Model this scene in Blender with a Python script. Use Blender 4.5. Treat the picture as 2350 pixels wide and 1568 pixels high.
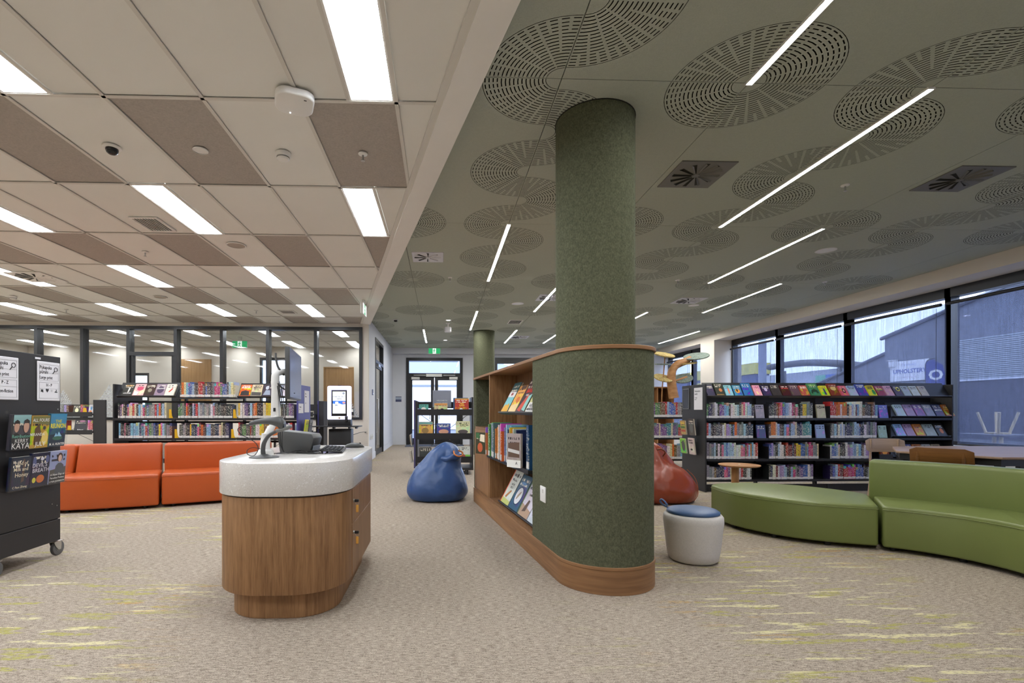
import bpy, bmesh, math, random
from mathutils import Vector, Matrix, Euler
from mathutils.geometry import tessellate_polygon
random.seed(7)
for o in list(bpy.data.objects): bpy.data.objects.remove(o)
SC = bpy.context.scene
COL = SC.collection
PI = math.pi
HC = 1.16
# ---------------------------------------------------------------- camera
cam = bpy.data.cameras.new('camera'); camo = bpy.data.objects.new('camera', cam); COL.objects.link(camo)
cam.sensor_width = 36.0
cam.lens = 1129.967 / 2350 * 36
cam.shift_x = (1175 - 1051.302) / 2350
cam.shift_y = (942.202 - 784) / 2350
cam.clip_start = 0.05; cam.clip_end = 300
camo.location = (0, 0, HC)
camo.rotation_euler = (PI / 2, 0, -0.035)
SC.camera = camo
# ---------------------------------------------------------------- world, light, exposure
W = bpy.data.worlds.new('world'); SC.world = W; W.use_nodes = True
wn = W.node_tree; wn.nodes.clear()
wo = wn.nodes.new('ShaderNodeOutputWorld'); wb = wn.nodes.new('ShaderNodeBackground')
wb.inputs[0].default_value = (0.60, 0.72, 1.0, 1); wb.inputs[1].default_value = 5.4
wn.links.new(wb.outputs[0], wo.inputs[0])
SC.view_settings.view_transform = 'Standard'; SC.view_settings.look = 'None'
SC.view_settings.gamma = 1.0; SC.view_settings.use_curve_mapping = False
SC.view_settings.exposure = 0.6
PANEL_E = 20.5      # ceiling light panels
STRIP_E = 96.0     # linear lights in the green ceiling
WARM = (0.94, 1.0, 1.07)

# ---------------------------------------------------------------- materials
def lin(c):
    c = c / 255.0
    return c / 12.92 if c <= .04045 else ((c + .055) / 1.055) ** 2.4
def rgb(r, g, b): return (lin(r), lin(g), lin(b), 1)
MATS = {}
def newmat(name):
    m = bpy.data.materials.new(name); m.use_nodes = True
    nt = m.node_tree; nt.nodes.clear()
    out = nt.nodes.new('ShaderNodeOutputMaterial')
    return m, nt, out
def N(nt, t, **kw):
    n = nt.nodes.new('ShaderNode' + t)
    for k, v in kw.items():
        if k.startswith('i_'): n.inputs[k[2:].replace('_', ' ')].default_value = v
        elif isinstance(k, str): setattr(n, k, v)
    return n
def L(nt, a, b): nt.links.new(a, b)
def mixc(nt, fac, a, b, mode='MIX'):
    n = nt.nodes.new('ShaderNodeMix'); n.data_type = 'RGBA'; n.blend_type = mode
    for sock, v in ((n.inputs[0], fac), (n.inputs[6], a), (n.inputs[7], b)):
        if hasattr(v, 'links'): L(nt, v, sock)
        else: sock.default_value = v
    return n.outputs[2]
def math_(nt, op, a, b=None, clamp=False):
    n = nt.nodes.new('ShaderNodeMath'); n.operation = op; n.use_clamp = clamp
    for k, v in ((0, a), (1, b)):
        if v is None: continue
        if hasattr(v, 'links'): L(nt, v, n.inputs[k])
        else: n.inputs[k].default_value = v
    return n.outputs[0]
def coords(nt, kind='Object', scale=(1, 1, 1), rot=(0, 0, 0)):
    tc = nt.nodes.new('ShaderNodeTexCoord'); mp = nt.nodes.new('ShaderNodeMapping')
    mp.inputs['Scale'].default_value = scale; mp.inputs['Rotation'].default_value = rot
    L(nt, tc.outputs[kind], mp.inputs[0]); return mp.outputs[0]
def noise(nt, vec, scale=5, detail=3, rough=.5):
    n = nt.nodes.new('ShaderNodeTexNoise'); n.inputs['Scale'].default_value = scale
    n.inputs['Detail'].default_value = detail; n.inputs['Roughness'].default_value = rough
    L(nt, vec, n.inputs['Vector']); return n.outputs[0]
def ramp(nt, fac, p0, p1):
    n = nt.nodes.new('ShaderNodeMapRange'); n.inputs[1].default_value = p0; n.inputs[2].default_value = p1
    n.clamp = True; L(nt, fac, n.inputs[0]); return n.outputs[0]
def bsdf(nt, out, color, rough=.5, metal=0, spec=None, bump=None, bstr=.1, bdist=.01):
    p = nt.nodes.new('ShaderNodeBsdfPrincipled')
    if hasattr(color, 'links'): L(nt, color, p.inputs['Base Color'])
    else: p.inputs['Base Color'].default_value = color
    if hasattr(rough, 'links'): L(nt, rough, p.inputs['Roughness'])
    else: p.inputs['Roughness'].default_value = rough
    p.inputs['Metallic'].default_value = metal
    if spec is not None: p.inputs['Specular IOR Level'].default_value = spec
    if bump is not None:
        b = nt.nodes.new('ShaderNodeBump'); b.inputs['Strength'].default_value = bstr; b.inputs['Distance'].default_value = bdist
        L(nt, bump, b.inputs['Height']); L(nt, b.outputs[0], p.inputs['Normal'])
    L(nt, p.outputs[0], out.inputs[0]); return p
def pm(name, col, rough=.5, metal=0, spec=None, nz=0.06, nscale=8, fine=0, crease=0):
    """plain painted / plastic surface with a slight procedural mottling"""
    if name in MATS: return MATS[name]
    m, nt, out = newmat(name)
    v = coords(nt)
    n1 = noise(nt, v, nscale, 3)
    dark = tuple(c * (1 - nz) for c in col[:3]) + (1,); lite = tuple(min(1, c * (1 + nz)) for c in col[:3]) + (1,)
    c = mixc(nt, n1, dark, lite)
    if crease: bsdf(nt, out, c, rough, metal, spec, bump=noise(nt, v, crease, 2, .45), bstr=.55, bdist=.05)
    else: bsdf(nt, out, c, rough, metal, spec, bump=noise(nt, v, fine, 2) if fine else None, bstr=.12, bdist=.002)
    MATS[name] = m; return m
def emis(name, col, s):
    if name in MATS: return MATS[name]
    m, nt, out = newmat(name)
    e = nt.nodes.new('ShaderNodeEmission'); e.inputs[0].default_value = (*col[:3], 1); e.inputs[1].default_value = s
    L(nt, e.outputs[0], out.inputs[0]); MATS[name] = m; return m
def wood(name, c1, c2, axis='z', scale=9, rough=.45):
    if name in MATS: return MATS[name]
    m, nt, out = newmat(name)
    sc = {'z': (1, 1, .05), 'x': (.05, 1, 1), 'y': (1, .05, 1), 'h': (.05, .05, 1)}[axis]
    v = coords(nt, 'Object', sc)
    a = noise(nt, v, scale * 3.2, 4, .6); b = noise(nt, v, scale * 14, 3, .6)
    f = math_(nt, 'ADD', math_(nt, 'MULTIPLY', a, .72), math_(nt, 'MULTIPLY', b, .38))
    f = ramp(nt, f, .34, .74)
    bsdf(nt, out, mixc(nt, f, c1, c2), rough, spec=.3, bump=b, bstr=.05, bdist=.001)
    MATS[name] = m; return m
def felt(name, col, amp=.35, scale=170, rough=.95):
    if name in MATS: return MATS[name]
    m, nt, out = newmat(name)
    v = coords(nt); vs = coords(nt, 'Object', (1, 1, .6))
    a = noise(nt, vs, scale, 3, .7); b = noise(nt, v, scale * .28, 3, .6)
    f = ramp(nt, math_(nt, 'ADD', math_(nt, 'MULTIPLY', a, .7), math_(nt, 'MULTIPLY', b, .3)), .36, .64)
    d = tuple(c * (1 - amp) for c in col[:3]) + (1,); l = tuple(c * (1 + amp) for c in col[:3]) + (1,)
    bsdf(nt, out, mixc(nt, f, d, l), rough, spec=.1, bump=a, bstr=.25, bdist=.003)
    MATS[name] = m; return m
def glassmat(name, tint=(1, 1, 1), ior=1.33, haze=None):
    if name in MATS: return MATS[name]
    m, nt, out = newmat(name)
    t = nt.nodes.new('ShaderNodeBsdfTransparent'); t.inputs[0].default_value = (*tint, 1)
    g = nt.nodes.new('ShaderNodeBsdfGlossy'); g.inputs['Roughness'].default_value = .02
    lw = nt.nodes.new('ShaderNodeLayerWeight'); lw.inputs[0].default_value = .5
    fac = math_(nt, 'ADD', math_(nt, 'MULTIPLY', math_(nt, 'POWER', lw.outputs['Facing'], 4), .35), ior - 1.3)
    mx = nt.nodes.new('ShaderNodeMixShader'); L(nt, fac, mx.inputs[0]); L(nt, t.outputs[0], mx.inputs[1]); L(nt, g.outputs[0], mx.inputs[2])
    L(nt, mx.outputs[0], out.inputs[0]); MATS[name] = m; return m

M_white = pm('white_paint', rgb(234, 231, 226), .75, nz=.02)
M_corr = pm('corridor_paint', rgb(204, 206, 212), .75, nz=.02)
M_wall = pm('wall_paint', rgb(214, 205, 192), .8, nz=.02)
M_tile = pm('ceiling_tile_white', rgb(231, 229, 223), .95, nz=.025, nscale=3, fine=260)
M_tiled = felt('ceiling_tile_grey', rgb(176, 168, 160), .10, 60)
M_grid = pm('ceiling_grid_metal', rgb(216, 212, 204), .5, nz=.02)
M_gceil = felt('green_ceiling_board', rgb(176, 181, 168), .06, 120, .9)
M_void = pm('ceiling_void', rgb(40, 40, 32), .95)
M_black = pm('black_metal', rgb(30, 29, 31), .42, nz=.12)
M_frame = pm('dark_window_frame', rgb(28, 28, 30), .38, nz=.08)
M_char = pm('charcoal_panel', rgb(33, 31, 32), .5, nz=.08)
M_plastic = pm('dark_grey_plastic', rgb(72, 72, 72), .42, nz=.05, fine=300)
M_plasticl = pm('mid_grey_plastic', rgb(104, 104, 102), .4, nz=.05)
M_wplas = pm('white_plastic', rgb(232, 230, 226), .4, nz=.02)
M_chrome = pm('brushed_steel', rgb(190, 190, 188), .3, 1.0, nz=.05)
M_rubber = pm('grey_rubber', rgb(95, 95, 96), .6, nz=.05)
M_felt = felt('green_felt', rgb(90, 92, 73), .34, 130)
M_walnut = wood('walnut_vertical', rgb(108, 76, 48), rgb(168, 126, 86), 'z', 15)
M_walnutx = wood('walnut_horizontal', rgb(112, 80, 54), rgb(164, 122, 84), 'h', 4)
M_walnutd = wood('walnut_inner', rgb(96, 68, 46), rgb(148, 110, 76), 'z')
M_oak = wood('light_oak', rgb(150, 104, 64), rgb(190, 142, 94), 'x', 6)
M_oakz = wood('light_oak_upright', rgb(150, 104, 64), rgb(190, 142, 94), 'z', 6)
M_amber = wood('amber_ply', rgb(92, 58, 24), rgb(124, 82, 38), 'x', 5)
M_doorw = wood('door_veneer', rgb(150, 112, 72), rgb(180, 142, 98), 'z', 5)
M_panel = emis('light_panel_diffuser', WARM, PANEL_E)
M_strip = emis('linear_light_diffuser', (1.0, 1.0, .98), STRIP_E)
M_glass = glassmat('clear_glass', (.87, .88, .88))
M_wglass = glassmat('window_glass', (.93, .95, .97))
M_acryl = glassmat('clear_acrylic', (.96, .97, .98), 1.34)
M_paper = pm('printed_paper', rgb(222, 220, 224), .6, nz=.01)
M_ink = pm('black_ink', rgb(30, 30, 34), .7, nz=.02)
M_inkg = pm('grey_ink', rgb(150, 148, 152), .7, nz=.02)
M_whiteink = pm('white_ink', rgb(238, 236, 230), .6, nz=.01)
M_pages = pm('book_pages', rgb(225, 216, 196), .8, nz=.05, nscale=60)
_cm = {}
def flat(r, g, b, rough=.45):
    k = (r, g, b, rough)
    if k not in _cm: _cm[k] = pm('print_%d_%d_%d' % (r, g, b) + ('' if rough == .45 else '_%d' % int(rough * 100)), rgb(r, g, b), rough, nz=.05, nscale=14)
    return _cm[k]

# carpet
def carpet():
    m, nt, out = newmat('carpet')
    v = coords(nt)
    tc = nt.nodes.new('ShaderNodeTexCoord'); sep = nt.nodes.new('ShaderNodeSeparateXYZ'); L(nt, tc.outputs['Object'], sep.inputs[0])
    rows = noise(nt, coords(nt, 'Object', (1, 5.5, 1)), 26, 3, .7)        # loop rows across the room
    fine = noise(nt, coords(nt, 'Object', (1, 2.2, 1)), 150, 2, .7)
    f = ramp(nt, math_(nt, 'ADD', math_(nt, 'MULTIPLY', rows, .5), math_(nt, 'MULTIPLY', fine, .5)), .38, .6)
    base = mixc(nt, f, rgb(100, 89, 79), rgb(198, 183, 166))
    # coloured yarn streaks, only outside the plain walkway
    big = noise(nt, coords(nt, 'Object', (.5, .9, 1)), 1.3, 1)
    x = sep.outputs[0]
    side = math_(nt, 'MAXIMUM', ramp(nt, x, .55, 1.2), ramp(nt, math_(nt, 'MULTIPLY', x, -1), 1.15, 1.7))
    zone = math_(nt, 'MULTIPLY', side, ramp(nt, big, .42, .56))
    s1 = noise(nt, coords(nt, 'Object', (1, 7.5, 1)), 2.3, 2, .55)
    s2 = noise(nt, coords(nt, 'Object', (1.1, 8, 1), (0, 0, 0.01)), 2.7, 2, .55)
    offs = nt.nodes.new('ShaderNodeVectorMath'); offs.operation = 'ADD'; offs.inputs[1].default_value = (31.7, 12.3, 5.1)
    L(nt, coords(nt, 'Object', (1, 8, 1)), offs.inputs[0]); s3 = noise(nt, offs.outputs[0], 2.4, 2, .55)
    brk = ramp(nt, noise(nt, coords(nt, 'Object', (1, 1.6, 1)), 34, 2, .7), .36, .5)
    def streak(s, lo, hi): return math_(nt, 'MULTIPLY', math_(nt, 'MULTIPLY', ramp(nt, s, lo, hi), zone), brk)
    c = mixc(nt, math_(nt, 'MULTIPLY', streak(s1, .575, .625), .62), base, rgb(170, 166, 62))
    c = mixc(nt, math_(nt, 'MULTIPLY', streak(s3, .615, .655), .75), c, rgb(222, 214, 164))
    sel = ramp(nt, noise(nt, v, 1.1, 1), .5, .55)
    c = mixc(nt, math_(nt, 'MULTIPLY', math_(nt, 'MULTIPLY', streak(s2, .59, .64), sel), .55), c, rgb(192, 148, 66))
    bsdf(nt, out, c, .95, spec=.1, bump=f, bstr=.5, bdist=.004)
    return m
M_carpet = carpet()

def bookmat(joined=False):
    """cover colour comes from the book; spine carries a white call-number sticker and title marks"""
    m, nt, out = newmat('book_cover_row' if joined else 'book_cover')
    oi = nt.nodes.new('ShaderNodeObjectInfo'); tc = nt.nodes.new('ShaderNodeTexCoord')
    S_pos, S_col, S_rnd, S_alp = tc.outputs['Object'], oi.outputs['Color'], oi.outputs['Random'], oi.outputs['Alpha']
    if joined:
        at = {k: nt.nodes.new('ShaderNodeAttribute') for k in ('bcol', 'bpos', 'brnd')}
        for k, n in at.items(): n.attribute_name = k
        S_pos, S_col, S_rnd, S_alp = at['bpos'].outputs['Vector'], at['bcol'].outputs['Color'], at['brnd'].outputs['Fac'], at['bcol'].outputs['Alpha']
    sep = nt.nodes.new('ShaderNodeSeparateXYZ'); L(nt, S_pos, sep.inputs[0])
    z = sep.outputs[2]; y = sep.outputs[1]
    offs = nt.nodes.new('ShaderNodeVectorMath'); offs.operation = 'MULTIPLY_ADD'
    L(nt, S_pos, offs.inputs[0]); offs.inputs[1].default_value = (1.2, .2, 16)
    rv = nt.nodes.new('ShaderNodeCombineXYZ'); r100 = math_(nt, 'MULTIPLY', S_rnd, 97)
    L(nt, r100, rv.inputs[0]); L(nt, r100, rv.inputs[2]); L(nt, rv.outputs[0], offs.inputs[2])
    n1 = noise(nt, offs.outputs[0], 1.5, 2)
    mid = math_(nt, 'MULTIPLY', ramp(nt, z, .2, .24), ramp(nt, z, .93, .89))
    spine = ramp(nt, y, -.46, -.48)
    title = math_(nt, 'MULTIPLY', math_(nt, 'MULTIPLY', math_(nt, 'GREATER_THAN', n1, .56), mid), spine)
    hs = nt.nodes.new('ShaderNodeHueSaturation'); L(nt, S_col, hs.inputs['Color'])
    L(nt, S_rnd, hs.inputs['Hue']); hs.inputs['Saturation'].default_value = .9; hs.inputs['Value'].default_value = 1.0
    lum = nt.nodes.new('ShaderNodeRGBToBW'); L(nt, S_col, lum.inputs[0])
    tcol = mixc(nt, math_(nt, 'GREATER_THAN', lum.outputs[0], .22), rgb(225, 218, 200), rgb(46, 40, 52))
    band = math_(nt, 'MULTIPLY', math_(nt, 'GREATER_THAN', z, .80), math_(nt, 'GREATER_THAN', math_(nt, 'FRACT', math_(nt, 'MULTIPLY', S_rnd, 13.7)), .62))
    c = mixc(nt, band, S_col, hs.outputs[0])
    c = mixc(nt, math_(nt, 'MULTIPLY', title, .6), c, tcol)
    st = math_(nt, 'MULTIPLY', math_(nt, 'MULTIPLY', ramp(nt, z, .185, .18), ramp(nt, z, .02, .03)), spine)
    has = math_(nt, 'GREATER_THAN', S_alp, .5)
    st = math_(nt, 'MULTIPLY', st, has)
    n2 = noise(nt, offs.outputs[0], 9, 1)
    stc = mixc(nt, math_(nt, 'GREATER_THAN', n2, .6), rgb(226, 222, 218), rgb(120, 112, 112))
    c = mixc(nt, st, c, stc)
    bsdf(nt, out, c, .35)
    return m
M_book = bookmat(); M_bookrow = bookmat(True)
def covermat():
    """face-out cover: object colour with a procedural picture and title lines"""
    m, nt, out = newmat('picture_cover')
    oi = nt.nodes.new('ShaderNodeObjectInfo')
    tc = nt.nodes.new('ShaderNodeTexCoord'); sep = nt.nodes.new('ShaderNodeSeparateXYZ'); L(nt, tc.outputs['Object'], sep.inputs[0])
    x, z = sep.outputs[0], sep.outputs[2]
    r100 = math_(nt, 'MULTIPLY', oi.outputs['Random'], 97)
    rv = nt.nodes.new('ShaderNodeCombineXYZ'); L(nt, r100, rv.inputs[0]); L(nt, r100, rv.inputs[1]); L(nt, r100, rv.inputs[2])
    ad = nt.nodes.new('ShaderNodeVectorMath'); ad.operation = 'ADD'; L(nt, tc.outputs['Object'], ad.inputs[0]); L(nt, rv.outputs[0], ad.inputs[1])
    n = nt.nodes.new('ShaderNodeTexNoise'); n.inputs['Scale'].default_value = 3.2; n.inputs['Detail'].default_value = 3; L(nt, ad.outputs[0], n.inputs['Vector'])
    hs = nt.nodes.new('ShaderNodeHueSaturation'); L(nt, oi.outputs['Color'], hs.inputs['Color']); L(nt, n.outputs[0], hs.inputs['Hue']); hs.inputs['Saturation'].default_value = 1.1; hs.inputs['Value'].default_value = 1.15
    pic = math_(nt, 'MULTIPLY', ramp(nt, n.outputs[0], .5, .56), math_(nt, 'MULTIPLY', ramp(nt, z, .08, .12), ramp(nt, z, .72, .66)))
    c = mixc(nt, math_(nt, 'MULTIPLY', pic, .85), oi.outputs['Color'], hs.outputs[0])
    w = nt.nodes.new('ShaderNodeTexNoise'); w.inputs['Scale'].default_value = 1
    mu = nt.nodes.new('ShaderNodeVectorMath'); mu.operation = 'MULTIPLY'; L(nt, ad.outputs[0], mu.inputs[0]); mu.inputs[1].default_value = (11, 1, 4); L(nt, mu.outputs[0], w.inputs['Vector'])
    lines = math_(nt, 'GREATER_THAN', math_(nt, 'SINE', math_(nt, 'MULTIPLY', z, 46)), -.1)
    ttl = math_(nt, 'MULTIPLY', math_(nt, 'MULTIPLY', math_(nt, 'GREATER_THAN', w.outputs[0], .5), lines), math_(nt, 'MULTIPLY', ramp(nt, z, .68, .7), ramp(nt, z, .94, .92)))
    ttl = math_(nt, 'MULTIPLY', ttl, math_(nt, 'LESS_THAN', math_(nt, 'ABSOLUTE', x), .4))
    lum = nt.nodes.new('ShaderNodeRGBToBW'); L(nt, oi.outputs['Color'], lum.inputs[0])
    tcol = mixc(nt, math_(nt, 'GREATER_THAN', lum.outputs[0], .25), rgb(235, 226, 205), rgb(40, 34, 46))
    c = mixc(nt, ttl, c, tcol)
    bsdf(nt, out, c, .3)
    return m
M_cover = covermat()

# ---------------------------------------------------------------- mesh helpers
def link(o, parent=None):
    COL.objects.link(o)
    if parent is not None: o.parent = parent
    return o
def mesh_obj(name, me, parent=None, loc=(0, 0, 0), rot=(0, 0, 0)):
    o = bpy.data.objects.new(name, me); o.location = loc; o.rotation_euler = rot
    return link(o, parent)
def to_mesh(bm, name, mats, smooth=False, angle=None):
    me = bpy.data.meshes.new(name)
    bm.normal_update(); bm.to_mesh(me); bm.free()
    for m in (mats if isinstance(mats, (list, tuple)) else [mats]): me.materials.append(m)
    if smooth:
        for p in me.polygons: p.use_smooth = True
        if angle is not None:
            try: me.set_sharp_from_angle(angle=angle)
            except Exception: pass
    return me
def tag(o, label, cat, group=None, kind=None):
    o['label'] = label; o['category'] = cat
    if group: o['group'] = group
    if kind: o['kind'] = kind
    return o
def thing(name, label, cat, loc=(0, 0, 0), rz=0.0, group=None, kind=None):
    o = bpy.data.objects.new(name, None); o.empty_display_size = .1
    o.location = loc; o.rotation_euler = (0, 0, rz); link(o)
    return tag(o, label, cat, group, kind)
def b_box(bm, x0, x1, y0, y1, z0, z1, mat=0, M=None):
    r = [bm.verts.new(M @ Vector(p) if M else p) for p in
         ((x0, y0, z0), (x1, y0, z0), (x1, y1, z0), (x0, y1, z0), (x0, y0, z1), (x1, y0, z1), (x1, y1, z1), (x0, y1, z1))]
    for f in ((3, 2, 1, 0), (4, 5, 6, 7), (0, 1, 5, 4), (1, 2, 6, 5), (2, 3, 7, 6), (3, 0, 4, 7)):
        bm.faces.new([r[i] for i in f]).material_index = mat
    return r
def bevel(bm, w, seg=2, ang=.5):
    if w <= 0: return
    bm.normal_update()
    es = [e for e in bm.edges if len(e.link_faces) == 2 and e.calc_face_angle(0) > ang]
    bmesh.ops.bevel(bm, geom=es, offset=w, segments=seg, affect='EDGES', profile=.5, clamp_overlap=True)
def box(name, x0, x1, y0, y1, z0, z1, mat, parent=None, bev=0, seg=2, loc=None, rot=(0, 0, 0), origin=True):
    """axis-aligned box; top-level boxes get their origin at the base centre"""
    bm = bmesh.new()
    if parent is None and loc is None and origin:
        loc = ((x0 + x1) / 2, (y0 + y1) / 2, z0)
        b_box(bm, x0 - loc[0], x1 - loc[0], y0 - loc[1], y1 - loc[1], 0, z1 - z0)
    else: b_box(bm, x0, x1, y0, y1, z0, z1)
    bevel(bm, bev, seg)
    return mesh_obj(name, to_mesh(bm, name, mat, bev > 0, .6), parent, loc or (0, 0, 0), rot)
def b_prism(bm, poly, z0, z1, mat=0, cap=True):
    n = len(poly)
    a = [bm.verts.new((p[0], p[1], z0)) for p in poly]; b = [bm.verts.new((p[0], p[1], z1)) for p in poly]
    for i in range(n):
        j = (i + 1) % n; bm.faces.new((a[i], a[j], b[j], b[i])).material_index = mat
    if cap:
        bm.faces.new(list(reversed(a))).material_index = mat; bm.faces.new(b).material_index = mat
def area(poly): return sum(poly[i][0] * poly[(i + 1) % len(poly)][1] - poly[(i + 1) % len(poly)][0] * poly[i][1] for i in range(len(poly))) / 2
def prism(name, poly, z0, z1, mat, parent=None, bev=0, seg=3, ang=.5, smooth=True, loc=(0, 0, 0), rot=(0, 0, 0), sang=.6):
    if area(poly) < 0: poly = poly[::-1]
    bm = bmesh.new(); b_prism(bm, poly, z0, z1); bevel(bm, bev, seg, ang)
    return mesh_obj(name, to_mesh(bm, name, mat, smooth, sang), parent, loc, rot)
def b_cyl(bm, r0, r1, z0, z1, n=24, cx=0, cy=0, mat=0, M=None, cap=True):
    a, b = [], []
    for i in range(n):
        t = 2 * PI * i / n
        for lst, r, z in ((a, r0, z0), (b, r1, z1)):
            v = Vector((cx + r * math.cos(t), cy + r * math.sin(t), z)); lst.append(bm.verts.new(M @ v if M else v))
    for i in range(n):
        j = (i + 1) % n; bm.faces.new((a[i], a[j], b[j], b[i])).material_index = mat
    if cap:
        bm.faces.new(list(reversed(a))).material_index = mat; bm.faces.new(b).material_index = mat
def cyl(name, r, z0, z1, mat, parent=None, n=24, r1=None, loc=(0, 0, 0), rot=(0, 0, 0), bev=0):
    bm = bmesh.new(); b_cyl(bm, r, r if r1 is None else r1, z0, z1, n); bevel(bm, bev, 2)
    return mesh_obj(name, to_mesh(bm, name, mat, True, .6), parent, loc, rot)
def b_lathe(bm, prof, n=28, mat=0, sx=1, sy=1):
    rings = []
    for r, z in prof:
        rings.append([bm.verts.new((sx * r * math.cos(2 * PI * i / n), sy * r * math.sin(2 * PI * i / n), z)) for i in range(n)] if r > 1e-5 else [bm.verts.new((0, 0, z))])
    for k in range(len(rings) - 1):
        a, b = rings[k], rings[k + 1]
        for i in range(n):
            j = (i + 1) % n
            if len(a) == 1 and len(b) == 1: continue
            if len(a) == 1: f = (a[0], b[j], b[i])
            elif len(b) == 1: f = (a[i], a[j], b[0])
            else: f = (a[i], a[j], b[j], b[i])
            bm.faces.new(f).material_index = mat
def lathe(name, prof, mat, parent=None, n=28, loc=(0, 0, 0), rot=(0, 0, 0), sx=1, sy=1, ang=.7):
    bm = bmesh.new(); b_lathe(bm, prof, n, 0, sx, sy)
    bmesh.ops.recalc_face_normals(bm, faces=bm.faces)
    return mesh_obj(name, to_mesh(bm, name, mat, True, ang), parent, loc, rot)
def smoothpath(pts, k=6):
    P = [Vector(p) for p in pts]; out = []
    for i in range(len(P) - 1):
        p0 = P[max(i - 1, 0)]; p1 = P[i]; p2 = P[i + 1]; p3 = P[min(i + 2, len(P) - 1)]
        for s in range(k):
            t = s / k
            out.append(.5 * ((2 * p1) + (-p0 + p2) * t + (2 * p0 - 5 * p1 + 4 * p2 - p3) * t * t + (-p0 + 3 * p1 - 3 * p2 + p3) * t ** 3))
    out.append(P[-1]); return out
def b_tube(bm, pts, r, n=8, mat=0, sx=1.0):
    pts = [Vector(p) for p in pts]; rings = []
    up = None
    for i, p in enumerate(pts):
        d = (pts[min(i + 1, len(pts) - 1)] - pts[max(i - 1, 0)]).normalized()
        if up is None: up = Vector((0, 0, 1)) if abs(d.z) < .9 else Vector((1, 0, 0))
        s = d.cross(up).normalized(); up = s.cross(d).normalized()
        rr = r(i / (len(pts) - 1)) if callable(r) else r
        rings.append([bm.verts.new(p + (s * math.cos(2 * PI * k / n) * sx + up * math.sin(2 * PI * k / n)) * rr) for k in range(n)])
    for i in range(len(rings) - 1):
        for k in range(n):
            j = (k + 1) % n
            bm.faces.new((rings[i][k], rings[i][j], rings[i + 1][j], rings[i + 1][k])).material_index = mat
    bm.faces.new(list(reversed(rings[0]))).material_index = mat; bm.faces.new(rings[-1]).material_index = mat
def tube(name, pts, r, mat, parent=None, n=8, k=6, loc=(0, 0, 0), sx=1.0, smooth=True):
    bm = bmesh.new(); b_tube(bm, smoothpath(pts, k) if k > 1 else pts, r, n, 0, sx)
    bmesh.ops.recalc_face_normals(bm, faces=bm.faces)
    return mesh_obj(name, to_mesh(bm, name, mat, smooth, .8), parent, loc)
def b_loft(bm, secs, mat=0, cap=True):
    rings = [[bm.verts.new(p) for p in s] for s in secs]; n = len(rings[0])
    for i in range(len(rings) - 1):
        for k in range(n):
            j = (k + 1) % n; bm.faces.new((rings[i][k], rings[i][j], rings[i + 1][j], rings[i + 1][k])).material_index = mat
    if cap:
        bm.faces.new(list(reversed(rings[0]))).material_index = mat; bm.faces.new(rings[-1]).material_index = mat
def loft(name, secs, mat, parent=None, loc=(0, 0, 0), rot=(0, 0, 0), ang=None, sub=0):
    bm = bmesh.new(); b_loft(bm, secs); bmesh.ops.recalc_face_normals(bm, faces=bm.faces)
    o = mesh_obj(name, to_mesh(bm, name, mat, True, ang), parent, loc, rot)
    if sub:
        md = o.modifiers.new('smooth', 'SUBSURF'); md.levels = sub; md.render_levels = sub
    return o
_fonts = {}
def text_mesh(s, size=.05, align='LEFT', bold=0.0, italic=0.0, space=1.0):
    cu = bpy.data.curves.new('t', 'FONT'); cu.body = s; cu.size = size; cu.align_x = align
    cu.align_y = 'CENTER'; cu.offset = bold * size; cu.shear = italic; cu.space_character = space; cu.resolution_u = 2
    cu.extrude = 0.0003
    o = bpy.data.objects.new('t', cu); COL.objects.link(o)
    bpy.context.view_layer.update()
    dg = bpy.context.evaluated_depsgraph_get()
    me = bpy.data.meshes.new_from_object(o.evaluated_get(dg)); me.materials.clear()
    bpy.data.objects.remove(o); bpy.data.curves.remove(cu)
    return me
def text(name, s, size, mat, parent, loc, rot, align='CENTER', bold=.0, italic=0, sx=1.0, space=1.0):
    me = text_mesh(s, size, align, bold, italic, space); me.materials.append(mat); me.name = name
    o = mesh_obj(name, me, parent, loc, rot); o.scale = (sx, 1, 1); return o
def shape(name, poly, mat, parent, M, th=.0004, off=0.0):
    """thin printed shape: 2-D outline (u right, v up) laid on a face by matrix M (w points out of the face)"""
    if area(poly) < 0: poly = poly[::-1]
    bm = bmesh.new(); b_prism(bm, poly, off, off + th)
    o = mesh_obj(name, to_mesh(bm, name, mat), parent); o.matrix_local = M; return o
def circ(cx, cy, r, n=20, sx=1.0, a0=0, a1=2 * PI):
    full = abs(a1 - a0 - 2 * PI) < 1e-6
    return [(cx + sx * r * math.cos(a0 + (a1 - a0) * i / (n if full else n - 1)), cy + r * math.sin(a0 + (a1 - a0) * i / (n if full else n - 1))) for i in range(n)]
def rrect(x0, x1, y0, y1, r, n=6):
    p = []
    for cx, cy, a in ((x1 - r, y0 + r, -PI / 2), (x1 - r, y1 - r, 0), (x0 + r, y1 - r, PI / 2), (x0 + r, y0 + r, PI)):
        p += [(cx + r * math.cos(a + PI / 2 * i / n), cy + r * math.sin(a + PI / 2 * i / n)) for i in range(n + 1)]
    return p
def arcpts(cx, cy, r, a0, a1, n=16): return [(cx + r * math.cos(a0 + (a1 - a0) * i / n), cy + r * math.sin(a0 + (a1 - a0) * i / n)) for i in range(n + 1)]
def dup(src, loc=None, rz=None, label=None, group=None):
    c = src.copy(); COL.objects.link(c)
    if loc is not None: c.location = loc
    if rz is not None: c.rotation_euler = (0, 0, rz)
    if label: c['label'] = label
    if group: c['group'] = group
    for ch in list(src.children):
        k = ch.copy(); COL.objects.link(k); k.parent = c
        for g in list(ch.children):
            q = g.copy(); COL.objects.link(q); q.parent = k
    return c
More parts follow.
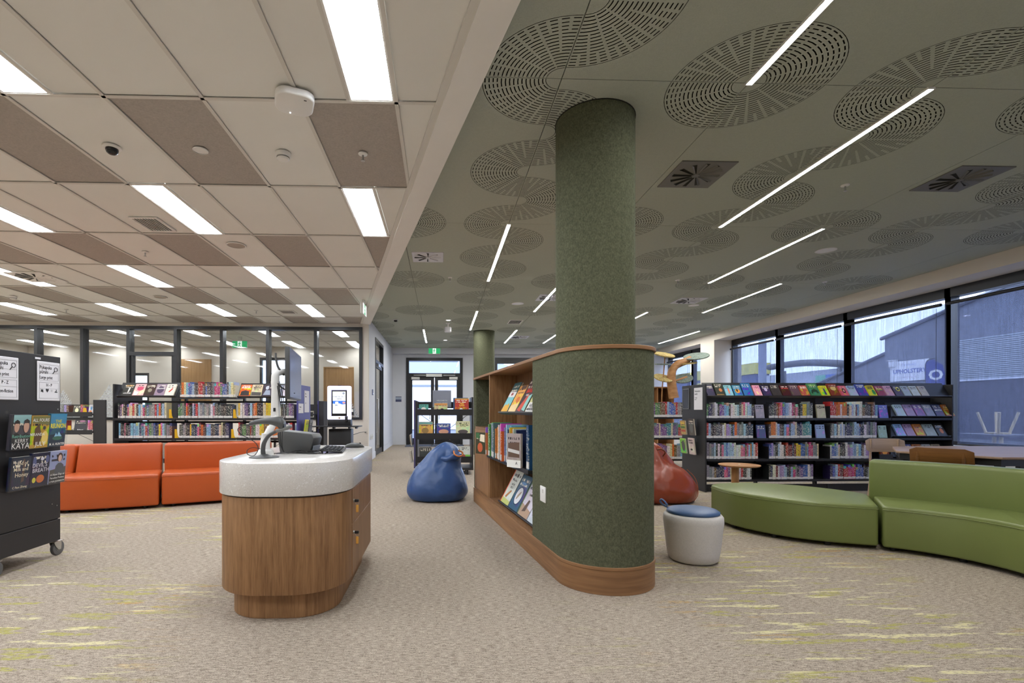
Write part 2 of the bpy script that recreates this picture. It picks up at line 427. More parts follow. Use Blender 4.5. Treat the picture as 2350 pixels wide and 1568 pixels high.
def clip(poly, a, b, c):
    """keep a*x+b*y<=c"""
    out = []
    for i in range(len(poly)):
        p, q = poly[i], poly[(i + 1) % len(poly)]
        dp, dq = a * p[0] + b * p[1] - c, a * q[0] + b * q[1] - c
        if dp <= 0: out.append(p)
        if dp * dq < 0:
            t = dp / (dp - dq); out.append((p[0] + t * (q[0] - p[0]), p[1] + t * (q[1] - p[1])))
    return out
ORD = ['zeroth', 'first', 'second', 'third', 'fourth', 'fifth', 'sixth', 'seventh', 'eighth', 'ninth', 'tenth', 'eleventh', 'twelfth', 'thirteenth', 'fourteenth', 'fifteenth', 'sixteenth', 'seventeenth', 'eighteenth', 'nineteenth', 'twentieth']
def ordn(i):
    if i <= 20: return ORD[i]
    t = {2: 'twent', 3: 'thirt', 4: 'fort', 5: 'fift'}[i // 10]
    return t + 'ieth' if i % 10 == 0 else t + 'y-' + ORD[i % 10]
# ================================================================ the setting
H1, H2 = 3.098, 3.242
def struct(o, label, cat): return tag(o, label, cat, kind='structure')
def vis(x, y, z, m=450):
    c, s = math.cos(.035), math.sin(.035)
    xc, zc = c * x - s * y, s * x + c * y
    if zc < .4: return False
    px, py = 1051.3 + 1130 * xc / zc, 942.2 - 1130 * (z - HC) / zc
    return -m < px < 2350 + m and -m < py < 1568 + m
def in_view(pts, z, m=450): return any(vis(p[0], p[1], z, m) for p in pts)
fl = prism('floor', [(-12.6, -4), (8.1, -4), (8.1, 16.95), (-12.6, 16.95)], -.12, 0, M_carpet, smooth=False)
struct(fl, 'beige looped carpet with yellow and green yarn streaks', 'carpet')

# ---- white grid ceiling (left)
def bulk_l(y): return .19 - .2219 * (y - 2.3)
def bulk_r(y): return .375 - .2219 * (y - 2.3)
ce = prism('ceiling', [(-12.6, -4), (bulk_l(-4) + .05, -4), (bulk_l(11.1) + .05, 11.1), (-12.6, 11.1)], H1 + .03, H1 + .08, M_tile, smooth=False)
struct(ce, 'white suspended tile ceiling with dark grey accent tiles', 'ceiling')
GX, GY = -2.08, 3.113
TW, TL, GAP = .6, 1.2, .012
_tm = {}
def tile(poly, mat, z0=H1 + .008):
    if len(poly) < 3 or area(poly) < .003: return
    cx = sum(p[0] for p in poly) / len(poly); cy = sum(p[1] for p in poly) / len(poly)
    key = tuple((round(p[0] - cx, 3), round(p[1] - cy, 3)) for p in poly) + (mat.name,)
    if key not in _tm:
        bm = bmesh.new(); b_prism(bm, key[:-1], 0, .015); _tm[key] = to_mesh(bm, 'ceiling_tile', mat)
    mesh_obj('ceiling_tile', _tm[key], ce, (cx, cy, z0))
# light panels: shared builder for the hall and the office behind the glass
lp_n = 0
def light_panel(x0, y0, label, group):
    global lp_n
    t = thing('ceiling_light', label, 'ceiling light', (x0 + .15, y0 + .6, H1 + .004), 0, group)
    if 'lf' not in _tm:
        bm = bmesh.new()
        for a in ((-.144, .144, -.594, -.578), (-.144, .144, .578, .594), (-.144, -.128, -.578, .578), (.128, .144, -.578, .578)): b_box(bm, a[0], a[1], a[2], a[3], -.004, .02)
        _tm['lf'] = to_mesh(bm, 'frame', M_white)
        bm = bmesh.new(); b_box(bm, -.128, .128, -.578, .578, .002, .012); _tm['ld'] = to_mesh(bm, 'diffuser', M_panel)
    mesh_obj('frame', _tm['lf'], t); mesh_obj('diffuser', _tm['ld'], t)
    lp_n += 1
    return t
def cl(poly): return clip(clip(poly, 1, .2219, .19 + .2219 * 2.3 + .03), 0, 1, 11.09)
LIGHTS = {}
for j in range(-4, 7):
    for i in range(-17, 5):
        x0, y0 = GX + TW * i, GY + TL * j
        if x0 > bulk_l(y0) or x0 < -12.3: continue
        full = [(x0, y0), (x0 + TW, y0), (x0 + TW, y0 + TL), (x0, y0 + TL)]
        lit = (j % 2 == 1) and (i % 3 == 2) and y0 + TL < 11.1
        fits = x0 + .3 < bulk_l(y0 + TL) + .12
        v = in_view(full + [(x0 + .3, y0 + .6)], H1)
        half = None
        if lit and fits:
            right = (j == -1 and i == 2)
            lx = x0 + .3 if right else x0
            LIGHTS[(i, j)] = (lx, y0)
            half = (x0, x0 + .3) if right else (x0 + .3, x0 + TW)
        if not v: continue
        if half:
            tile(cl([(half[0] + GAP, y0 + GAP), (half[1] - GAP, y0 + GAP), (half[1] - GAP, y0 + TL - GAP), (half[0] + GAP, y0 + TL - GAP)]), M_tile)
            box('grid_bar', x0 + .3 - .009, x0 + .3 + .009, y0 + .012, y0 + TL - .012, H1 - .001, H1 + .004, M_grid, ce)
        else:
            dark = (i % 2 == 0) and (j % 2 == 0)
            tile(cl([(x0 + GAP, y0 + GAP), (x0 + TW - GAP, y0 + GAP), (x0 + TW - GAP, y0 + TL - GAP), (x0 + GAP, y0 + TL - GAP)]), M_tiled if dark else M_tile)
rown = {-1: 'nearest row', 1: 'second row', 3: 'third row', 5: 'row nearest the glass wall', -3: 'row behind the viewer', -5: 'rearmost row'}
for (i, j), (lx, y0) in sorted(LIGHTS.items(), key=lambda k: (k[0][1], -k[0][0])):
    same = sorted([k[0] for k in LIGHTS if k[1] == j], reverse=True)
    light_panel(lx, y0, 'white rectangular light panel, %s from the bulkhead in the %s' % (ordn(same.index(i) + 1), rown[j]), 'white ceiling light panels')
for i in range(-17, 5):
    x = GX + TW * i
    ye = min(11.09, 2.3 + (.19 - x) / .2219)
    if ye > -3.9: box('grid_bar', x - .012, x + .012, -4, ye, H1 - .003, H1 + .004, M_grid, ce)
for j in range(-5, 7):
    y = GY + TL * j
    box('grid_bar', -12.5, bulk_l(y) + .02, y - .012, y + .012, H1 - .003, H1 + .0035, M_grid, ce)
prism('edge_trim', [(bulk_l(-4) - .045, -4), (bulk_l(-4), -4), (bulk_l(11.1), 11.1), (bulk_l(11.1) - .045, 11.1)], H1 - .006, H1 + .004, M_grid, ce, smooth=False)
bk = prism('trim_1', [(bulk_l(-4), -4), (bulk_r(-4), -4), (bulk_r(11.1), 11.1), (bulk_l(11.1), 11.1)], H1 - .012, H2 + .1, M_white, smooth=False)
struct(bk, 'white diagonal bulkhead dividing the tile ceiling from the green ceiling', 'bulkhead')

# ---- green perforated ceiling (right)
PX, PY = .758, .665
gc = prism('ceiling', [(-4.2, -4), (8.1, -4), (8.1, 17), (-4.2, 17)], H2 + .05, H2 + .12, M_void, smooth=False)
struct(gc, 'olive green board ceiling with round patterns of cut slots', 'ceiling')
def quarter(bm, cx, cy, a0):
    P = lambda r, a: (cx + r * math.cos(a), cy + r * math.sin(a), 0)
    def cell(r0, r1, t0, t1):
        f = bm.faces.new([bm.verts.new(P(r1, t0)), bm.verts.new(P(r0, t0)), bm.verts.new(P(r0, t1)), bm.verts.new(P(r1, t1))])
    q = PI / 2
    c = bm.verts.new(P(0, 0)); rim = [bm.verts.new(P(.0965, a0 + q * k / 8)) for k in range(9)]
    for k in range(8): bm.faces.new((c, rim[k + 1], rim[k]))
    edges = [.1005]
    for k in range(15): edges += [.118 + .026 * k - .0036, .118 + .026 * k + .0036]
    edges.append(.4965)
    for k in range(0, len(edges) - 1):
        r0, r1 = edges[k], edges[k + 1]
        if k % 2 == 0:
            for s in range(12): cell(r0, r1, a0 + q * s / 12, a0 + q * (s + 1) / 12)
        else:
            ring = k // 2
            n, fr, ph = (12, .66, 0) if ring >= 11 else ((6, .80, 0) if ring >= 5 else (3, .86, 0))
            w = q / n; off = (w * .25 if (ring in (8, 9, 10)) else 0)
            g = w * (1 - fr) / 2
            for s in range(n):
                t0 = a0 + s * w
                cell(r0, r1, t0, t0 + g); cell(r0, r1, t0 + w - g, t0 + w)
def panel_mesh(kind):
    bm = bmesh.new(); R = .5; g = .003; Lx, Ly = 1.2, 2.4
    D = math.radians
    arc = lambda cx, cy, a, b: arcpts(cx, cy, R, D(a), D(b), max(8, int(abs(b - a) / 5)))
    if kind == 'A':
        out = [(0, 0)] + arc(1.2, 0, 180, 90) + arc(1.2, 2.4, 270, 180) + [(0, 2.4)] + arc(0, 1.8, 90, -90) + arc(0, .6, 90, -90)
        qs = [(1.2, 0, 90), (1.2, 2.4, 180), (0, 1.8, 0), (0, 1.8, -90), (0, .6, 0), (0, .6, -90)]
    else:
        out = arc(1.2, 0, 180, 90) + arc(1.2, 1.2, 270, 90) + arc(1.2, 2.4, 270, 180) + arc(0, 2.4, 0, -90) + arc(0, 0, 90, 0)
        qs = [(1.2, 0, 90), (1.2, 2.4, 180), (1.2, 1.2, 90), (1.2, 1.2, 180), (0, 0, 0), (0, 2.4, -90)]
    pts = [Vector((p[0], p[1], 0)) for p in out]
    vs = [bm.verts.new(p) for p in pts]
    for t in tessellate_polygon([pts]):
        if len(set(t)) < 3: continue
        try: bm.faces.new([vs[i] for i in t])
        except ValueError: pass
    for q in qs: quarter(bm, q[0], q[1], D(q[2]))
    for v in bm.verts:                                   # open joint between boards
        v.co.x = min(max(v.co.x, g), Lx - g); v.co.y = min(max(v.co.y, g), Ly - g)
    bmesh.ops.dissolve_degenerate(bm, edges=bm.edges, dist=1e-5)
    bm.normal_update()
    for f in bm.faces:
        if f.normal.z > 0: f.normal_flip()
    e0 = [bm.verts.new(p) for p in ((g, g, 0), (Lx - g, g, 0), (Lx - g, Ly - g, 0), (g, Ly - g, 0))]
    e1 = [bm.verts.new((v.co.x, v.co.y, .012)) for v in e0]
    for k in range(4): bm.faces.new((e0[k], e0[(k + 1) % 4], e1[(k + 1) % 4], e1[k]))
    return to_mesh(bm, 'ceiling_panel', M_gceil)
PM = {k: panel_mesh(k) for k in 'AB'}
for c in range(-3, 7):
    for j in range(-1, 7):
        x, y = PX + 1.2 * c, PY + 2.4 * j
        corners = [(x, y), (x + 1.2, y), (x, y + 2.4), (x + 1.2, y + 2.4), (x + .6, y + 1.2)]
        if not in_view(corners, H2): continue
        if all(p[0] < bulk_l(p[1]) - .3 for p in corners): continue
        if x > 7.36: continue
        mesh_obj('ceiling_panel', PM['A' if c % 2 == 0 else 'B'], gc, (x, y, H2))
box('ceiling_panel', -4, 8, -4, PY - 2.4, H2, H2 + .01, M_gceil, gc)
STRIPS = [(0, 2), (0, 4), (1, 0), (1, 3), (1, 5), (2, 1), (2, 5), (3, 2), (3, 4), (4, 3), (5, 5), (-1, 5), (0, -1), (3, -1), (2, -2)]
sl = ['nearest the bulkhead', 'behind the big column', 'running over the column', 'above the stool', 'further off', 'in the middle', 'far', 'over the window seats', 'beyond', 'near the windows', 'at the far windows', 'above the exit door']
STRIP_LAB = {(0, 2): 'left of the big green column', (0, 4): 'just above the far round column', (1, 0): 'at the top edge of the photo', (1, 3): 'touching the big column on its left',
             (1, 5): 'furthest, right of the far column', (2, 1): 'longest one, right of the big column', (2, 5): 'far, low beside the big column', (3, 2): 'second longest, above the window shelving',
             (3, 4): 'short, touching the big column on its right', (4, 3): 'third longest, nearest the window bulkhead', (5, 5): 'far one above the tree ornament', (-1, 5): 'in front of the exit sign',
             (4, 1): 'out of the frame on the right', (5, 2): 'beside the right windows', (0, -1): 'behind the viewer by the bulkhead', (3, -1): 'behind the viewer by the windows', (5, 0): 'near the right windows', (2, -2): 'rearmost'}
for c, j in STRIPS:
    x, y0 = PX + 1.2 * c, PY + 2.4 * j
    if y0 < -3.9: continue
    t = thing('linear_light', 'white linear ceiling light %s' % STRIP_LAB[(c, j)], 'linear light', (x, y0 + 1.2, H2), 0, 'linear lights in the green ceiling')
    if 'sh' not in _tm:
        bm = bmesh.new(); b_box(bm, -.024, -.018, -1.206, 1.206, -.012, .03); b_box(bm, .018, .024, -1.206, 1.206, -.012, .03); b_box(bm, -.018, .018, -1.206, -1.2, -.012, .03); b_box(bm, -.018, .018, 1.2, 1.206, -.012, .03); b_box(bm, -.018, .018, -1.2, 1.2, -.009, .03)
        _tm['sh'] = to_mesh(bm, 'housing', M_white)
        bm = bmesh.new(); b_box(bm, -.018, .018, -1.2, 1.2, -.0118, -.0095); _tm['sd'] = to_mesh(bm, 'diffuser', M_strip)
    mesh_obj('housing', _tm['sh'], t); mesh_obj('diffuser', _tm['sd'], t)

# ---- walls
def wall(name, x0, x1, y0, y1, z0, z1, mat, label, parent=None):
    o = box(name, x0, x1, y0, y1, z0, z1, mat, parent)
    if parent is None: struct(o, label, 'wall')
    return o
GWY = 11.1
wall('wall_left', -12.6, -12.45, -4, 16.7, 0, 3.4, M_wall, 'plain beige side wall')
wall('wall_rear', -12.6, 8.1, -4.15, -4, 0, 3.5, M_wall, 'plain beige rear wall')
# glass partition wall
gw = wall('wall_glazed', -12.45, -1.63, GWY, GWY + .14, 3.0, H1 + .1, M_wall, 'beige wall around the office glazing')
for x0, x1 in ((-12.45, -6.87), (-5.85, -1.79)): box('wall_infill', x0, x1, GWY, GWY + .14, 0, .955, M_wall, gw, loc=(7.04, -GWY - .07, -3.0))
box('wall_infill', -1.79, -1.63, GWY, GWY + .14, 0, 3.0, M_wall, gw, loc=(7.04, -GWY - .07, -3.0))
bays = [-11.8, -10.8, -9.82, -8.84, -7.86, -6.87, -5.85, -4.85, -3.845, -2.79, -1.79]
m_dec, nt, out = newmat('frosted_decal')
tr = nt.nodes.new('ShaderNodeBsdfTransparent'); df = nt.nodes.new('ShaderNodeBsdfDiffuse'); df.inputs[0].default_value = rgb(205, 212, 220)
mx = nt.nodes.new('ShaderNodeMixShader'); nf = noise(nt, coords(nt), 30, 2); L(nt, ramp(nt, nf, .0, 1.0), mx.inputs[0]); L(nt, tr.outputs[0], mx.inputs[1]); L(nt, df.outputs[0], mx.inputs[2]); L(nt, mx.outputs[0], out.inputs[0])
def decal(par, cx, base, w, h, y):
    bm = bmesh.new(); s = .042; n = int(h / s)
    for k in range(n):
        hw = w * (1 - k / n) ; m = max(1, int(hw / s))
        for q in range(m):
            x = cx + (q - (m - 1) / 2) * s; z = base + (k + .5) * s
            vs = [bm.verts.new(p) for p in ((x, y, z - s * .56), (x + s * .44, y, z), (x, y, z + s * .44), (x - s * .44, y, z))]; bm.faces.new(vs)
            vs2 = [bm.verts.new(p) for p in ((x + s * .5, y, z + s * .06), (x + s * .72, y, z + .5 * s), (x + s * .5, y, z + .9 * s), (x + s * .28, y, z + .5 * s))]; bm.faces.new(vs2)
    o = mesh_obj('frosted_decal', to_mesh(bm, 'frosted_decal', m_dec), par); o['kind'] = 'stuff'
nwin = 0
for k in range(len(bays) - 1):
    x0, x1 = bays[k], bays[k + 1]
    isdoor = abs(x0 + 6.87) < .01
    if isdoor:
        t = thing('door_1', 'dark framed glazed office door with glass panel above', 'door', ((x0 + x1) / 2, GWY + .02, 0), kind='structure')
    else:
        nwin += 1
        t = thing('window_%d' % nwin, 'dark framed office window, %s from the right end of the glass wall' % ordn(10 - k), 'window', ((x0 + x1) / 2, GWY + .02, 0), kind='structure')
    w = (x1 - x0) / 2; zb = 0 if isdoor else .955
    box('mullion', -w - .035, -w + .035, -.06, .12, zb, 3.02, M_frame, t)
    if k == len(bays) - 2: box('mullion', w - .035, w + .035, -.06, .12, zb, 3.02, M_frame, t)
    box('head_rail', -w + .035, w - .035, -.06, .12, 2.95, 3.02, M_frame, t)
    box('bottom_rail', -w + .035, w - .035, -.06, .12, zb, zb + (.12 if isdoor else .05), M_frame, t)
    if isdoor:
        box('transom_bar', -w + .035, w - .035, -.06, .12, 2.37, 2.45, M_frame, t)
        for s in (-1, 1): box('door_stile', s * (w - .065) - .03, s * (w - .065) + .03, -.03, .06, .12, 2.37, M_frame, t)
        tube('pull_handle', [(w - .12, -.07, .8), (w - .12, -.07, 1.3)], .012, M_chrome, t, k=1)
    box('pane', -w + .035, w - .035, .02, .028, zb + .05, 2.95, M_glass, t)
    if not isdoor:
        for cx, ww, hh in {8: [(-.35, .5, .45), (.22, .75, .62)], 9: [(-.42, .42, .36), (.36, .6, .66)], 4: [(.05, .95, .72)], 3: [(.42, .8, .6), (-.3, .9, .3)], 7: [(.2, .5, .3)], 2: [(0, .9, .6)]}.get(k, []):
            decal(t, max(-w + .06 + ww / 2, min(w - .06 - ww / 2, cx)), zb + .05, ww, hh, .016)
# office behind the glass
OY = 15.3
ofc = prism('ceiling', [(-12.6, GWY + .14), (-1.73, GWY + .14), (-1.73, OY + .6), (-12.6, OY + .6)], H1 + .006, H1 + .1, M_tile, smooth=False)
struct(ofc, 'white ceiling of the office behind the glass wall', 'ceiling')
for q in range(-17, 1):
    x = GX + .6 * q
    if x > -12.5: box('grid_bar', x - .012, x + .012, GWY + .15, OY, H1 - .003, H1 + .004, M_grid, ofc)
for q in (7, 8, 9, 10): box('grid_bar', -12.5, -1.75, GY + 1.2 * q - .012, GY + 1.2 * q + .012, H1 - .003, H1 + .0035, M_grid, ofc)
for j, nm in ((7, 'front row'), (9, 'back row')):
    for q, i in enumerate((-1, -4, -7, -10, -13, -16)):
        light_panel(GX + .6 * i, GY + 1.2 * j, 'white light panel seen through the glass wall, %s from the corridor, %s' % (ordn(q + 1), nm), 'office ceiling lights')
ow = wall('wall_office', -12.45, -1.73, OY, OY + .12, 2.78, 3.2, M_wall, 'beige office wall with timber door and windows')
lo = (5.36 + 1.73 - 0, 0, 0)
def ofp(x0, x1, z0, z1):
    bm = bmesh.new(); b_box(bm, x0 + 7.09, x1 + 7.09, -.06, .06, z0 - 2.78, z1 - 2.78); mesh_obj('wall_infill', to_mesh(bm, 'wall_infill', M_wall), ow)
for a in ((-12.45, -9.5, 0, 2.78), (-9.5, -8.87, 2.3, 2.78), (-8.87, -5.55, 0, 2.78), (-5.55, -4.72, 0, .35), (-4.72, -3.61, 0, 2.78), (-3.61, -2.68, 2.5, 2.78), (-2.68, -1.73, 0, 2.78)): ofp(*a)
d2 = thing('door_2', 'light timber office door behind the checkout kiosk', 'door', (-3.145, OY + .03, 0), kind='structure')
box('door_leaf', -.43, .43, -.02, .03, .01, 2.46, M_doorw, d2); tube('door_handle', [(.34, -.03, 1.0), (.34, -.08, 1.0), (.24, -.08, 1.0)], .01, M_chrome, d2, k=1)
bm = bmesh.new(); b_box(bm, -.465, -.43, -.04, .05, 0, 2.5); b_box(bm, .43, .465, -.04, .05, 0, 2.5); b_box(bm, -.43, .43, -.04, .05, 2.46, 2.5); mesh_obj('door_frame', to_mesh(bm, 'door_frame', M_doorw), d2)
d3 = thing('door_3', 'wide timber panel door on the office wall', 'door', (-7.5, OY - .03, 0), kind='structure')
box('door_leaf', -.5, .5, -.025, .025, .01, 2.72, M_doorw, d3); tube('door_handle', [(-.4, -.03, 1.0), (-.4, -.08, 1.0), (-.3, -.08, 1.0)], .01, M_chrome, d3, k=1)
for nm, x0, x1, z0, z1, lab in (('window_20', -5.55, -4.72, .35, 2.78, 'bright dark framed outside window in the office'), ('door_4', -9.5, -8.87, 0, 2.3, 'dark framed glazed outside door in the office')):
    t = thing(nm, lab, nm.split('_')[0], ((x0 + x1) / 2, OY + .06, z0), kind='structure'); w = (x1 - x0) / 2; h = z1 - z0
    bm = bmesh.new()
    for a in ((-w, -w + .06, 0, h), (w - .06, w, 0, h), (-w + .06, w - .06, 0, .06), (-w + .06, w - .06, h - .08, h), (-w + .06, w - .06, h * .62, h * .62 + .05)): b_box(bm, a[0], a[1], -.06, .06, a[2], a[3])
    mesh_obj('frame', to_mesh(bm, 'frame', M_frame), t); box('pane', -w + .06, w - .06, .0, .006, .06, h - .08, M_wglass, t)
# corridor wall with glazed door
CX = -1.63; FY = 16.7
cw = wall('wall_corridor', CX - .1, CX, GWY + .14, 12.29, 0, H2, M_corr, 'white corridor wall with dark glazed door')
def cwp(y0, y1, z0, z1, nm='wall_infill', x0=-.05, x1=.05, m=M_corr): 
    bm = bmesh.new(); b_box(bm, x0, x1, y0 - 11.765, y1 - 11.765, z0, z1); return mesh_obj(nm, to_mesh(bm, nm, m), cw)
cwp(12.29, 13.95, 2.98, H2); cwp(13.95, FY, 0, H2); cwp(13.95, FY, 0, .15, 'baseboard', .05, .062); cwp(11.24, 12.29, 0, .15, 'baseboard', .05, .062)
d5 = thing('door_5', 'dark framed glass corridor door with glazed top light', 'door', (CX - .03, 13.12, 0), kind='structure')
bm = bmesh.new()
for a in ((-.83, -.77, 0, 2.98), (.77, .83, 0, 2.98), (-.77, .77, 2.9, 2.98), (-.77, .77, 2.36, 2.44)): b_box(bm, -.07, .045, a[0], a[1], a[2], a[3])
mesh_obj('door_frame', to_mesh(bm, 'door_frame', M_frame), d5)
bm = bmesh.new()
for a in ((-.77, -.67, .02, 2.36), (.67, .77, .02, 2.36), (-.67, .67, .02, .14), (-.67, .67, 2.26, 2.36)): b_box(bm, -.03, .015, a[0], a[1], a[2], a[3])
mesh_obj('door_leaf', to_mesh(bm, 'door_leaf', M_frame), d5)
box('pane', -.01, -.004, -.67, .67, .14, 2.26, M_glass, d5); box('pane', -.01, -.004, -.77, .77, 2.44, 2.9, M_glass, d5)
tube('pull_handle', [(.03, -.55, .6), (.07, -.55, .62), (.07, -.55, 1.45), (.03, -.55, 1.47)], .016, M_chrome, d5, k=1)
box('door_closer', .02, .09, -.6, -.2, 2.27, 2.34, M_chrome, d5)
# far wall
fw = wall('wall_far', CX, -1.17, FY, FY + .16, 0, H2, M_corr, 'white end wall with double exit doors')
def fwp(x0, x1, z0, z1, nm='wall_infill', y0=-.08, y1=.08, m=M_corr):
    bm = bmesh.new(); b_box(bm, x0 + 1.4, x1 + 1.4, y0, y1, z0, z1); return mesh_obj(nm, to_mesh(bm, nm, m), fw)
fwp(-1.17, .74, 2.94, H2); fwp(.74, 1.84, 0, H2); fwp(1.84, 6.6, 2.95, H2); fwp(6.6, 8.0, 0, H2); fwp(1.84, 6.6, 0, .3)
fwp(CX, -1.17, 0, .15, 'baseboard', -.092, -.08); fwp(.74, 1.84, 0, .15, 'baseboard', -.092, -.08)
t1 = box('trim_2', CX, 7.35, FY - .3, FY, 3.05, H2 - .002, M_corr); struct(t1, 'white ceiling bulkhead above the exit doors', 'bulkhead')
de = thing('door_6', 'dark framed double exit doors with glazed top light', 'door', (-.215, FY + .04, 0), kind='structure')
bm = bmesh.new()
for a in ((-.955, -.86, 0, 2.94), (.86, .955, 0, 2.94), (-.86, .86, 2.84, 2.94), (-.86, .86, 2.28, 2.42)): b_box(bm, a[0], a[1], -.08, .08, a[2], a[3])
mesh_obj('door_frame', to_mesh(bm, 'door_frame', M_frame), de)
for s in (-1, 1):
    bm = bmesh.new()
    xa, xb = (.012, .86)
    for a in ((xa, xa + .11, .01, 2.28), (xb - .11, xb, .01, 2.28), (xa + .11, xb - .11, .01, .22), (xa + .11, xb - .11, 2.18, 2.28)):
        b_box(bm, min(s * a[0], s * a[1]), max(s * a[0], s * a[1]), -.04, .02, a[2], a[3])
    lf = mesh_obj('door_leaf', to_mesh(bm, 'door_leaf', M_frame), de)
    box('pane', min(s * .122, s * .75), max(s * .122, s * .75), -.012, -.006, .22, 2.18, M_wglass, lf)
    box('pull_handle', s * .16 - .012, s * .16 + .012, -.08, -.05, .85, 1.25, M_chrome, lf)
    box('door_closer', s * .64 - .14, s * .64 + .14, -.12, -.041, 2.2, 2.29, M_chrome, de)
    box('closer_arm', s * .5 - .2, s * .5 + .2, -.14, -.12, 2.335, 2.355, M_chrome, de)
box('door_closer', -.28, .25, -.13, -.081, 2.30, 2.39, M_chrome, de)
box('pane', -.86, .86, -.006, 0, 2.42, 2.84, M_wglass, de)
mt = box('door_mat', -1.15, .75, FY - .95, FY - .12, 0, .012, flat(66, 70, 82, .9)); tag(mt, 'dark grey entrance mat before the exit doors', 'door mat')
wf = thing('window_30', 'dark framed window in the end wall behind the far column', 'window', (4.22, FY + .04, .3), kind='structure')
bm = bmesh.new()
for a in ((-2.38, -2.3, 0, 2.65), (2.3, 2.38, 0, 2.65), (-2.3, 2.3, 2.45, 2.65), (-2.3, 2.3, 0, .08), (-.83, -.75, .08, 2.45), (.75, .83, .08, 2.45)): b_box(bm, a[0], a[1], -.08, .08, a[2], a[3])
mesh_obj('frame', to_mesh(bm, 'frame', M_frame), wf)
for a in ((-2.3, -.83), (-.75, .75), (.83, 2.3)): box('pane', a[0], a[1], 0, .006, .08, 2.45, M_wglass, wf)
# ---- window wall on the right
WX = 7.85; BX = 7.35
t = box('trim_3', BX, WX + .25, -4, FY, 3.05, H2 + .04, M_wall); struct(t, 'white bulkhead above the long window wall', 'bulkhead')
t = box('wall_pillar', BX, WX + .25, 13.0, 13.7, 0, 3.05, M_wall); struct(t, 'white square wall pillar between the windows', 'pillar')
t = box('wall_sill', WX - .12, WX + .2, -4, 13.0, 0, .6, M_white); struct(t, 'low white wall under the long windows', 'wall')
box('sill_ledge', -.22, .2, -8.5, 8.5, .6, .632, M_wplas, t)
t = box('wall_sill', WX - .12, WX + .2, 13.7, FY, 0, .6, M_white); struct(t, 'low white wall under the windows past the pillar', 'wall')
m_bl, nt, out = newmat('sheer_blind')
tr = nt.nodes.new('ShaderNodeBsdfTransparent'); tr.inputs[0].default_value = (.9, .92, 1, 1)
tl = nt.nodes.new('ShaderNodeBsdfTranslucent'); tl.inputs[0].default_value = rgb(92, 96, 108)
df = nt.nodes.new('ShaderNodeBsdfDiffuse'); df.inputs[0].default_value = rgb(96, 98, 108)
m1 = nt.nodes.new('ShaderNodeMixShader'); m1.inputs[0].default_value = .4; L(nt, tl.outputs[0], m1.inputs[1]); L(nt, df.outputs[0], m1.inputs[2])
wv = noise(nt, coords(nt, 'Object', (1, 1, .03)), 55, 3, .8)
m2 = nt.nodes.new('ShaderNodeMixShader'); L(nt, math_(nt, 'ADD', math_(nt, 'MULTIPLY', wv, .35), .385), m2.inputs[0]); L(nt, tr.outputs[0], m2.inputs[1]); L(nt, m1.outputs[0], m2.inputs[2]); L(nt, m2.outputs[0], out.inputs[0])
wy = [-4, -2.23, -.3, 1.63, 3.5, 5.42, 7.34, 9.262, 11.21, 13.0]
wl = {8: 'beside the pillar', 7: 'second from the pillar', 6: 'third from the pillar', 5: 'fourth from the pillar, at the photo edge', 4: 'fifth from the pillar', 3: 'sixth from the pillar', 2: 'seventh from the pillar', 1: 'eighth from the pillar', 0: 'ninth from the pillar'}
segs = [(wy[k], wy[k + 1], wl[k]) for k in range(len(wy) - 1)] + [(13.7, 15.1, 'first past the pillar'), (15.1, 16.7, 'last before the end wall')]
for k, (y0, y1, lab) in enumerate(segs):
    t = thing('window_%d' % (40 + k), 'black framed tall window %s' % lab, 'window', (WX, (y0 + y1) / 2, .632), kind='structure')
    w = (y1 - y0) / 2
    box('mullion', -.02, .12, -w - .045, -w + .045, 0, 2.42, M_frame, t); box('mullion', -.02, .12, w - .045, w + .045, 0, 2.42, M_frame, t)
    box('head_rail', -.03, .12, -w + .045, w - .045, 2.27, 2.42, M_frame, t); box('bottom_rail', -.02, .12, -w + .045, w - .045, 0, .06, M_frame, t)
    box('pane', .06, .068, -w + .045, w - .045, .06, 2.27, M_wglass, t)
    bl = thing('roller_blind', 'sheer grey roller blind in the window %s' % lab, 'blind', (WX - .08, (y0 + y1) / 2, .632), 0, 'sheer roller blinds')
    bm = bmesh.new(); b_cyl(bm, .026, .026, -w + .05, w - .05, 12, M=Matrix.Translation((0, 0, 2.17)) @ Matrix.Rotation(-PI / 2, 4, 'X')); mesh_obj('roller_tube', to_mesh(bm, 'roller_tube', M_black, True, .6), bl)
    box('blind_fabric', -.001, .001, -w - .03, w - .20, .03, 2.17, m_bl, bl)
    box('bottom_bar', -.008, .008, -w - .03, w - .20, .012, .032, M_plasticl, bl)
    bm = bmesh.new(); b_tube(bm, [(-.03, -w + .09, 2.12), (-.03, -w + .1, .3)], .003, 5); mesh_obj('pull_chain', to_mesh(bm, 'pull_chain', M_black), bl)
# ================================================================ columns
def column(cx, cy, label):
    t = thing('round_column', label, 'column', (cx, cy, 0), kind='structure')
    o = lathe('felt_wrap', [(.277, 0), (.277, H2)], M_felt, t, 48)
    cyl('ceiling_ring', .281, H2 - .006, H2 + .02, M_void, t, 48)
    return t
column(1.111, 3.523, 'big green felt column rising from the curved book unit')
column(1.137, 12.95, 'far green felt column near the exit doors')
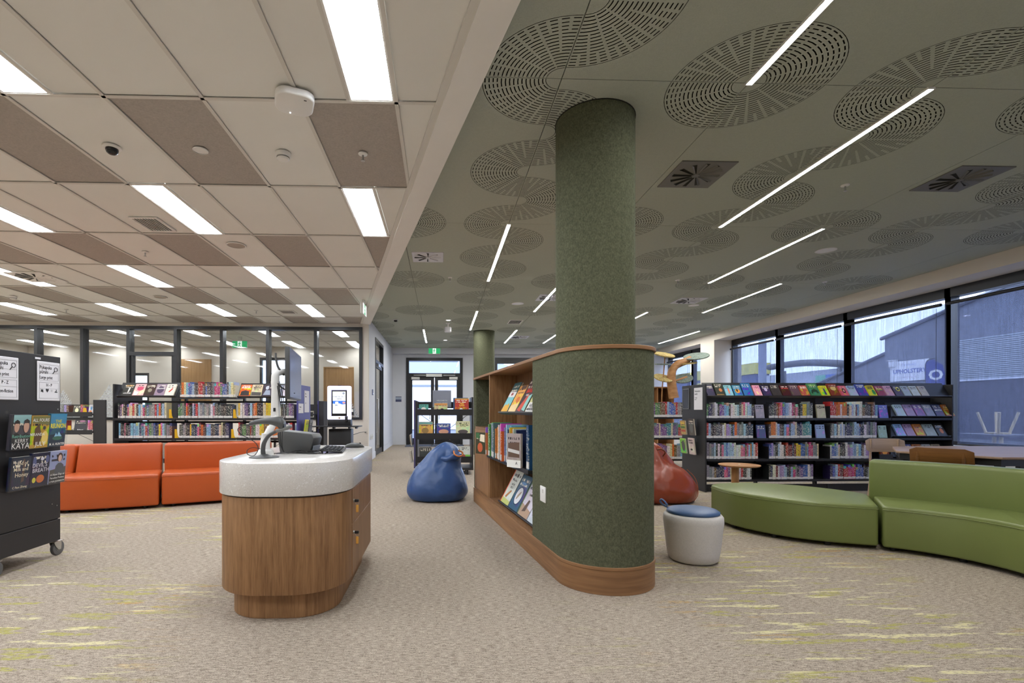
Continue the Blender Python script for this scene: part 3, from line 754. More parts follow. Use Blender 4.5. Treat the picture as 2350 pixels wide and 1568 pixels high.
# ================================================================ curved book unit around the column
# local frame: origin under the rounded end, +y runs back along the unit, -x is the side facing the walkway
UL = Vector((1.12, 3.37, 0)); UZ = math.atan(.124)
u = thing('book_unit', 'green felt and walnut book unit with rounded end around the column', 'bookcase', UL, UZ)
Rr, LEN, ZT = .33, 2.985, 1.548
outl = arcpts(0, 0, Rr, PI, 2 * PI, 28) + [(Rr, LEN)] + [(-Rr, LEN)]
def inset(d): return arcpts(0, 0, Rr - d, PI, 2 * PI, 28) + [(Rr - d, LEN - d), (-Rr + d, LEN - d)]
pl = prism('plinth', arcpts(0, 0, Rr + .006, PI, 2 * PI, 28) + [(Rr + .006, LEN), (-Rr - .006, LEN)], 0, .155, M_walnutx, u, bev=.002, seg=1, ang=1.0)
prism('plinth_lip', arcpts(0, 0, Rr + .009, PI, 2 * PI, 28) + [(Rr + .009, LEN + .002), (-Rr - .009, LEN + .002)], .155, .175, M_walnutx, u, bev=.002, seg=1, ang=1.0)
# felt skin: rounded end from the opening edge (s=.55) round to the hidden side
ring_o = [(-Rr, .55)] + arcpts(0, 0, Rr, PI, 2 * PI, 32) + [(Rr, LEN)]
ring_i = [(Rr - .03, LEN)] + arcpts(0, 0, Rr - .03, 2 * PI, PI, 32) + [(-Rr + .03, .55)]
bm = bmesh.new(); n = len(ring_o); allp = ring_o + ring_i
def strip_wall(bm, a, b, z0, z1):
    for k in range(len(a) - 1):
        for (p, q, w, flip) in ((a[k], a[k + 1], 0, 0), (b[k], b[k + 1], 1, 1)):
            vs = [bm.verts.new((p[0], p[1], z0)), bm.verts.new((q[0], q[1], z0)), bm.verts.new((q[0], q[1], z1)), bm.verts.new((p[0], p[1], z1))]
            bm.faces.new(vs if not flip else vs[::-1])
strip_wall(bm, ring_o, ring_i[::-1], .175, ZT)
for p, q in ((ring_o[0], ring_i[-1]), (ring_i[0], ring_o[-1])):
    bm.faces.new([bm.verts.new((p[0], p[1], .175)), bm.verts.new((p[0], p[1], ZT)), bm.verts.new((q[0], q[1], ZT)), bm.verts.new((q[0], q[1], .175))])
bmesh.ops.remove_doubles(bm, verts=bm.verts, dist=1e-5); bmesh.ops.recalc_face_normals(bm, faces=bm.faces)
mesh_obj('felt_skin', to_mesh(bm, 'felt_skin', M_felt, True, .5), u)
box('felt_end', -Rr, Rr - .03, LEN - .06, LEN, .175, ZT, M_felt, u, bev=.012)
# top board with curved nose
prism('top_board', arcpts(0, 0, Rr + .012, PI, 2 * PI, 32) + [(Rr + .012, LEN + .006), (-Rr - .012, LEN + .006)], ZT, ZT + .026, M_walnutx, u, bev=.003, seg=1, ang=1.0)
# carcass
box('base_board', -Rr + .004, -.02, .55, LEN - .06, .175, .2, M_walnutd, u)
box('back_board', -.02, 0, .55, LEN - .06, .2, ZT, M_walnutd, u)
box('side_panel', -Rr + .006, -.02, .52, .548, .2, ZT, M_walnutd, u)
box('divider', -Rr + .002, -.02, 2.085, 2.12, .2, ZT, M_walnut, u)
box('standard_strip', -.03, -.02, 1.28, 1.32, .2, ZT, M_black, u)
# far bay: dark felt niche above, timber cupboard door below
box('niche_lining', -Rr + .01, -.03, 2.12, 2.14, .96, ZT, M_felt, u); box('niche_back', -.03, -.021, 2.14, LEN - .08, .96, ZT, M_felt, u)
box('niche_lining', -Rr + .01, -.03, LEN - .09, LEN - .061, .96, ZT, M_felt, u)
box('niche_floor', -Rr + .005, -.03, 2.12, LEN - .062, .93, .96, M_walnutd, u)
dr = box('cupboard_door', -Rr - .002, -Rr + .018, 2.125, LEN - .065, .2, .93, M_walnut, u)
for yy in (2.28, 2.36): cyl('lock', .012, 0, .012, M_chrome, dr, 10, loc=(-Rr - .002, yy, .72 + (yy - 2.28)), rot=(0, -PI / 2, 0))
# shelves
def tilted_shelf(z, name):
    bm = bmesh.new(); M = Matrix.Translation((-.275, 0, z)) @ Matrix.Rotation(math.radians(-62), 4, 'Y')
    b_box(bm, 0, .25, .56, 1.80, -.012, 0, M=M); b_box(bm, -.012, 0, .56, 1.80, -.012, .03, M=M)
    mesh_obj(name, to_mesh(bm, name, M_black), u); return M
MS_top = tilted_shelf(1.135, 'display_shelf'); MS_bot = tilted_shelf(.215, 'display_shelf')
box('shelf', -Rr - .03, -.02, .56, 2.08, .655, .68, M_black, u); box('shelf_front', -Rr - .034, -Rr - .026, .56, 2.08, .65, .685, M_black, u)
sw = thing('wall_switch', 'white power socket plate on the green felt', 'switch', UL, UZ)
bm = bmesh.new(); b_box(bm, -Rr - .009, -Rr + .001, .225, .34, .485, .60); bevel(bm, .004, 2); mesh_obj('cover_plate', to_mesh(bm, 'cover_plate', M_wplas, True, .6), sw)
box('rocker', -Rr - .012, -Rr - .008, .262, .286, .552, .58, flat(205, 202, 196), sw)
# ---------------------------------------------------------------- books
bm = bmesh.new()
t_, ys = .09, .04
b_box(bm, -.5, .5, -.5, -.5 + ys, 0, 1)                                  # spine
b_box(bm, -.5, -.5 + t_, -.5 + ys, .5, 0, 1); b_box(bm, .5 - t_, .5, -.5 + ys, .5, 0, 1)
b_box(bm, -.5 + t_, .5 - t_, -.5 + ys, .48, .012, .982, 1)
BOOK = to_mesh(bm, 'book', [M_book, M_pages])
bm = bmesh.new()
b_box(bm, -.5, .5, -.5, -.38, 0, 1); b_box(bm, -.5, .5, .38, .5, 0, 1); b_box(bm, -.5, -.46, -.38, .38, 0, 1); b_box(bm, -.46, .485, -.38, .38, .008, .992, 1)
FBOOK = to_mesh(bm, 'cover', [M_cover, M_pages])                         # face-out: cover at -y, spine at -x
CN = [('red', (168, 40, 38)), ('dark red', (104, 30, 36)), ('orange', (206, 110, 44)), ('yellow', (214, 184, 58)), ('green', (70, 120, 74)), ('teal', (58, 124, 128)), ('light blue', (130, 172, 200)),
      ('blue', (56, 92, 156)), ('navy', (34, 42, 78)), ('black', (34, 32, 36)), ('grey', (128, 128, 132)), ('white', (214, 210, 204)), ('cream', (214, 198, 160)), ('pink', (212, 120, 140)), ('purple', (104, 72, 128)), ('brown', (106, 74, 52)), ('charcoal', (66, 64, 70)), ('magenta', (176, 44, 104)), ('pale blue', (164, 184, 206)), ('lilac', (166, 146, 190))]
CD = dict(CN)
def jit(c, k=18): return tuple(max(8, min(245, v + random.randint(-k, k))) for v in c)
def book(name, w, d, h, col, label, group, M, alpha=1.0, mesh=None, cat='book'):
    o = bpy.data.objects.new(name, mesh or BOOK); link(o)
    o.matrix_world = M @ Matrix.Diagonal((w, d, h, 1))
    c = rgb(*jit(col, 10)); o.color = (c[0], c[1], c[2], alpha)
    return tag(o, label, cat, group)
PAL_L = ['black'] * 5 + ['charcoal'] * 3 + ['navy', 'navy', 'blue', 'blue', 'red', 'red', 'dark red', 'orange', 'yellow', 'cream', 'cream', 'white', 'white', 'pink', 'teal', 'green', 'light blue', 'grey', 'grey', 'brown', 'purple', 'magenta', 'pale blue']
PAL_R = ['charcoal'] * 4 + ['black'] * 4 + ['navy'] * 4 + ['blue'] * 3 + ['pale blue'] * 4 + ['white'] * 6 + ['grey'] * 4 + ['lilac'] * 1 + ['light blue'] * 3 + ['pink'] + ['red'] * 3 + ['purple'] + ['dark red', 'dark red', 'cream', 'cream', 'orange', 'yellow', 'green', 'magenta', 'teal', 'brown']
SPINES = []
def row(x0, x1, yf, z, pal, where, group, hmin=.195, hmax=.245, tmin=.019, tmax=.040, depth=.14, lean=0, frame=None, gapend=0):
    """spine-out books from x0 to x1, spines near yf"""
    x = x0; k = 0; prev = None
    F = frame or Matrix.Identity(4)
    while True:
        w = random.uniform(tmin, tmax)
        if x + w > x1: break
        k += 1
        if prev and random.random() < .3: cn = prev
        else: cn = random.choice(pal)
        prev = cn
        h = random.uniform(hmin, hmax) if random.random() < .75 else random.choice((hmin + .01, hmax - .01))
        ln = lean + random.uniform(-.006, .006)
        M = F @ Matrix.Translation((x + w / 2 + (h * math.sin(max(0, lean)) if lean else 0), yf + depth / 2 + random.uniform(0, .014), z + .001)) @ Matrix.Rotation(ln if lean else 0, 4, 'Y')
        SPINES.append((w * .965, depth, h, CD[cn], '%s book %s from left, %s' % (cn, ordn(k), where), group, M))
        x += w
    return x
def cover_book(M, w, h, col, label, group, th=.022, mat_alpha=1.0):
    t = book('face_out_book', w, th, h, col, label, group, M, 1.0, FBOOK)
    return t
# books in the column unit --------------------------------------------------------------
UM = Matrix.Translation(UL) @ Matrix.Rotation(UZ, 4, 'Z')
RX = Matrix.Rotation(-PI / 2, 4, 'Z')          # face-out / spine side turned to -x
def unit_face(MS, y, w, h, col, label, shapes=(), texts=()):
    """cover book lying on a tilted display shelf of the unit (local x of MS runs up the slope)"""
    # book frame: width along -y(unit), height up the slope, cover out of the slope
    M = UM @ MS @ Matrix(((0, 0, 1, .004), (-1, 0, 0, y), (0, -1, 0, .013), (0, 0, 0, 1)))
    o = cover_book(M, w, h, col, label, 'picture books in the column unit')
    return o
def print_on(o, w, h, items):
    """flat printed shapes / words on a face-out book; u,v in 0..1 of the cover"""
    print_on.k = .03
    for it in items:
        if it[0] == 's':
            _, mat, poly = it
            bm = bmesh.new(); pts = [(p[0] - .5, p[1]) for p in poly]
            if area(pts) < 0: pts = pts[::-1]
            vs = [bm.verts.new((p[0], -.5 - print_on.k, p[1])) for p in pts]; bm.faces.new(vs)
            mesh_obj('cover_print', to_mesh(bm, 'cover_print', mat), o)
        else:
            _, mat, s, u_, v_, size, bold = it
            me = text_mesh(s, size, 'CENTER', bold); me.materials.append(mat)
            tw = max((v.co.x for v in me.vertices), default=0) - min((v.co.x for v in me.vertices), default=0); fit = min(1, .9 * w / max(tw, 1e-4))
            q = mesh_obj('cover_title', me, o); q.matrix_local = Matrix.Translation((u_ - .5, -.5 - print_on.k, v_)) @ Matrix.Diagonal((fit / w, 1, 1 / h, 1)) @ Matrix.Rotation(PI / 2, 4, 'X')
        print_on.k += .03
print_on.k = 0.0
def ell(cx, cy, rx, ry, n=18): return [(cx + rx * math.cos(2 * PI * i / n), cy + ry * math.sin(2 * PI * i / n)) for i in range(n)]
o = unit_face(MS_top, 1.60, .26, .33, (52, 96, 92), 'teal cat-and-sea picture book on the upper display shelf'); print_on(o, .26, .33, [('s', flat(120, 190, 196), [(.04, .0), (.98, .0), (.98, .5), (.04, .5)]), ('s', flat(232, 226, 222), [(.04, .5), (.98, .48), (.98, .66), (.04, .68)]), ('s', flat(226, 170, 46), [(.05, 0), (.98, 0), (.9, .2), (.7, .28), (.5, .2), (.3, .26), (.1, .14)]), ('s', flat(160, 60, 60), ell(.5, .59, .16, .05))])
o = unit_face(MS_top, 1.32, .25, .28, (226, 180, 100), 'yellow and orange animal picture book on the upper display shelf'); print_on(o, .25, .28, [('s', flat(236, 206, 150), [(.04, 0), (.98, 0), (.98, .3), (.04, .25)]), ('s', flat(96, 70, 60), [(.3, .86), (.95, .86), (.95, .99), (.3, .99)]), ('s', flat(214, 110, 40), ell(.6, .45, .2, .12))])
o = unit_face(MS_top, 1.045, .28, .35, (62, 54, 56), 'dark picture book with red lettering on the upper display shelf'); print_on(o, .28, .35, [('s', flat(204, 70, 44), [(.1, .05), (.5, .0), (.8, .45), (.55, .5)]), ('s', flat(140, 196, 186), [(.6, .05), (.98, .02), (.98, .5), (.7, .45)]), ('t', flat(214, 60, 44), 'BANG', .5, .6, .06, .03), ('t', M_whiteink, 'FANGS', .5, .47, .03, .01)])
o = unit_face(MS_top, .745, .27, .32, (176, 190, 110), 'green leafy picture book beside the felt edge'); print_on(o, .27, .32, [('s', flat(232, 228, 224), [(.04, 0), (.99, 0), (.99, .28), (.04, .28)]), ('t', M_ink, 'FAIRIES', .42, .18, .045, .02), ('t', M_ink, 'MONSTERS', .42, .07, .035, .02), ('s', flat(120, 160, 60), ell(.5, .55, .3, .2))])
# middle row: tall picture books spine-out, sticking out of the opening
specs = [('dark', (40, 44, 34), .03, .215), ('brown', (92, 66, 44), .02, .21), ('cream', (214, 206, 190), .028, .27), ('white', (220, 214, 206), .012, .25), ('orange and white', (214, 120, 80), .01, .25), ('pale grey', (196, 190, 184), .014, .26), ('lilac', (140, 136, 176), .018, .25),
         ('navy', (44, 52, 96), .016, .262), ('bright orange', (214, 84, 36), .028, .29), ('leafy green', (70, 130, 60), .05, .285), ('pale violet', (150, 146, 180), .016, .27), ('patchwork', (104, 92, 104), .07, .285), ('pale blue', (150, 200, 220), .03, .29), ('sky blue', (96, 160, 196), .03, .29), ('teal blue', (60, 112, 140), .05, .285), ('amber', (190, 136, 60), .03, .255), ('jungle green', (104, 120, 60), .03, .25), ('dark amber', (200, 130, 40), .04, .25), ('yellow', (226, 186, 52), .03, .285), ('pebble patterned', (150, 136, 126), .10, .24), ('deep blue', (30, 62, 116), .07, .30)]
yy = 2.07; mr = Matrix.Rotation(-PI / 2, 4, 'Z'); k = 0
M = UM @ Matrix.Translation((-Rr - .085, 2.12, .681)) @ Matrix.Rotation(-PI / 2 + .5, 4, 'Z')
o = cover_book(M, .17, .235, (56, 66, 48), 'dark picture book with orange figure leaning out at the shelf end', 'spine-out books in the column unit'); print_on(o, .17, .235, [('s', flat(190, 90, 50), ell(.45, .3, .25, .22)), ('s', flat(226, 216, 190), [(.4, .6), (.9, .55), (.9, .9), (.5, .92)]), ('s', flat(58, 110, 66), [(.05, .75), (.4, .7), (.4, .98), (.05, .98)])])
prot = random.Random(5)
order = specs[1:19] + specs[2:9] + specs[10:19] + specs[4:8]
for cn, cc, w, h in order:
    w = max(.026, min(.05, w)) * 1.02
    if yy - w < .80: break
    k += 1
    M = UM @ Matrix.Translation((-Rr - .035 + .10 + prot.uniform(-.035, .05), yy - w / 2, .681)) @ mr
    book('book', w * .97, .2, h * 1.22 + prot.uniform(-.02, .01), jit(cc, 14), '%s picture book, %s along the middle shelf of the column unit' % (cn, ordn(k)), 'spine-out books in the column unit', M); yy -= w
M = UM @ Matrix.Translation((-Rr - .075, yy - .06, .681)) @ Matrix.Rotation(-PI / 2 + .55, 4, 'Z')
o = cover_book(M, .16, .285, (164, 152, 142), 'pebble patterned picture book with white letter A label', 'spine-out books in the column unit')
print_on(o, .16, .285, [('s', flat(96, 72, 58), [(.1, .3), (.9, .3), (.9, .75), (.1, .72)]), ('s', flat(206, 204, 202), [(.1, .46), (.9, .4), (.9, .5), (.1, .56)]), ('s', M_whiteink, [(.02, .0), (.99, 0), (.99, .22), (.02, .22)]), ('t', M_ink, 'A', .7, .13, .035, .01)])
book('book', .06, .2, .36, (30, 62, 116), 'deep blue picture book against the felt edge on the middle shelf', 'spine-out books in the column unit', UM @ Matrix.Translation((-Rr + .08, .62, .681)) @ mr)
o = unit_face(MS_bot, 1.60, .29, .36, (214, 208, 202), 'white picture book of native birds with orange spine'); print_on(o, .29, .36, [('s', flat(226, 92, 48), [(.0, 0), (.07, 0), (.07, 1), (0, 1)]), ('s', flat(188, 194, 110), [(.08, 0), (.99, 0), (.99, .12), (.08, .16)]), ('s', flat(176, 112, 52), [(.25, .2), (.6, .42), (.72, .4), (.5, .24), (.4, .16)]), ('s', flat(60, 52, 44), ell(.6, .86, .07, .06)), ('t', M_ink, 'A TREASURY', .55, .70, .022, .01), ('t', M_ink, 'of', .55, .64, .016, 0), ('t', M_ink, 'NATIVE', .55, .58, .03, .01), ('t', M_ink, 'BIRDS', .55, .49, .03, .01)])
o = unit_face(MS_bot, 1.29, .29, .35, (40, 76, 118), 'blue picture book with a white oval animal portrait'); print_on(o, .29, .35, [('s', flat(24, 48, 84), ell(.5, .4, .36, .27, 28)), ('s', flat(214, 216, 220), ell(.5, .4, .3, .235, 28)), ('s', flat(160, 140, 116), [(.35, .28), (.45, .3), (.6, .45), (.65, .55), (.5, .5), (.38, .4)]), ('s', flat(96, 140, 186), ell(.5, .76, .25, .04))])
o = unit_face(MS_bot, .98, .29, .36, (206, 206, 206), 'white picture book of baby animals'); print_on(o, .29, .36, [('s', flat(60, 110, 70), [(.0, 0), (.07, 0), (.07, 1), (0, 1)]), ('s', flat(176, 146, 120), [(.08, 0), (.99, 0), (.99, .2), (.08, .3)]), ('s', flat(92, 70, 56), [(.3, .1), (.6, .15), (.62, .42), (.5, .44), (.4, .3)]), ('t', M_ink, 'TREASURY', .55, .76, .022, .01), ('t', M_ink, 'BABY', .55, .66, .034, .01), ('t', M_ink, 'ANIMALS', .55, .56, .03, .01), ('s', flat(70, 60, 56), ell(.7, .9, .08, .06))])
o = unit_face(MS_bot, .69, .26, .36, (206, 208, 206), 'white garden picture book next to the felt edge'); print_on(o, .26, .36, [('s', flat(126, 132, 80), [(.02, .34), (.98, .3), (.98, .95), (.02, .9)]), ('s', flat(110, 92, 196), ell(.55, .66, .1, .07)), ('s', flat(80, 76, 80), ell(.4, .45, .16, .1)), ('t', flat(120, 130, 150), 'NESTS', .5, .2, .05, .02)])
# ================================================================ service desk
dk = thing('service_desk', 'rounded service desk with white stone top and walnut base', 'desk', (-.915, 3.4, 0))
def dpoly(d=0.0, r=.30): # plan outline of the desk, inset by d
    return rrect(-.385 + d, .385 - d, -.70 + d, .70 - d, r - d * .6, 10)
m_stone, nt, out = newmat('white_terrazzo')
v = coords(nt); a = noise(nt, v, 230, 2, .7); b = noise(nt, v, 90, 2, .6)
c = mixc(nt, ramp(nt, a, .60, .68), rgb(214, 209, 203), rgb(168, 162, 156)); c = mixc(nt, ramp(nt, b, .60, .7), c, rgb(232, 230, 228))
bsdf(nt, out, c, .16, spec=.5)
prism('plinth', dpoly(.075, .28), 0, .15, M_walnut, dk, bev=.003, seg=1, ang=1.0)
prism('body', dpoly(.012), .15, .682, M_walnut, dk, bev=.004, seg=2, ang=1.0)
prism('shadow_gap', dpoly(.02), .682, .69, M_black, dk, smooth=False)
prism('stone_top', dpoly(0), .69, .873, m_stone, dk, bev=.006, seg=2, ang=1.0)
# drawer fronts on the right-hand side (towards the walkway)
for z0, z1, y0 in ((.47, .678, 0), (.155, .464, 0)):
    d = box('drawer_front', .372, .3765, -.38, .40, z0, z1, M_walnut, dk, bev=.0015, seg=1)
    zz = (z0 + z1) / 2 + (.03 if z0 > .4 else .10)
    cyl('lock', .011, 0, .008, M_chrome, d, 14, loc=(.3765, -.345, zz), rot=(0, PI / 2, 0))
    bm = bmesh.new(); b_box(bm, .384, .41, -.352, -.338, zz - .009, zz + .009); bevel(bm, .004, 2); mesh_obj('key', to_mesh(bm, 'key', M_black, True, .6), d)
    tube('key_ring', [(.40 + .011 * math.cos(q * PI / 6), -.345, zz - .012 + .011 * math.sin(q * PI / 6)) for q in range(13)], .0012, M_chrome, d, 5, 1)
    bm = bmesh.new(); b_box(bm, .392, .408, -.348, -.342, zz - .072, zz - .026); bevel(bm, .004, 2); mesh_obj('key_tag', to_mesh(bm, 'key_tag', flat(224, 164, 72), True, .6), d)
DT = .873
# ---------------------------------------------------------------- barcode scanner on its stand
sc = thing('barcode_scanner', 'dark grey handheld scanner resting on a curved desk stand', 'scanner', (-1.074, 3.035, DT)); sc.scale = (.92, .92, .70)
lathe('stand_base', [(0, 0), (.085, 0), (.09, .004), (.082, .011), (.045, .017), (.03, .022), (.018, .03), (0, .03)], M_plastic, sc, 28, sx=1.1, sy=.85)
tube('stand_neck', [(-.005, 0, .02), (-.008, 0, .07), (.0, 0, .13), (.03, 0, .19), (.075, 0, .225), (.115, 0, .245)], lambda t: .0155 - .003 * t, M_plastic, sc, 12, 6)
loft('cradle', [[(.10 + dx, math.cos(q * PI / 6) * ry, .238 + dz + math.sin(q * PI / 6) * .016) for q in range(12)] for dx, dz, ry in ((-.02, -.005, .02), (.02, .005, .034), (.055, .02, .038), (.075, .034, .03))], M_plasticl, sc)
hs = []
for x, z, ry, rz in ((-.095, .292, .014, .012), (-.06, .306, .019, .015), (-.01, .316, .022, .017), (.05, .318, .026, .022), (.09, .312, .032, .03), (.115, .296, .034, .036), (.132, .275, .03, .03)):
    hs.append([(x + math.sin(q * PI / 7) * rz * .1, 1.2 * ry * math.cos(q * PI / 7), z + 1.5 * rz * math.sin(q * PI / 7)) for q in range(14)])
hd = loft('scanner_body', hs, M_plastic, sc, ang=.9)
box('scan_window', .128, .136, -.022, .022, .262, .292, M_black, sc)
tube('trigger', [(.02, 0, .300), (.012, 0, .288), (.03, 0, .282)], .006, flat(190, 140, 40), sc, 6)
tube('cable', [(-.095, 0, .29), (-.14, -.01, .275), (-.168, -.01, .245), (-.15, 0, .20), (-.10, .01, .165), (-.06, .02, .12), (-.04, .0, .07), (-.06, -.02, .02), (-.10, -.02, .03), (-.11, 0, .065), (-.08, .02, .085), (-.04, .04, .07)], .0028, M_black, sc, 6, 6)
# ---------------------------------------------------------------- monitor on an articulated arm
mo = thing('monitor', 'large monitor seen edge-on, held on a white jointed arm', 'monitor', (-1.116, 3.17, DT))
lathe('arm_base', [(0, 0), (.052, 0), (.052, .012), (.046, .03), (.034, .04), (0, .04)], M_wplas, mo, 28)
tube('arm_post', [(0, 0, .03), (0, 0, .07), (.004, 0, .11)], lambda t: .033 - .004 * t, M_wplas, mo, 18, 4)
tube('arm_sleeve', [(.002, 0, .085), (.006, 0, .14)], .027, M_wplas, mo, 18, 1)
tube('lower_arm', [(.008, 0, .12), (.06, .05, .255)], .023, M_wplas, mo, 16, 1)
bm = bmesh.new(); b_loft(bm, [[(.05 - w, .05 - .024, z), (.05 + w, .05 - .024, z), (.05 + w, .05 + .024, z), (.05 - w, .05 + .024, z)] for z, w in ((.21, .026), (.32, .025), (.42, .022), (.46, .02))]); bevel(bm, .007, 2)
mesh_obj('upper_arm', to_mesh(bm, 'upper_arm', M_wplas, True, .7), mo)
box('logo_plate', .043, .057, .0235, .026, .28, .303, M_black, mo)
tube('elbow', [(.05, .05, .43), (.047, .05, .49), (.052, .055, .525), (.075, .09, .54), (.10, .16, .535)], lambda t: .027 - .005 * t, M_wplas, mo, 16, 5)
tube('collar', [(.0495, .05, .455), (.048, .05, .475)], .0285, M_wplas, mo, 16, 1)
tube('tilt_lever', [(.056, .03, .655), (.058, .03, .62), (.066, .05, .565), (.09, .09, .52)], .007, M_plasticl, mo, 8, 5, sx=1.6)
lathe('mount_disc', [(0, 0), (.04, 0), (.04, .012), (.018, .03), (0, .03)], M_black, mo, 20, loc=(.098, .20, .52), rot=(0, -PI / 2, .16))
sm = Matrix.Translation((.181 - .0, -.085, .359)) @ Matrix.Rotation(math.atan2(.095, .585), 4, 'Z')   # near lower corner, local +y runs to the far end
bm = bmesh.new(); b_box(bm, -.03, .0, 0, .595, 0, .325); bevel(bm, .005, 2)
q = mesh_obj('screen_housing', to_mesh(bm, 'screen_housing', M_plastic, True, .6), mo); q.matrix_local = sm
m_scr, nt, out = newmat('dark_display'); bsdf(nt, out, rgb(118, 128, 166), .1, spec=.8)  # lavender window reflection painted into the display's base colour
bm = bmesh.new(); b_box(bm, .0, .0015, .007, .588, .012, .318); q = mesh_obj('display', to_mesh(bm, 'display', m_scr), mo); q.matrix_local = sm
for dx, r in ((0, .0032), (.012, .0026), (-.01, .0026)): tube('cable', [(.075 + dx, .03, .45), (.095 + dx, .02, .36), (.105 + dx, .03, .27), (.085 + dx, .05, .19), (.075 + dx, .06, .1), (.09, .08, .02), (.12, .1, .006)], r, M_black, mo, 6, 5)
tube('cable', [(.07, .03, .46), (.10, .03, .43), (.13, .08, .41), (.15, .12, .40)], .004, M_black, mo, 6, 5)
# ---------------------------------------------------------------- receipt printer
rp = thing('receipt_printer', 'dark grey wedge-shaped receipt printer on the desk', 'printer', (-.975, 3.43, DT), math.radians(-8))
bm = bmesh.new()
prof = [(-.105, 0), (.105, 0), (.135, .10), (.118, .128), (-.10, .15), (-.125, .13)]
b_prism(bm, prof, -.075, .075); bmesh.ops.rotate(bm, verts=bm.verts, matrix=Matrix.Rotation(PI / 2, 3, 'X')); bevel(bm, .006, 2)
mesh_obj('printer_body', to_mesh(bm, 'printer_body', M_plastic, True, .6), rp)
box('paper_slot', .06, .10, -.05, .05, .129, .136, M_black, rp, rot=(0, .1, 0)); box('front_panel', .108, .112, -.06, .06, .02, .08, flat(150, 156, 170), rp, rot=(0, .27, 0))
# keyboard
kb = thing('keyboard', 'black computer keyboard lying at the right of the desk', 'keyboard', (-.755, 3.50, DT), math.radians(97))
bm = bmesh.new(); b_loft(bm, [[(x, -.075, .006), (x, .075, .016), (x, .075, .026), (x, -.072, .014)] for x in (-.2, .2)]); bmesh.ops.recalc_face_normals(bm, faces=bm.faces); bevel(bm, .003, 2)
mesh_obj('keyboard_base', to_mesh(bm, 'keyboard_base', M_black, True, .6), kb)
kmesh = None
for rr in range(5):
    bm = bmesh.new(); yy = -.058 + rr * .026
    for cc in range(14):
        xx = -.18 + cc * .0262
        b_box(bm, xx, xx + .022, yy, yy + .021, .013 + .067 * (yy + .072), .021 + .067 * (yy + .072))
    k_ = mesh_obj('key_row', to_mesh(bm, 'key_row', pm('key_black', rgb(40, 40, 43), .75, spec=.2)), kb); k_['kind'] = 'stuff'
for xx in (-.17, .17):
    for yy in (-.06, .06): box('foot', xx - .012, xx + .012, yy - .006, yy + .006, 0, .012 + (.008 if yy > 0 else 0), M_black, kb)
ms = thing('computer_mouse', 'black computer mouse behind the keyboard', 'mouse', (-.66, 3.80, DT), math.radians(15))
loft('mouse_body', [[(x, w * math.cos(q * PI / 6), max(.002, h * (.5 + .5 * math.sin(q * PI / 6)))) for q in range(12)] for x, w, h in ((-.075, .012, .014), (-.06, .026, .028), (-.02, .033, .04), (.03, .031, .036), (.062, .024, .022), (.072, .012, .01))], M_plastic, ms, ang=1.2)
lathe('scroll_wheel', [(0, -.004), (.008, -.004), (.008, .004), (0, .004)], M_black, ms, 12, loc=(.04, 0, .032), rot=(PI / 2, 0, 0))
cb = thing('desk_cables', 'tangle of thin black cables between printer and monitor arm', 'cable', (-1.05, 3.36, DT))
random.seed(3)
for k in range(5):
    p = [(-.05 + .02 * k, -.12 + .03 * k, .004)] + [(random.uniform(-.02, .28), random.uniform(-.16, .12), random.uniform(.004, .02)) for _ in range(4)] + [(.25 + .01 * k, -.1, .004)]
    tube('cable', p, .0028, M_black, cb, 6, 6)
# ================================================================ self-checkout kiosk
ki = thing('checkout_kiosk', 'self checkout kiosk with glowing white frame and touch screen', 'kiosk', (-1.96, 9.6, 0))
box('cabinet', -.205, .225, -.02, .25, 0, .80, M_black, ki, bev=.008); box('plinth', -.23, .25, -.06, .28, 0, .02, M_black, ki, bev=.004)
box('shelf', -.47, .40, -.22, .25, .842, .862, M_black, ki, bev=.004)
for x in (-.4, -.1, .2, .33): box('bracket', x - .015, x + .015, -.1, .05, .81, .842, M_black, ki)
box('reader_base', -.22, .22, -.05, .16, .862, .985, M_black, ki, bev=.006)
M_glow = emis('kiosk_glow', (.62, .60, 1.0), 1.5)
prism('light_frame', rrect(-.235, .225, 0, .66, .035), 0, .05, M_glow, ki, bev=.008, seg=2, loc=(0, .05, .975), rot=(PI / 2 - .0, 0, 0))
box('screen_bezel', -.155, .145, -.008, .0, 1.05, 1.555, M_black, ki, bev=.004)
M_scrw = emis('screen_white', (.86, .9, 1.0), .95); M_scrb = emis('screen_blue', (.06, .2, .75), .9); M_scrg = emis('screen_grey', (.35, .4, .5), .8); M_scrp = emis('screen_pink', (.9, .4, .35), .8); M_scrd = emis('screen_dark', (.03, .05, .16), .5)
dsp = box('display', -.128, .118, -.0095, -.008, 1.10, 1.525, M_scrw, ki)
FR = (PI / 2, 0, 0)
box('screen_band', -.128, .118, -.0105, -.0095, 1.275, 1.345, M_scrb, dsp)
shape('screen_wave', [(-.123, 0), (.123, 0), (.123, .02), (.06, .012), (0, .034), (-.06, .02), (-.123, .03)], M_scrw, dsp, Matrix.Translation((-.005, -.0106, 1.262)) @ Matrix.Rotation(PI / 2, 4, 'X'))
shape('screen_castle', [(-.04, 0), (.02, 0), (.02, .06), (.008, .075), (-.004, .06), (-.012, .08), (-.024, .06), (-.04, .07)], M_scrw, dsp, Matrix.Translation((-.04, -.0112, 1.26)) @ Matrix.Rotation(PI / 2, 4, 'X'))
shape('screen_rock', [(-.03, 0), (.03, 0), (.02, .022), (-.02, .02)], M_scrg, dsp, Matrix.Translation((-.06, -.0118, 1.25)) @ Matrix.Rotation(PI / 2, 4, 'X'))
shape('screen_cloud', circ(0, 0, .02, 14, 1.4), M_scrp, dsp, Matrix.Translation((.085, -.0112, 1.31)) @ Matrix.Rotation(PI / 2, 4, 'X'))
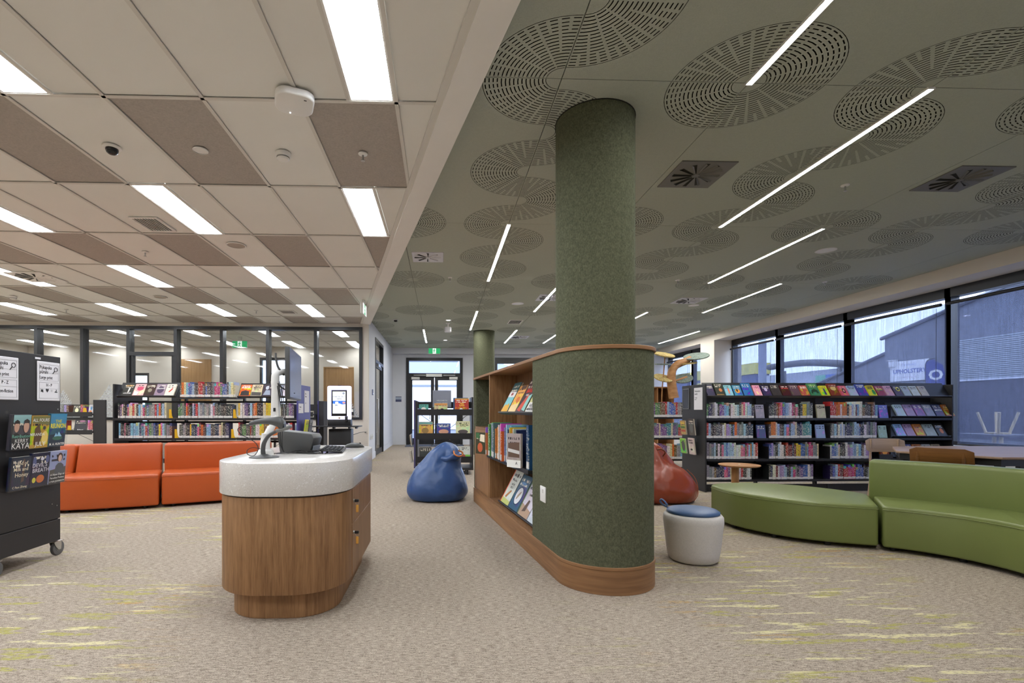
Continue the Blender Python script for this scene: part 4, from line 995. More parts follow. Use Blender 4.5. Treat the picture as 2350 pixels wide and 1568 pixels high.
shape('screen_logo', circ(0, 0, .022, 16), M_scrg, dsp, Matrix.Translation((.08, -.0106, 1.49)) @ Matrix.Rotation(PI / 2, 4, 'X'))
text('screen_words', 'CHECK OUT', .042, M_scrd, dsp, (-.005, -.0106, 1.425), FR); text('screen_words', 'HERE', .042, M_scrd, dsp, (-.005, -.0106, 1.38), FR)
text('screen_words', 'Place your items on the shelf', .014, M_scrd, dsp, (-.005, -.0106, 1.125), FR)
box('camera_bump', -.03, .03, .0, .04, 1.635, 1.645, M_black, ki)
box('card_symbol', -.02, .015, -.0035, 0.0, .995, 1.03, flat(220, 190, 160), ki)
bm = bmesh.new(); b_box(bm, .12, .17, -.09, -.04, .94, 1.05); bevel(bm, .006, 2); mesh_obj('card_reader', to_mesh(bm, 'card_reader', M_black, True, .6), ki)
box('side_terminal', .235, .275, -.03, .03, 1.07, 1.2, M_black, ki, bev=.005); box('terminal_screen', .24, .268, -.032, -.03, 1.13, 1.185, M_wplas, ki)
cbk = tube('power_cord', [(-1.73, 9.84, .68), (-1.68, 10.4, .70), (-1.66, 11.0, .68), (-1.70, 11.09, .66)], .006, M_black); tag(cbk, 'black power cord from kiosk to wall outlet', 'cord')
# ================================================================ stool, tables, chairs
st = thing('pouf_stool', 'round pale grey pouf stool with blue padded lid', 'stool', (1.955, 3.755, 0))
m_pouf = felt('pale_grey_wool', rgb(206, 201, 196), .08, 260)
m_blue = pm('blue_vinyl', rgb(60, 88, 128), .42, nz=.08, fine=500)
lathe('pouf_body', [(0, .005), (.16, .005), (.178, .02), (.188, .07), (.198, .15), (.208, .25), (.215, .31), (.213, .345), (.2, .362), (.17, .368), (0, .368)], m_pouf, st, 48, ang=1.2)
lathe('padded_lid', [(0, .366), (.182, .366), (.190, .372), (.188, .384), (.17, .396), (.1, .404), (0, .406)], m_blue, st, 48, ang=1.2)
tube('pull_tab', [(-.14, .12, .385), (-.165, .145, .40), (-.185, .16, .425), (-.178, .155, .445), (-.16, .138, .43), (-.145, .12, .40)], .006, m_blue, st, 8, 5, sx=2.6)
tb = thing('side_table', 'small round oak side table behind the green ottoman', 'side table', (3.605, 5.83, 0))
lathe('table_top', [(0, .478), (.15, .478), (.215, .49), (.228, .5), (.226, .506), (0, .506)], M_oak, tb, 40); tube('leg', [(-.05, 0, 0), (-.05, 0, .48)], .042, M_oakz, tb, 20, 1); cyl('base_plate', .13, 0, .012, M_black, tb, 28, loc=(-.05, 0, 0))
cyl('table_button', .01, .506, .512, M_wplas, tb, 10)
dt = thing('reading_table', 'oak reading table with angled corner and black frame by the windows', 'table', (0, 0, 0))
tp = [(5.02, 4.23), (6.1, 4.20), (6.75, 4.9), (6.75, 5.5), (6.1, 5.62), (5.25, 5.55), (4.72, 4.95)]
prism('table_top', tp, .718, .74, wood('oak_top', rgb(140, 112, 92), rgb(164, 138, 116), 'x', 5, .3), dt, bev=.003, seg=1, ang=1.0)
cxx, cyy = 5.75, 4.95
prism('apron', [(cxx + (p[0] - cxx) * .96, cyy + (p[1] - cyy) * .95) for p in tp], .655, .717, M_black, dt, smooth=False)
for p in tp: q = (cxx + (p[0] - cxx) * .92, cyy + (p[1] - cyy) * .9); box('leg', q[0] - .025, q[0] + .025, q[1] - .025, q[1] + .025, 0, .656, M_black, dt)
def chair(x, y, rz, mat, label, pale=False):
    c = thing('wooden_chair', label, 'chair', (x, y, 0), rz, 'plywood chairs at the reading table')
    prism('seat', rrect(-.21, .21, -.2, .2, .06), .44, .455, mat, c, bev=.005, seg=2)
    secs = []
    for k in range(9):
        t = k / 8 * 2 - 1; xx = t * .23; bow = .035 * t * t; hh = .085 if abs(t) < .9 else .06
        secs.append([(xx, -.215 - .0 + bow, .715 - hh), (xx, -.205 + bow, .715 - hh), (xx, -.225 + bow, .715 + hh), (xx, -.235 + bow, .715 + hh)])
    bm = bmesh.new(); b_loft(bm, secs); bmesh.ops.recalc_face_normals(bm, faces=bm.faces); bevel(bm, .006, 2, .9); mesh_obj('backrest', to_mesh(bm, 'backrest', mat, True, .6), c)
    for s in (-1, 1):
        tube('back_post', [(s * .17, -.19, .44), (s * .165, -.205, .55), (s * .16, -.20, .79)], .013, mat, c, 8, 4)
        for yy in (-.17, .17): tube('leg', [(s * .17, yy, .445), (s * .2, yy * 1.15, 0)], lambda t: .016 - .004 * t, mat, c, 10, 1)
    return c
chair(4.93, 4.62, math.radians(-62), M_amber, 'amber plywood chair in front of the reading table')
chair(5.62, 5.88, math.radians(172), wood('pale_ply', rgb(152, 128, 108), rgb(178, 152, 128), 'x', 5), 'paler plywood chair behind the reading table')
# ================================================================ sofas
m_or = pm('orange_vinyl', rgb(174, 76, 26), .34, nz=.06, nscale=5, fine=420)
m_gr = pm('green_vinyl', rgb(112, 122, 66), .40, nz=.06, nscale=5, fine=420)
def wedge(C, r0, r1, a0, a1, n=14):
    return arcpts(C[0], C[1], r1, a0, a1, n) + arcpts(C[0], C[1], r0, a1, a0, n)
def seam(name, pts, par, mat, r=.004): return tube(name, pts, r, mat, par, 6, 1)
# orange: convex arc, centre behind it
OC = (-5.05, 9.55); R1, R0 = 3.98, 3.14
def oang(x, y): return math.atan2(y - OC[1], x - OC[0])
aA0, aA1, aB1 = math.radians(-80.3), math.radians(-64.4), math.radians(-43)
def sofa_mod(a0, a1, label, gaps=.006):
    s = thing('sofa_module', label, 'sofa', (0, 0, 0), 0, 'orange curved sofa modules')
    prism('seat', wedge(OC, R0, R1, a0 + .003, a1 - .003), .035, .405, m_or, s, bev=.022, seg=3, ang=.6)
    b = prism('backrest', wedge(OC, R0, R0 + .33, a0 + .004, a1 - .004), .30, .735, m_or, s, bev=.03, seg=3, ang=.6)
    for v in b.data.vertices:
        if v.co.z > .5:
            dx, dy = v.co.x - OC[0], v.co.y - OC[1]; rr = math.hypot(dx, dy); k = 1 - .10 * max(0, (rr - R0) / .33) / rr
            v.co.x = OC[0] + dx * k; v.co.y = OC[1] + dy * k
    am = (a0 + a1) / 2
    for rr in (R0 + .1, R1 - .1):
        for aa in (a0 + .04, am, a1 - .04): cyl('foot', .025, 0, .036, M_black, s, 12, loc=(OC[0] + rr * math.cos(aa), OC[1] + rr * math.sin(aa), 0))
    seam('seam', [(OC[0] + (R1 + .0005) * math.cos(a0 + .008 + (a1 - a0 - .016) * k / 24), OC[1] + (R1 + .0005) * math.sin(a0 + .008 + (a1 - a0 - .016) * k / 24), .372) for k in range(25)], s, m_or, .0035)
    seam('seam', [(OC[0] + (R0 + .205) * math.cos(a0 + .012 + (a1 - a0 - .024) * k / 24), OC[1] + (R0 + .205) * math.sin(a0 + .012 + (a1 - a0 - .024) * k / 24), .7335) for k in range(25)], s, m_or, .003)
    return s
sofa_mod(aA0, aA1, 'orange curved sofa module between the display trolley and the next module')
sofa_mod(aA0 - .42, aA0, 'orange curved sofa module hidden behind the display trolley')
# green: leaf ottoman and concave sofa
go = thing('ottoman', 'green leaf-shaped ottoman bench beside the pouf stool', 'ottoman', (0, 0, 0))
gpts = [(2.83, 5.03), (2.84, 4.75), (2.93, 4.47), (3.1, 4.23), (3.33, 4.07), (3.615, 3.945), (3.86, 4.24), (4.02, 4.50), (3.98, 4.72), (3.80, 5.02), (3.55, 5.2), (3.25, 5.28), (2.98, 5.22)]
def closed(pts, k=5):
    P = [Vector((*p, 0)) for p in pts]; n = len(P); out = []
    for i in range(n):
        p0, p1, p2, p3 = P[i - 1], P[i], P[(i + 1) % n], P[(i + 2) % n]
        for s in range(k):
            t = s / k; q = .5 * ((2 * p1) + (-p0 + p2) * t + (2 * p0 - 5 * p1 + 4 * p2 - p3) * t * t + (-p0 + 3 * p1 - 3 * p2 + p3) * t ** 3); out.append((q.x, q.y))
    return out
left = [tuple(p)[:2] for p in smoothpath([(*p, 0) for p in [(2.86, 5.12)] + gpts[1:6]], 5)]
right = [tuple(p)[:2] for p in smoothpath([(*p, 0) for p in gpts[7:] + [(2.86, 5.12)]], 5)][:-1]
opoly = left + right
prism('cushion', opoly, .035, .372, m_gr, go, bev=.022, seg=3, ang=.6)
cg = (3.4, 4.6)
for k in range(4, len(opoly), 8): p = opoly[k]; cyl('foot', .025, 0, .036, M_black, go, 12, loc=(cg[0] + (p[0] - cg[0]) * .86, cg[1] + (p[1] - cg[1]) * .86, 0))
seam('seam', [(cg[0] + (p[0] - cg[0]) * 1.0008, cg[1] + (p[1] - cg[1]) * 1.0008, .342) for p in left], go, m_gr, .0035)
def gmod(front, backin, backout, label, m_gr=m_gr, grp='green curved sofa modules', zs=.372, zb=.70):
    s = thing('sofa_module', label, 'sofa', (0, 0, 0), 0, grp)
    f = [tuple(p)[:2] for p in smoothpath([(*p, 0) for p in front], 5)]; bi = [tuple(p)[:2] for p in smoothpath([(*p, 0) for p in backin], 5)]; bo = [tuple(p)[:2] for p in smoothpath([(*p, 0) for p in backout], 5)]
    prism('seat', f + bo[::-1], .035, zs, m_gr, s, bev=.022, seg=3, ang=.6)
    prism('backrest', bi + bo[::-1], .27, zb, m_gr, s, bev=.03, seg=3, ang=.6)
    seam('seam', [(p[0] - .0003, p[1] - .0003, zs - .03) for p in f], s, m_gr, .0035)
    seam('seam', [(p[0] * .8 + q[0] * .2, p[1] * .8 + q[1] * .2, zb - .0005) for p, q in zip(bi[1:-1], bo[1:-1])], s, m_gr, .003)
    for k in (2, len(f) // 2, len(f) - 3):
        for w in (.12, .88): cyl('foot', .025, 0, .036, M_black, s, 12, loc=(f[k][0] * (1 - w) + bo[k][0] * w, f[k][1] * (1 - w) + bo[k][1] * w, 0))
gmod([(3.632, 3.925), (3.80, 3.78), (3.93, 3.58), (3.985, 3.38), (3.985, 3.20)], [(3.955, 4.42), (4.17, 4.20), (4.34, 3.96), (4.46, 3.68), (4.52, 3.38)], [(4.10, 4.56), (4.33, 4.32), (4.51, 4.05), (4.64, 3.72), (4.70, 3.37)], 'green curved sofa with backrest beside the leaf ottoman')
gmod([(3.985, 3.18), (3.97, 2.9), (3.9, 2.6), (3.78, 2.3)], [(4.52, 3.36), (4.5, 2.9), (4.4, 2.45), (4.22, 2.05)], [(4.70, 3.35), (4.68, 2.87), (4.57, 2.4), (4.38, 1.97)], 'green sofa module cut off by the right photo edge')
gmod([(-3.318, 5.972), (-2.99, 6.11), (-2.72, 6.235), (-2.4, 6.37), (-2.05, 6.50)], [(-3.535, 6.425), (-3.2, 6.56), (-2.93, 6.68), (-2.62, 6.81), (-2.34, 6.91)], [(-3.655, 6.685), (-3.32, 6.80), (-3.05, 6.90), (-2.74, 7.01), (-2.44, 7.10)], 'orange curved sofa module half hidden behind the service desk', m_or, 'orange curved sofa modules', .405, .735)
# ================================================================ shelving
random.seed(21)
def shelving(name, label, x0, n, yf, pitch=.9, depth=.30, H=1.535, levels=(), back=True, endL=True, endR=True, mat=M_black, panel=None, z_base=.1, both=.67):
    """run of metal shelving; front edge at yf, uprights shared"""
    t = thing(name, label, 'bookshelf', (x0, yf, 0))
    p = panel or mat
    for e, on in ((0, endL), (n, endR)):
        if on: box('end_panel', e * pitch - (.022 if e == 0 else 0), e * pitch + (0 if e == 0 else .022), 0, both, .0, H, p, t, bev=.003, seg=1)
    for k in range(1, n): box('upright', k * pitch - .012, k * pitch + .012, .27, .33, 0, H - .15, mat, t)
    for k in range(n):
        a, b = k * pitch + .004, (k + 1) * pitch - .004
        if back: box('back_panel', a, b, .315, .325, z_base, H - .16, M_char, t)
        box('kick_board', a, b, .06, .09, 0, z_base, mat, t)
        for z in levels:
            s = box('shelf', a, b, .0, depth + (.02 if back else 0), z - .022, z, mat, t, bev=.002, seg=1)
            box('shelf_lip', a, b, -.004, 0, z - .028, z + .004, mat, s)
    return t
def slope_shelf(t, a, b, z, tilt=58, d=.24, mat=M_black, y=.02):
    """tilted display shelf in local x a..b; returns matrix with +x along, +z up the slope, -y out of the slope"""
    M = Matrix.Translation((0, y, z)) @ Matrix.Rotation(-math.radians(90 - tilt), 4, 'X')
    bm = bmesh.new(); b_box(bm, a, b, 0, .012, -.01, d, M=M); b_box(bm, a, b, -.03, 0, -.01, 0, M=M)
    mesh_obj('display_shelf', to_mesh(bm, 'display_shelf', mat), t)
    return Matrix.Translation(t.location) @ M
def face(Ms, x, w, h, col, label, group, items=()):
    o = cover_book(Ms @ Matrix.Translation((x, -.012, .001)), w, h, col, label, group)
    if items: print_on(o, w, h, items)
    return o
# ---- window shelving (right): four bays
RXo, RY = 3.76, 6.84
rs = shelving('window_shelving', 'long dark grey shelving run below the windows', RXo, 4, RY, levels=(1.047, .762, .468, .175), panel=M_char)
M_ts = [slope_shelf(rs, k * .9 + .005, (k + 1) * .9 - .005, 1.356) for k in range(4)]
for k in range(3):                        # black divider plates where bays meet
    for z in (1.047, .762, .468):
        bm = bmesh.new(); b_prism(bm, [(0, 0), (.2, 0), (.2, .12), (.17, .16), (.12, .175), (.0, .175)], 0, .004)
        o = mesh_obj('divider', to_mesh(bm, 'divider', M_black), rs); o.matrix_local = Matrix(((0, 0, 1, (k + 1) * .9 - .006), (1, 0, 0, .005), (0, 1, 0, z), (0, 0, 0, 1)))
bayn = ['left', 'second', 'third', 'right']
shn = {1.047: 'second shelf', .762: 'third shelf', .468: 'fourth shelf', .175: 'bottom shelf'}
fill = {1.047: (.69, .67, .70), .762: (.69, .66, .70), .468: (.74, .74, .62), .175: (.66, .66, .66)}
for z in (1.047, .762, .468, .175):
    for k in range(3):
        a = RXo + k * .9 + .012; xe = a + fill[z][k]
        x = row(a, xe, RY + .012, z, PAL_R, '%s, %s bay, window shelving' % (shn[z], bayn[k]), 'books on the window shelving', .19 if z > .2 else .165, .24 if z > .2 else .215, .021, .038)
def fo(x, z, w, h, col, label, lean=.16, y=RY + .03, items=()):
    M = Matrix.Translation((x, y, z + .001)) @ Matrix.Rotation(-lean, 4, 'X')
    o = cover_book(M, w, h, col, label, 'face-out books on the window shelving')
    if items: print_on(o, w, h, items)
fo(RXo + .79, 1.047, .125, .195, (150, 140, 160), 'face-out silver grey book at the end of second shelf, left bay'); fo(RXo + .81, .762, .13, .19, (70, 84, 110), 'face-out blue black book at the end of third shelf, left bay')
fo(RXo + 1.69, 1.047, .125, .20, (176, 172, 140), 'face-out cream book at the end of second shelf, second bay', items=[('t', M_ink, 'NOAM', .5, .78, .04, .02)]); fo(RXo + 1.68, .762, .13, .195, (140, 156, 190), 'face-out pale blue book at the end of third shelf, second bay')
fo(RXo + 2.61, 1.047, .13, .19, (96, 104, 180), 'face-out violet blue book at the end of second shelf, third bay'); fo(RXo + 2.60, .762, .12, .18, (150, 168, 160), 'face-out pale green book at the end of third shelf, third bay')
fo(RXo + 2.62, .468, .13, .165, (122, 46, 40), 'dark red book lettered in white in a black holder, fourth shelf', .02, items=[('t', M_whiteink, 'BEATING', .5, .85, .026, .02), ('t', M_whiteink, 'CHLOE', .5, .1, .03, .02), ('s', flat(226, 150, 60), [(.5, .2), (.2, .5), (.25, .68), (.4, .7), (.5, .6), (.6, .7), (.75, .68), (.8, .5)])])
bh = box('book_holder', RXo + 2.52, RXo + 2.72, RY - .0, RY + .012, .469, .53, M_black); tag(bh, 'black book holder on the fourth shelf, third bay', 'book holder')
# top row of face-out covers
TOP = [((40, 42, 66), .11, .185, 'navy patterned'), ((46, 42, 46), .12, .215, 'black'), ((150, 200, 196), .105, .18, 'mint'), ((58, 132, 180), .115, .18, 'mid blue'), ((40, 116, 176), .135, .215, 'large bright blue'), ((220, 150, 166), .105, .18, 'pink'), ((54, 48, 92), .115, .18, 'indigo'), ((70, 62, 58), .125, .195, 'dark brown'), ((70, 34, 42), .115, .18, 'black and red'), ((88, 70, 84), .125, .19, 'plum'), ((186, 74, 70), .11, .18, 'brick red'), ((76, 120, 74), .14, .215, 'green bear'), ((222, 204, 50), .11, .175, 'bright yellow'), ((120, 52, 40), .135, .21, 'rust red'), ((212, 92, 122), .105, .175, 'rose pink'), ((176, 190, 196), .115, .175, 'rainbow'), ((62, 84, 164), .13, .205, 'royal blue'), ((224, 206, 62), .105, .18, 'yellow and green'), ((150, 50, 90), .11, .175, 'crimson'), ((196, 150, 176), .11, .175, 'mauve'), ((44, 50, 70), .11, .175, 'slate with yellow emblem'), ((150, 164, 184), .105, .17, 'steel blue'), ((176, 192, 190), .11, .17, 'pale grey green'), ((170, 160, 140), .11, .17, 'tan')]
TXT = {11: [('t', flat(150, 214, 90), 'BEAR', .5, .84, .036, .02), ('s', flat(30, 56, 34), [(.1, .25), (.2, .45), (.5, .55), (.8, .45), (.9, .2), (.7, .2), (.6, .3), (.3, .3), (.2, .15)])], 15: [('t', flat(40, 70, 170), 'PROUD', .5, .86, .03, .03)], 16: [('t', M_whiteink, 'Wandering', .5, .88, .024, .01), ('t', M_whiteink, 'Wild', .5, .76, .028, .01)], 17: [('t', M_ink, 'HARI', .4, .84, .034, .03), ('t', M_ink, 'HIGH', .42, .68, .034, .03), ('s', flat(40, 130, 60), ell(.7, .35, .22, .25))], 1: [('t', flat(206, 160, 90), 'NORMAL', .5, .08, .026, .01), ('s', flat(200, 120, 60), ell(.65, .45, .2, .14))], 8: [('t', flat(220, 50, 50), 'All Mine', .5, .7, .03, .02)], 20: [('s', flat(236, 222, 60), ell(.65, .66, .24, .2)), ('s', flat(44, 50, 70), ell(.65, .66, .16, .13))], 4: [('t', flat(30, 60, 110), 'YOU', .45, .85, .036, .01)], 13: [('s', flat(220, 190, 120), ell(.5, .6, .3, .16))], 6: [('s', flat(196, 180, 214), ell(.5, .6, .2, .18))], 2: [('s', flat(220, 120, 80), [(.4, .2), (.6, .2), (.65, .6), (.5, .75), (.4, .6)])], 3: [('s', flat(230, 150, 50), ell(.5, .45, .3, .2)), ('s', flat(40, 36, 40), ell(.45, .5, .1, .14))], 12: [('s', flat(40, 60, 110), [(.35, .1), (.65, .1), (.6, .7), (.4, .7)])], 14: [('s', flat(60, 20, 40), ell(.5, .5, .24, .24)), ('s', flat(226, 170, 150), ell(.5, .5, .12, .12))], 5: [('t', flat(200, 60, 110), 'Exes', .5, .8, .036, .01)], 18: [('s', flat(220, 190, 60), [(.1, .62), (.9, .62), (.9, .7), (.1, .7)]), ('s', flat(60, 150, 90), [(.1, .54), (.9, .54), (.9, .6), (.1, .6)])], 10: [('t', M_whiteink, 'SEVEN', .5, .8, .03, .02)]}
x = RXo + .01
span = 3.27 / sum(w for _, w, _, _ in TOP)
for k, (c, w, h, nm) in enumerate(TOP):
    xs = x + w * span / 2; bay = min(3, max(0, int((xs - RXo) / .9)))
    face(M_ts[bay], xs - RXo, w, h, c, '%s face-out book, %s along the sloping top shelf' % (nm, ordn(k + 1)), 'face-out books along the top of the window shelving', TXT.get(k, ()))
    x += w * span
# right bay: three sloping display shelves
for z, nm, cols in ((1.068, 'upper', [((170, 190, 214), 'pale blue'), ((150, 130, 160), 'violet grey'), ((120, 100, 150), 'purple'), ((120, 130, 150), 'grey blue'), ((60, 70, 90), 'dark blue white edged'), ((176, 86, 40), 'orange brown')]),
                    (.782, 'middle', [((150, 176, 214), 'sky blue'), ((150, 140, 170), 'lilac grey'), ((196, 110, 60), 'orange and cream'), ((150, 164, 160), 'large grey green'), ((40, 38, 44), 'black portrait')]),
                    (.49, 'lower', [((170, 190, 210), 'ice blue'), ((120, 110, 150), 'dusk purple'), ((190, 120, 90), 'terracotta'), ((176, 180, 180), 'grey white'), ((180, 150, 140), 'pinkish')])):
    Ms = slope_shelf(rs, 2.72, 3.58, z, 60, .24)
    xx = 2.80
    for q, (c, cn) in enumerate(cols):
        w = .125 if 'large' not in cn else .155; h = .19
        it = []
        if cn == 'orange brown': it = [('t', flat(240, 220, 110), 'GAME', .5, .75, .03, .02), ('t', flat(240, 220, 110), 'CHANGER', .5, .58, .026, .02), ('s', flat(60, 30, 20), [(.4, .1), (.75, .1), (.7, .35), (.5, .4)])]
        if cn.startswith('dark blue'): it = [('t', M_whiteink, 'MOTH', .5, .5, .036, .02)]
        if cn == 'black portrait': it = [('s', flat(196, 120, 80), ell(.6, .42, .2, .22)), ('s', flat(150, 160, 180), [(.2, .75), (.8, .65), (.8, .8), (.2, .9)])]
        face(Ms, xx + w / 2, w, h, c, '%s face-out book, %s from left on the %s right-bay slope' % (cn, ordn(q + 1), nm), 'face-out books in the right bay of the window shelving', it)
        xx += w + .02
# signs and book pockets on the end panel facing the walkway (x = RXo - .022, facing -x)
EM = Matrix.Translation((RXo - .0225, RY, 0)) @ Matrix.Rotation(-PI / 2, 4, 'Z')      # u runs from back(+) ... local x = -y world
def end_sign(M, u0, u1, z0, z1, name, label, mat, words=(), fr=None):
    t = thing(name, label, 'sign'); t.matrix_world = M
    box('sheet', u0, u1, -.004, 0, z0, z1, mat, t)
    for s, uu, zz, sz in words: text('sign_words', s, sz, M_ink, t, (uu, -.0045, zz), (PI / 2, 0, 0), 'LEFT', .008)
    if fr:
        bm = bmesh.new()
        for a in ((u0, u1, z0, z0 + .012), (u0, u1, z1 - .012, z1), (u0, u0 + .012, z0, z1), (u1 - .012, u1, z0, z1)): b_box(bm, a[0], a[1], -.008, -.004, a[2], a[3])
        mesh_obj('sign_frame', to_mesh(bm, 'sign_frame', fr), t)
    return t
end_sign(EM, -.30, -.07, 1.17, 1.49, 'shelf_sign', 'white printed sign on the end of the window shelving', M_paper, (('Pakiwaitara', -.28, 1.44, .034), ('taiohi', -.28, 1.40, .034), ('Teenage', -.28, 1.345, .02), ('fiction', -.28, 1.32, .02)))
end_sign(EM, -.64, -.44, 1.18, 1.49, 'mirror_panel', 'dark framed panel on the end of the window shelving', flat(58, 58, 64, .2), (), M_plasticl)
def pocket(M, u0, u1, z0, books, label, group, tilt=.12, h=.2, cover=True):
    """clear wall pocket holding face-out books; local x along the panel, -y out of it"""
    t = thing('acrylic_pocket', label, 'book pocket'); t.matrix_world = M
    Mt = Matrix.Translation((0, -.012, z0)) @ Matrix.Rotation(tilt, 4, 'X')
    bm = bmesh.new(); b_box(bm, u0, u1, -.055, -.003, -.004, 0, M=Mt)
    bm.faces.new([bm.verts.new(Mt @ Vector(p)) for p in ((u0, -.057, 0), (u1, -.057, 0), (u1, -.057, h * .98), (u0, -.057, h * .98))])
    for uu in (u0, u1): bm.faces.new([bm.verts.new(Mt @ Vector(p)) for p in ((uu, -.057, 0), (uu, -.003, 0), (uu, -.003, h), (uu, -.057, h * .98))])
    mesh_obj('pocket_shell', to_mesh(bm, 'pocket_shell', M_acryl), t)
    for uu in (u0 + .03, u1 - .03):
        bm = bmesh.new(); b_box(bm, uu - .012, uu + .012, -.01, -.001, h * .95, h * 1.16, M=Mt); mesh_obj('hanger_clip', to_mesh(bm, 'hanger_clip', M_acryl), t)
    out = []
    for (u_, w, hh, col, lab, items) in books:
        o = cover_book(M @ Mt @ Matrix.Translation((u_, -.035, .001)), w, hh, col, lab, group, .02); out.append(o)
        if items: print_on(o, w, hh, items)
    return t
pocket(EM, -.60, -.12, .80, [(-.50, .15, .21, (176, 150, 90), 'colourful striped cover in the upper end pocket of the window shelving', [('s', flat(196, 70, 50), [(.1, .2), (.9, .2), (.9, .35), (.1, .35)]), ('s', flat(226, 190, 80), [(.1, .75), (.9, .75), (.9, .9), (.1, .9)]), ('s', flat(80, 110, 60), [(.1, .45), (.9, .45), (.9, .6), (.1, .6)])]), (-.25, .16, .24, (60, 62, 62), 'black cover in the upper end pocket of the window shelving', [('s', flat(96, 98, 94), ell(.5, .45, .3, .3))])], 'upper clear pocket on the end of the window shelving', 'books in the end pockets')
pocket(EM, -.60, -.12, .52, [(-.50, .16, .22, (120, 196, 60), 'bright green cover in the lower end pocket of the window shelving', [('s', flat(60, 60, 66), ell(.6, .5, .32, .36))]), (-.25, .16, .24, (206, 196, 180), 'cream cover with black drawings in the lower end pocket', [('s', M_ink, ell(.5, .3, .2, .06)), ('t', M_ink, 'MANY', .5, .85, .04, .01), ('t', M_ink, 'THINGS', .5, .7, .035, .01)])], 'lower clear pocket on the end of the window shelving', 'books in the end pockets')
# ---- shelving in front of the glass wall (left): three bays
LXo, LY = -4.631, 7.15
ls = shelving('glass_wall_shelving', 'black shelving run in front of the glass wall', LXo, 3, LY, pitch=.853, levels=(1.046, .762, .468, .175), back=False, panel=M_black)
box('top_shelf', .859, 2 * .853 + .0, 0, .3, 1.325, 1.348, M_black, ls); 
L1 = slope_shelf(ls, .03, .848, 1.358); L3 = slope_shelf(ls, 1.72, 2.55, 1.352)
for k in range(3): 
    for z in (1.30, 1.0, .71): box('brace_rail', k * .853 + .01, (k + 1) * .853 - .01, .30, .32, z - .03, z, M_black, ls)
LC = [((40, 36, 34), .15, .2, 'black and gold'), ((224, 170, 176), .15, .2, 'pink and white'), ((52, 48, 44), .14, .2, 'charcoal'), ((150, 130, 140), .14, .2, 'patterned violet'), ((214, 206, 200), .13, .2, 'white with red bird')]
LT = [[('t', flat(220, 160, 50), 'QUEEN', .5, .85, .03, .02), ('t', M_whiteink, 'LOCKED', .5, .2, .028, .01), ('s', flat(220, 214, 204), [(.5, .25), (.62, .3), (.66, .7), (.52, .7)])], [('s', flat(196, 70, 100), ell(.55, .6, .3, .18)), ('s', M_whiteink, [(.08, .05), (.4, .05), (.5, .3), (.08, .4)])], [('t', flat(206, 196, 170), 'CHOSEN', .5, .8, .03, .02), ('s', flat(140, 130, 110), ell(.5, .45, .2, .16))], [('s', flat(60, 40, 70), ell(.5, .5, .34, .3)), ('t', M_whiteink, 'CROWN', .5, .6, .03, .02)], [('s', flat(190, 50, 40), [(.3, .3), (.75, .75), (.7, .5), (.5, .3)])]]
xx = .09
for k, (c, w, h, nm) in enumerate(LC):
    face(L1, xx + w / 2, w, h, c, '%s face-out book, %s from left on the top left glass wall shelf' % (nm, ordn(k + 1)), 'face-out books on the glass wall shelving', LT[k]); xx += w + .005
LC3 = [((206, 84, 50), .155, .2, 'red and orange', [('t', M_whiteink, 'TRULY', .5, .86, .03, .02), ('t', M_whiteink, 'MURDER', .5, .72, .03, .02), ('s', flat(40, 30, 30), [(.1, .05), (.9, .05), (.85, .4), (.5, .5), (.15, .4)])]), ((206, 190, 160), .15, .2, 'cream', [('t', M_ink, 'BAD', .5, .86, .036, .02), ('t', M_ink, "MAN'S", .5, .70, .034, .02), ('t', M_ink, 'PEAK', .45, .54, .03, .02), ('s', flat(70, 64, 60), [(.05, .05), (.95, .05), (.95, .32), (.05, .36)])]), ((58, 62, 70), .15, .2, 'black and grey portrait', [('s', flat(176, 180, 190), ell(.4, .72, .16, .16)), ('s', flat(140, 150, 166), [(.1, .1), (.8, .1), (.7, .5), (.3, .52)])]), ((110, 120, 140), .13, .19, 'slate blue', []), ((190, 190, 196), .14, .2, 'white with black lines', [('s', M_ink, ell(.5, .5, .3, .04)), ('s', M_ink, ell(.4, .7, .2, .03))])]
xx = .02 + 1.72
for k, (c, w, h, nm, it) in enumerate(LC3):
    face(L3, xx + w / 2, w, h, c, '%s face-out book, %s from left on the top right glass wall shelf' % (nm, ordn(k + 1)), 'face-out books on the glass wall shelving', it); xx += w + .008
lsn = {1.349: 'top shelf', 1.046: 'second shelf', .762: 'third shelf'}
lb = ['left', 'middle', 'right']
for k, z, a, b in ((0, 1.046, .045, .735), (0, .762, .05, .81), (1, 1.349, .05, .83), (1, 1.046, .03, .79), (1, .762, .04, .755), (2, 1.046, .02, .82), (2, .762, .02, .80)):
    row(LXo + k * .853 + a, LXo + k * .853 + b, LY + .012, z, PAL_L, '%s, %s bay, glass wall shelving' % (lsn[z], lb[k]), 'books on the glass wall shelving', .185, .225, .019, .035)
M_yel = pm('yellow_metal', rgb(214, 168, 20), .4, nz=.04)
for k, (bx, z, lab) in enumerate(((.755, 1.046, 'second shelf of the left bay'), (.835, .762, 'third shelf of the left bay'), (1.658, 1.046, 'second shelf of the middle bay'), (1.63, .762, 'third shelf of the middle bay'))):
    t = thing('bookend', 'yellow metal bookend on the %s by the glass wall' % lab, 'bookend', (LXo + bx, LY + .02, z), 0, 'yellow bookends')
    box('base_plate', -.008, .07 if k != 1 else .01, 0, .12, 0, .003, M_yel, t)
    bm = bmesh.new(); b_loft(bm, [[(-.006, .004 + w * 0, zz), (.02 + w, .004, zz), (.02 + w, .008, zz), (-.006, .008, zz)] for zz, w in ((.003, .03), (.04, .015), (.1, .008), (.13, .004))]); bmesh.ops.recalc_face_normals(bm, faces=bm.faces); mesh_obj('upright_plate', to_mesh(bm, 'upright_plate', M_yel), t)
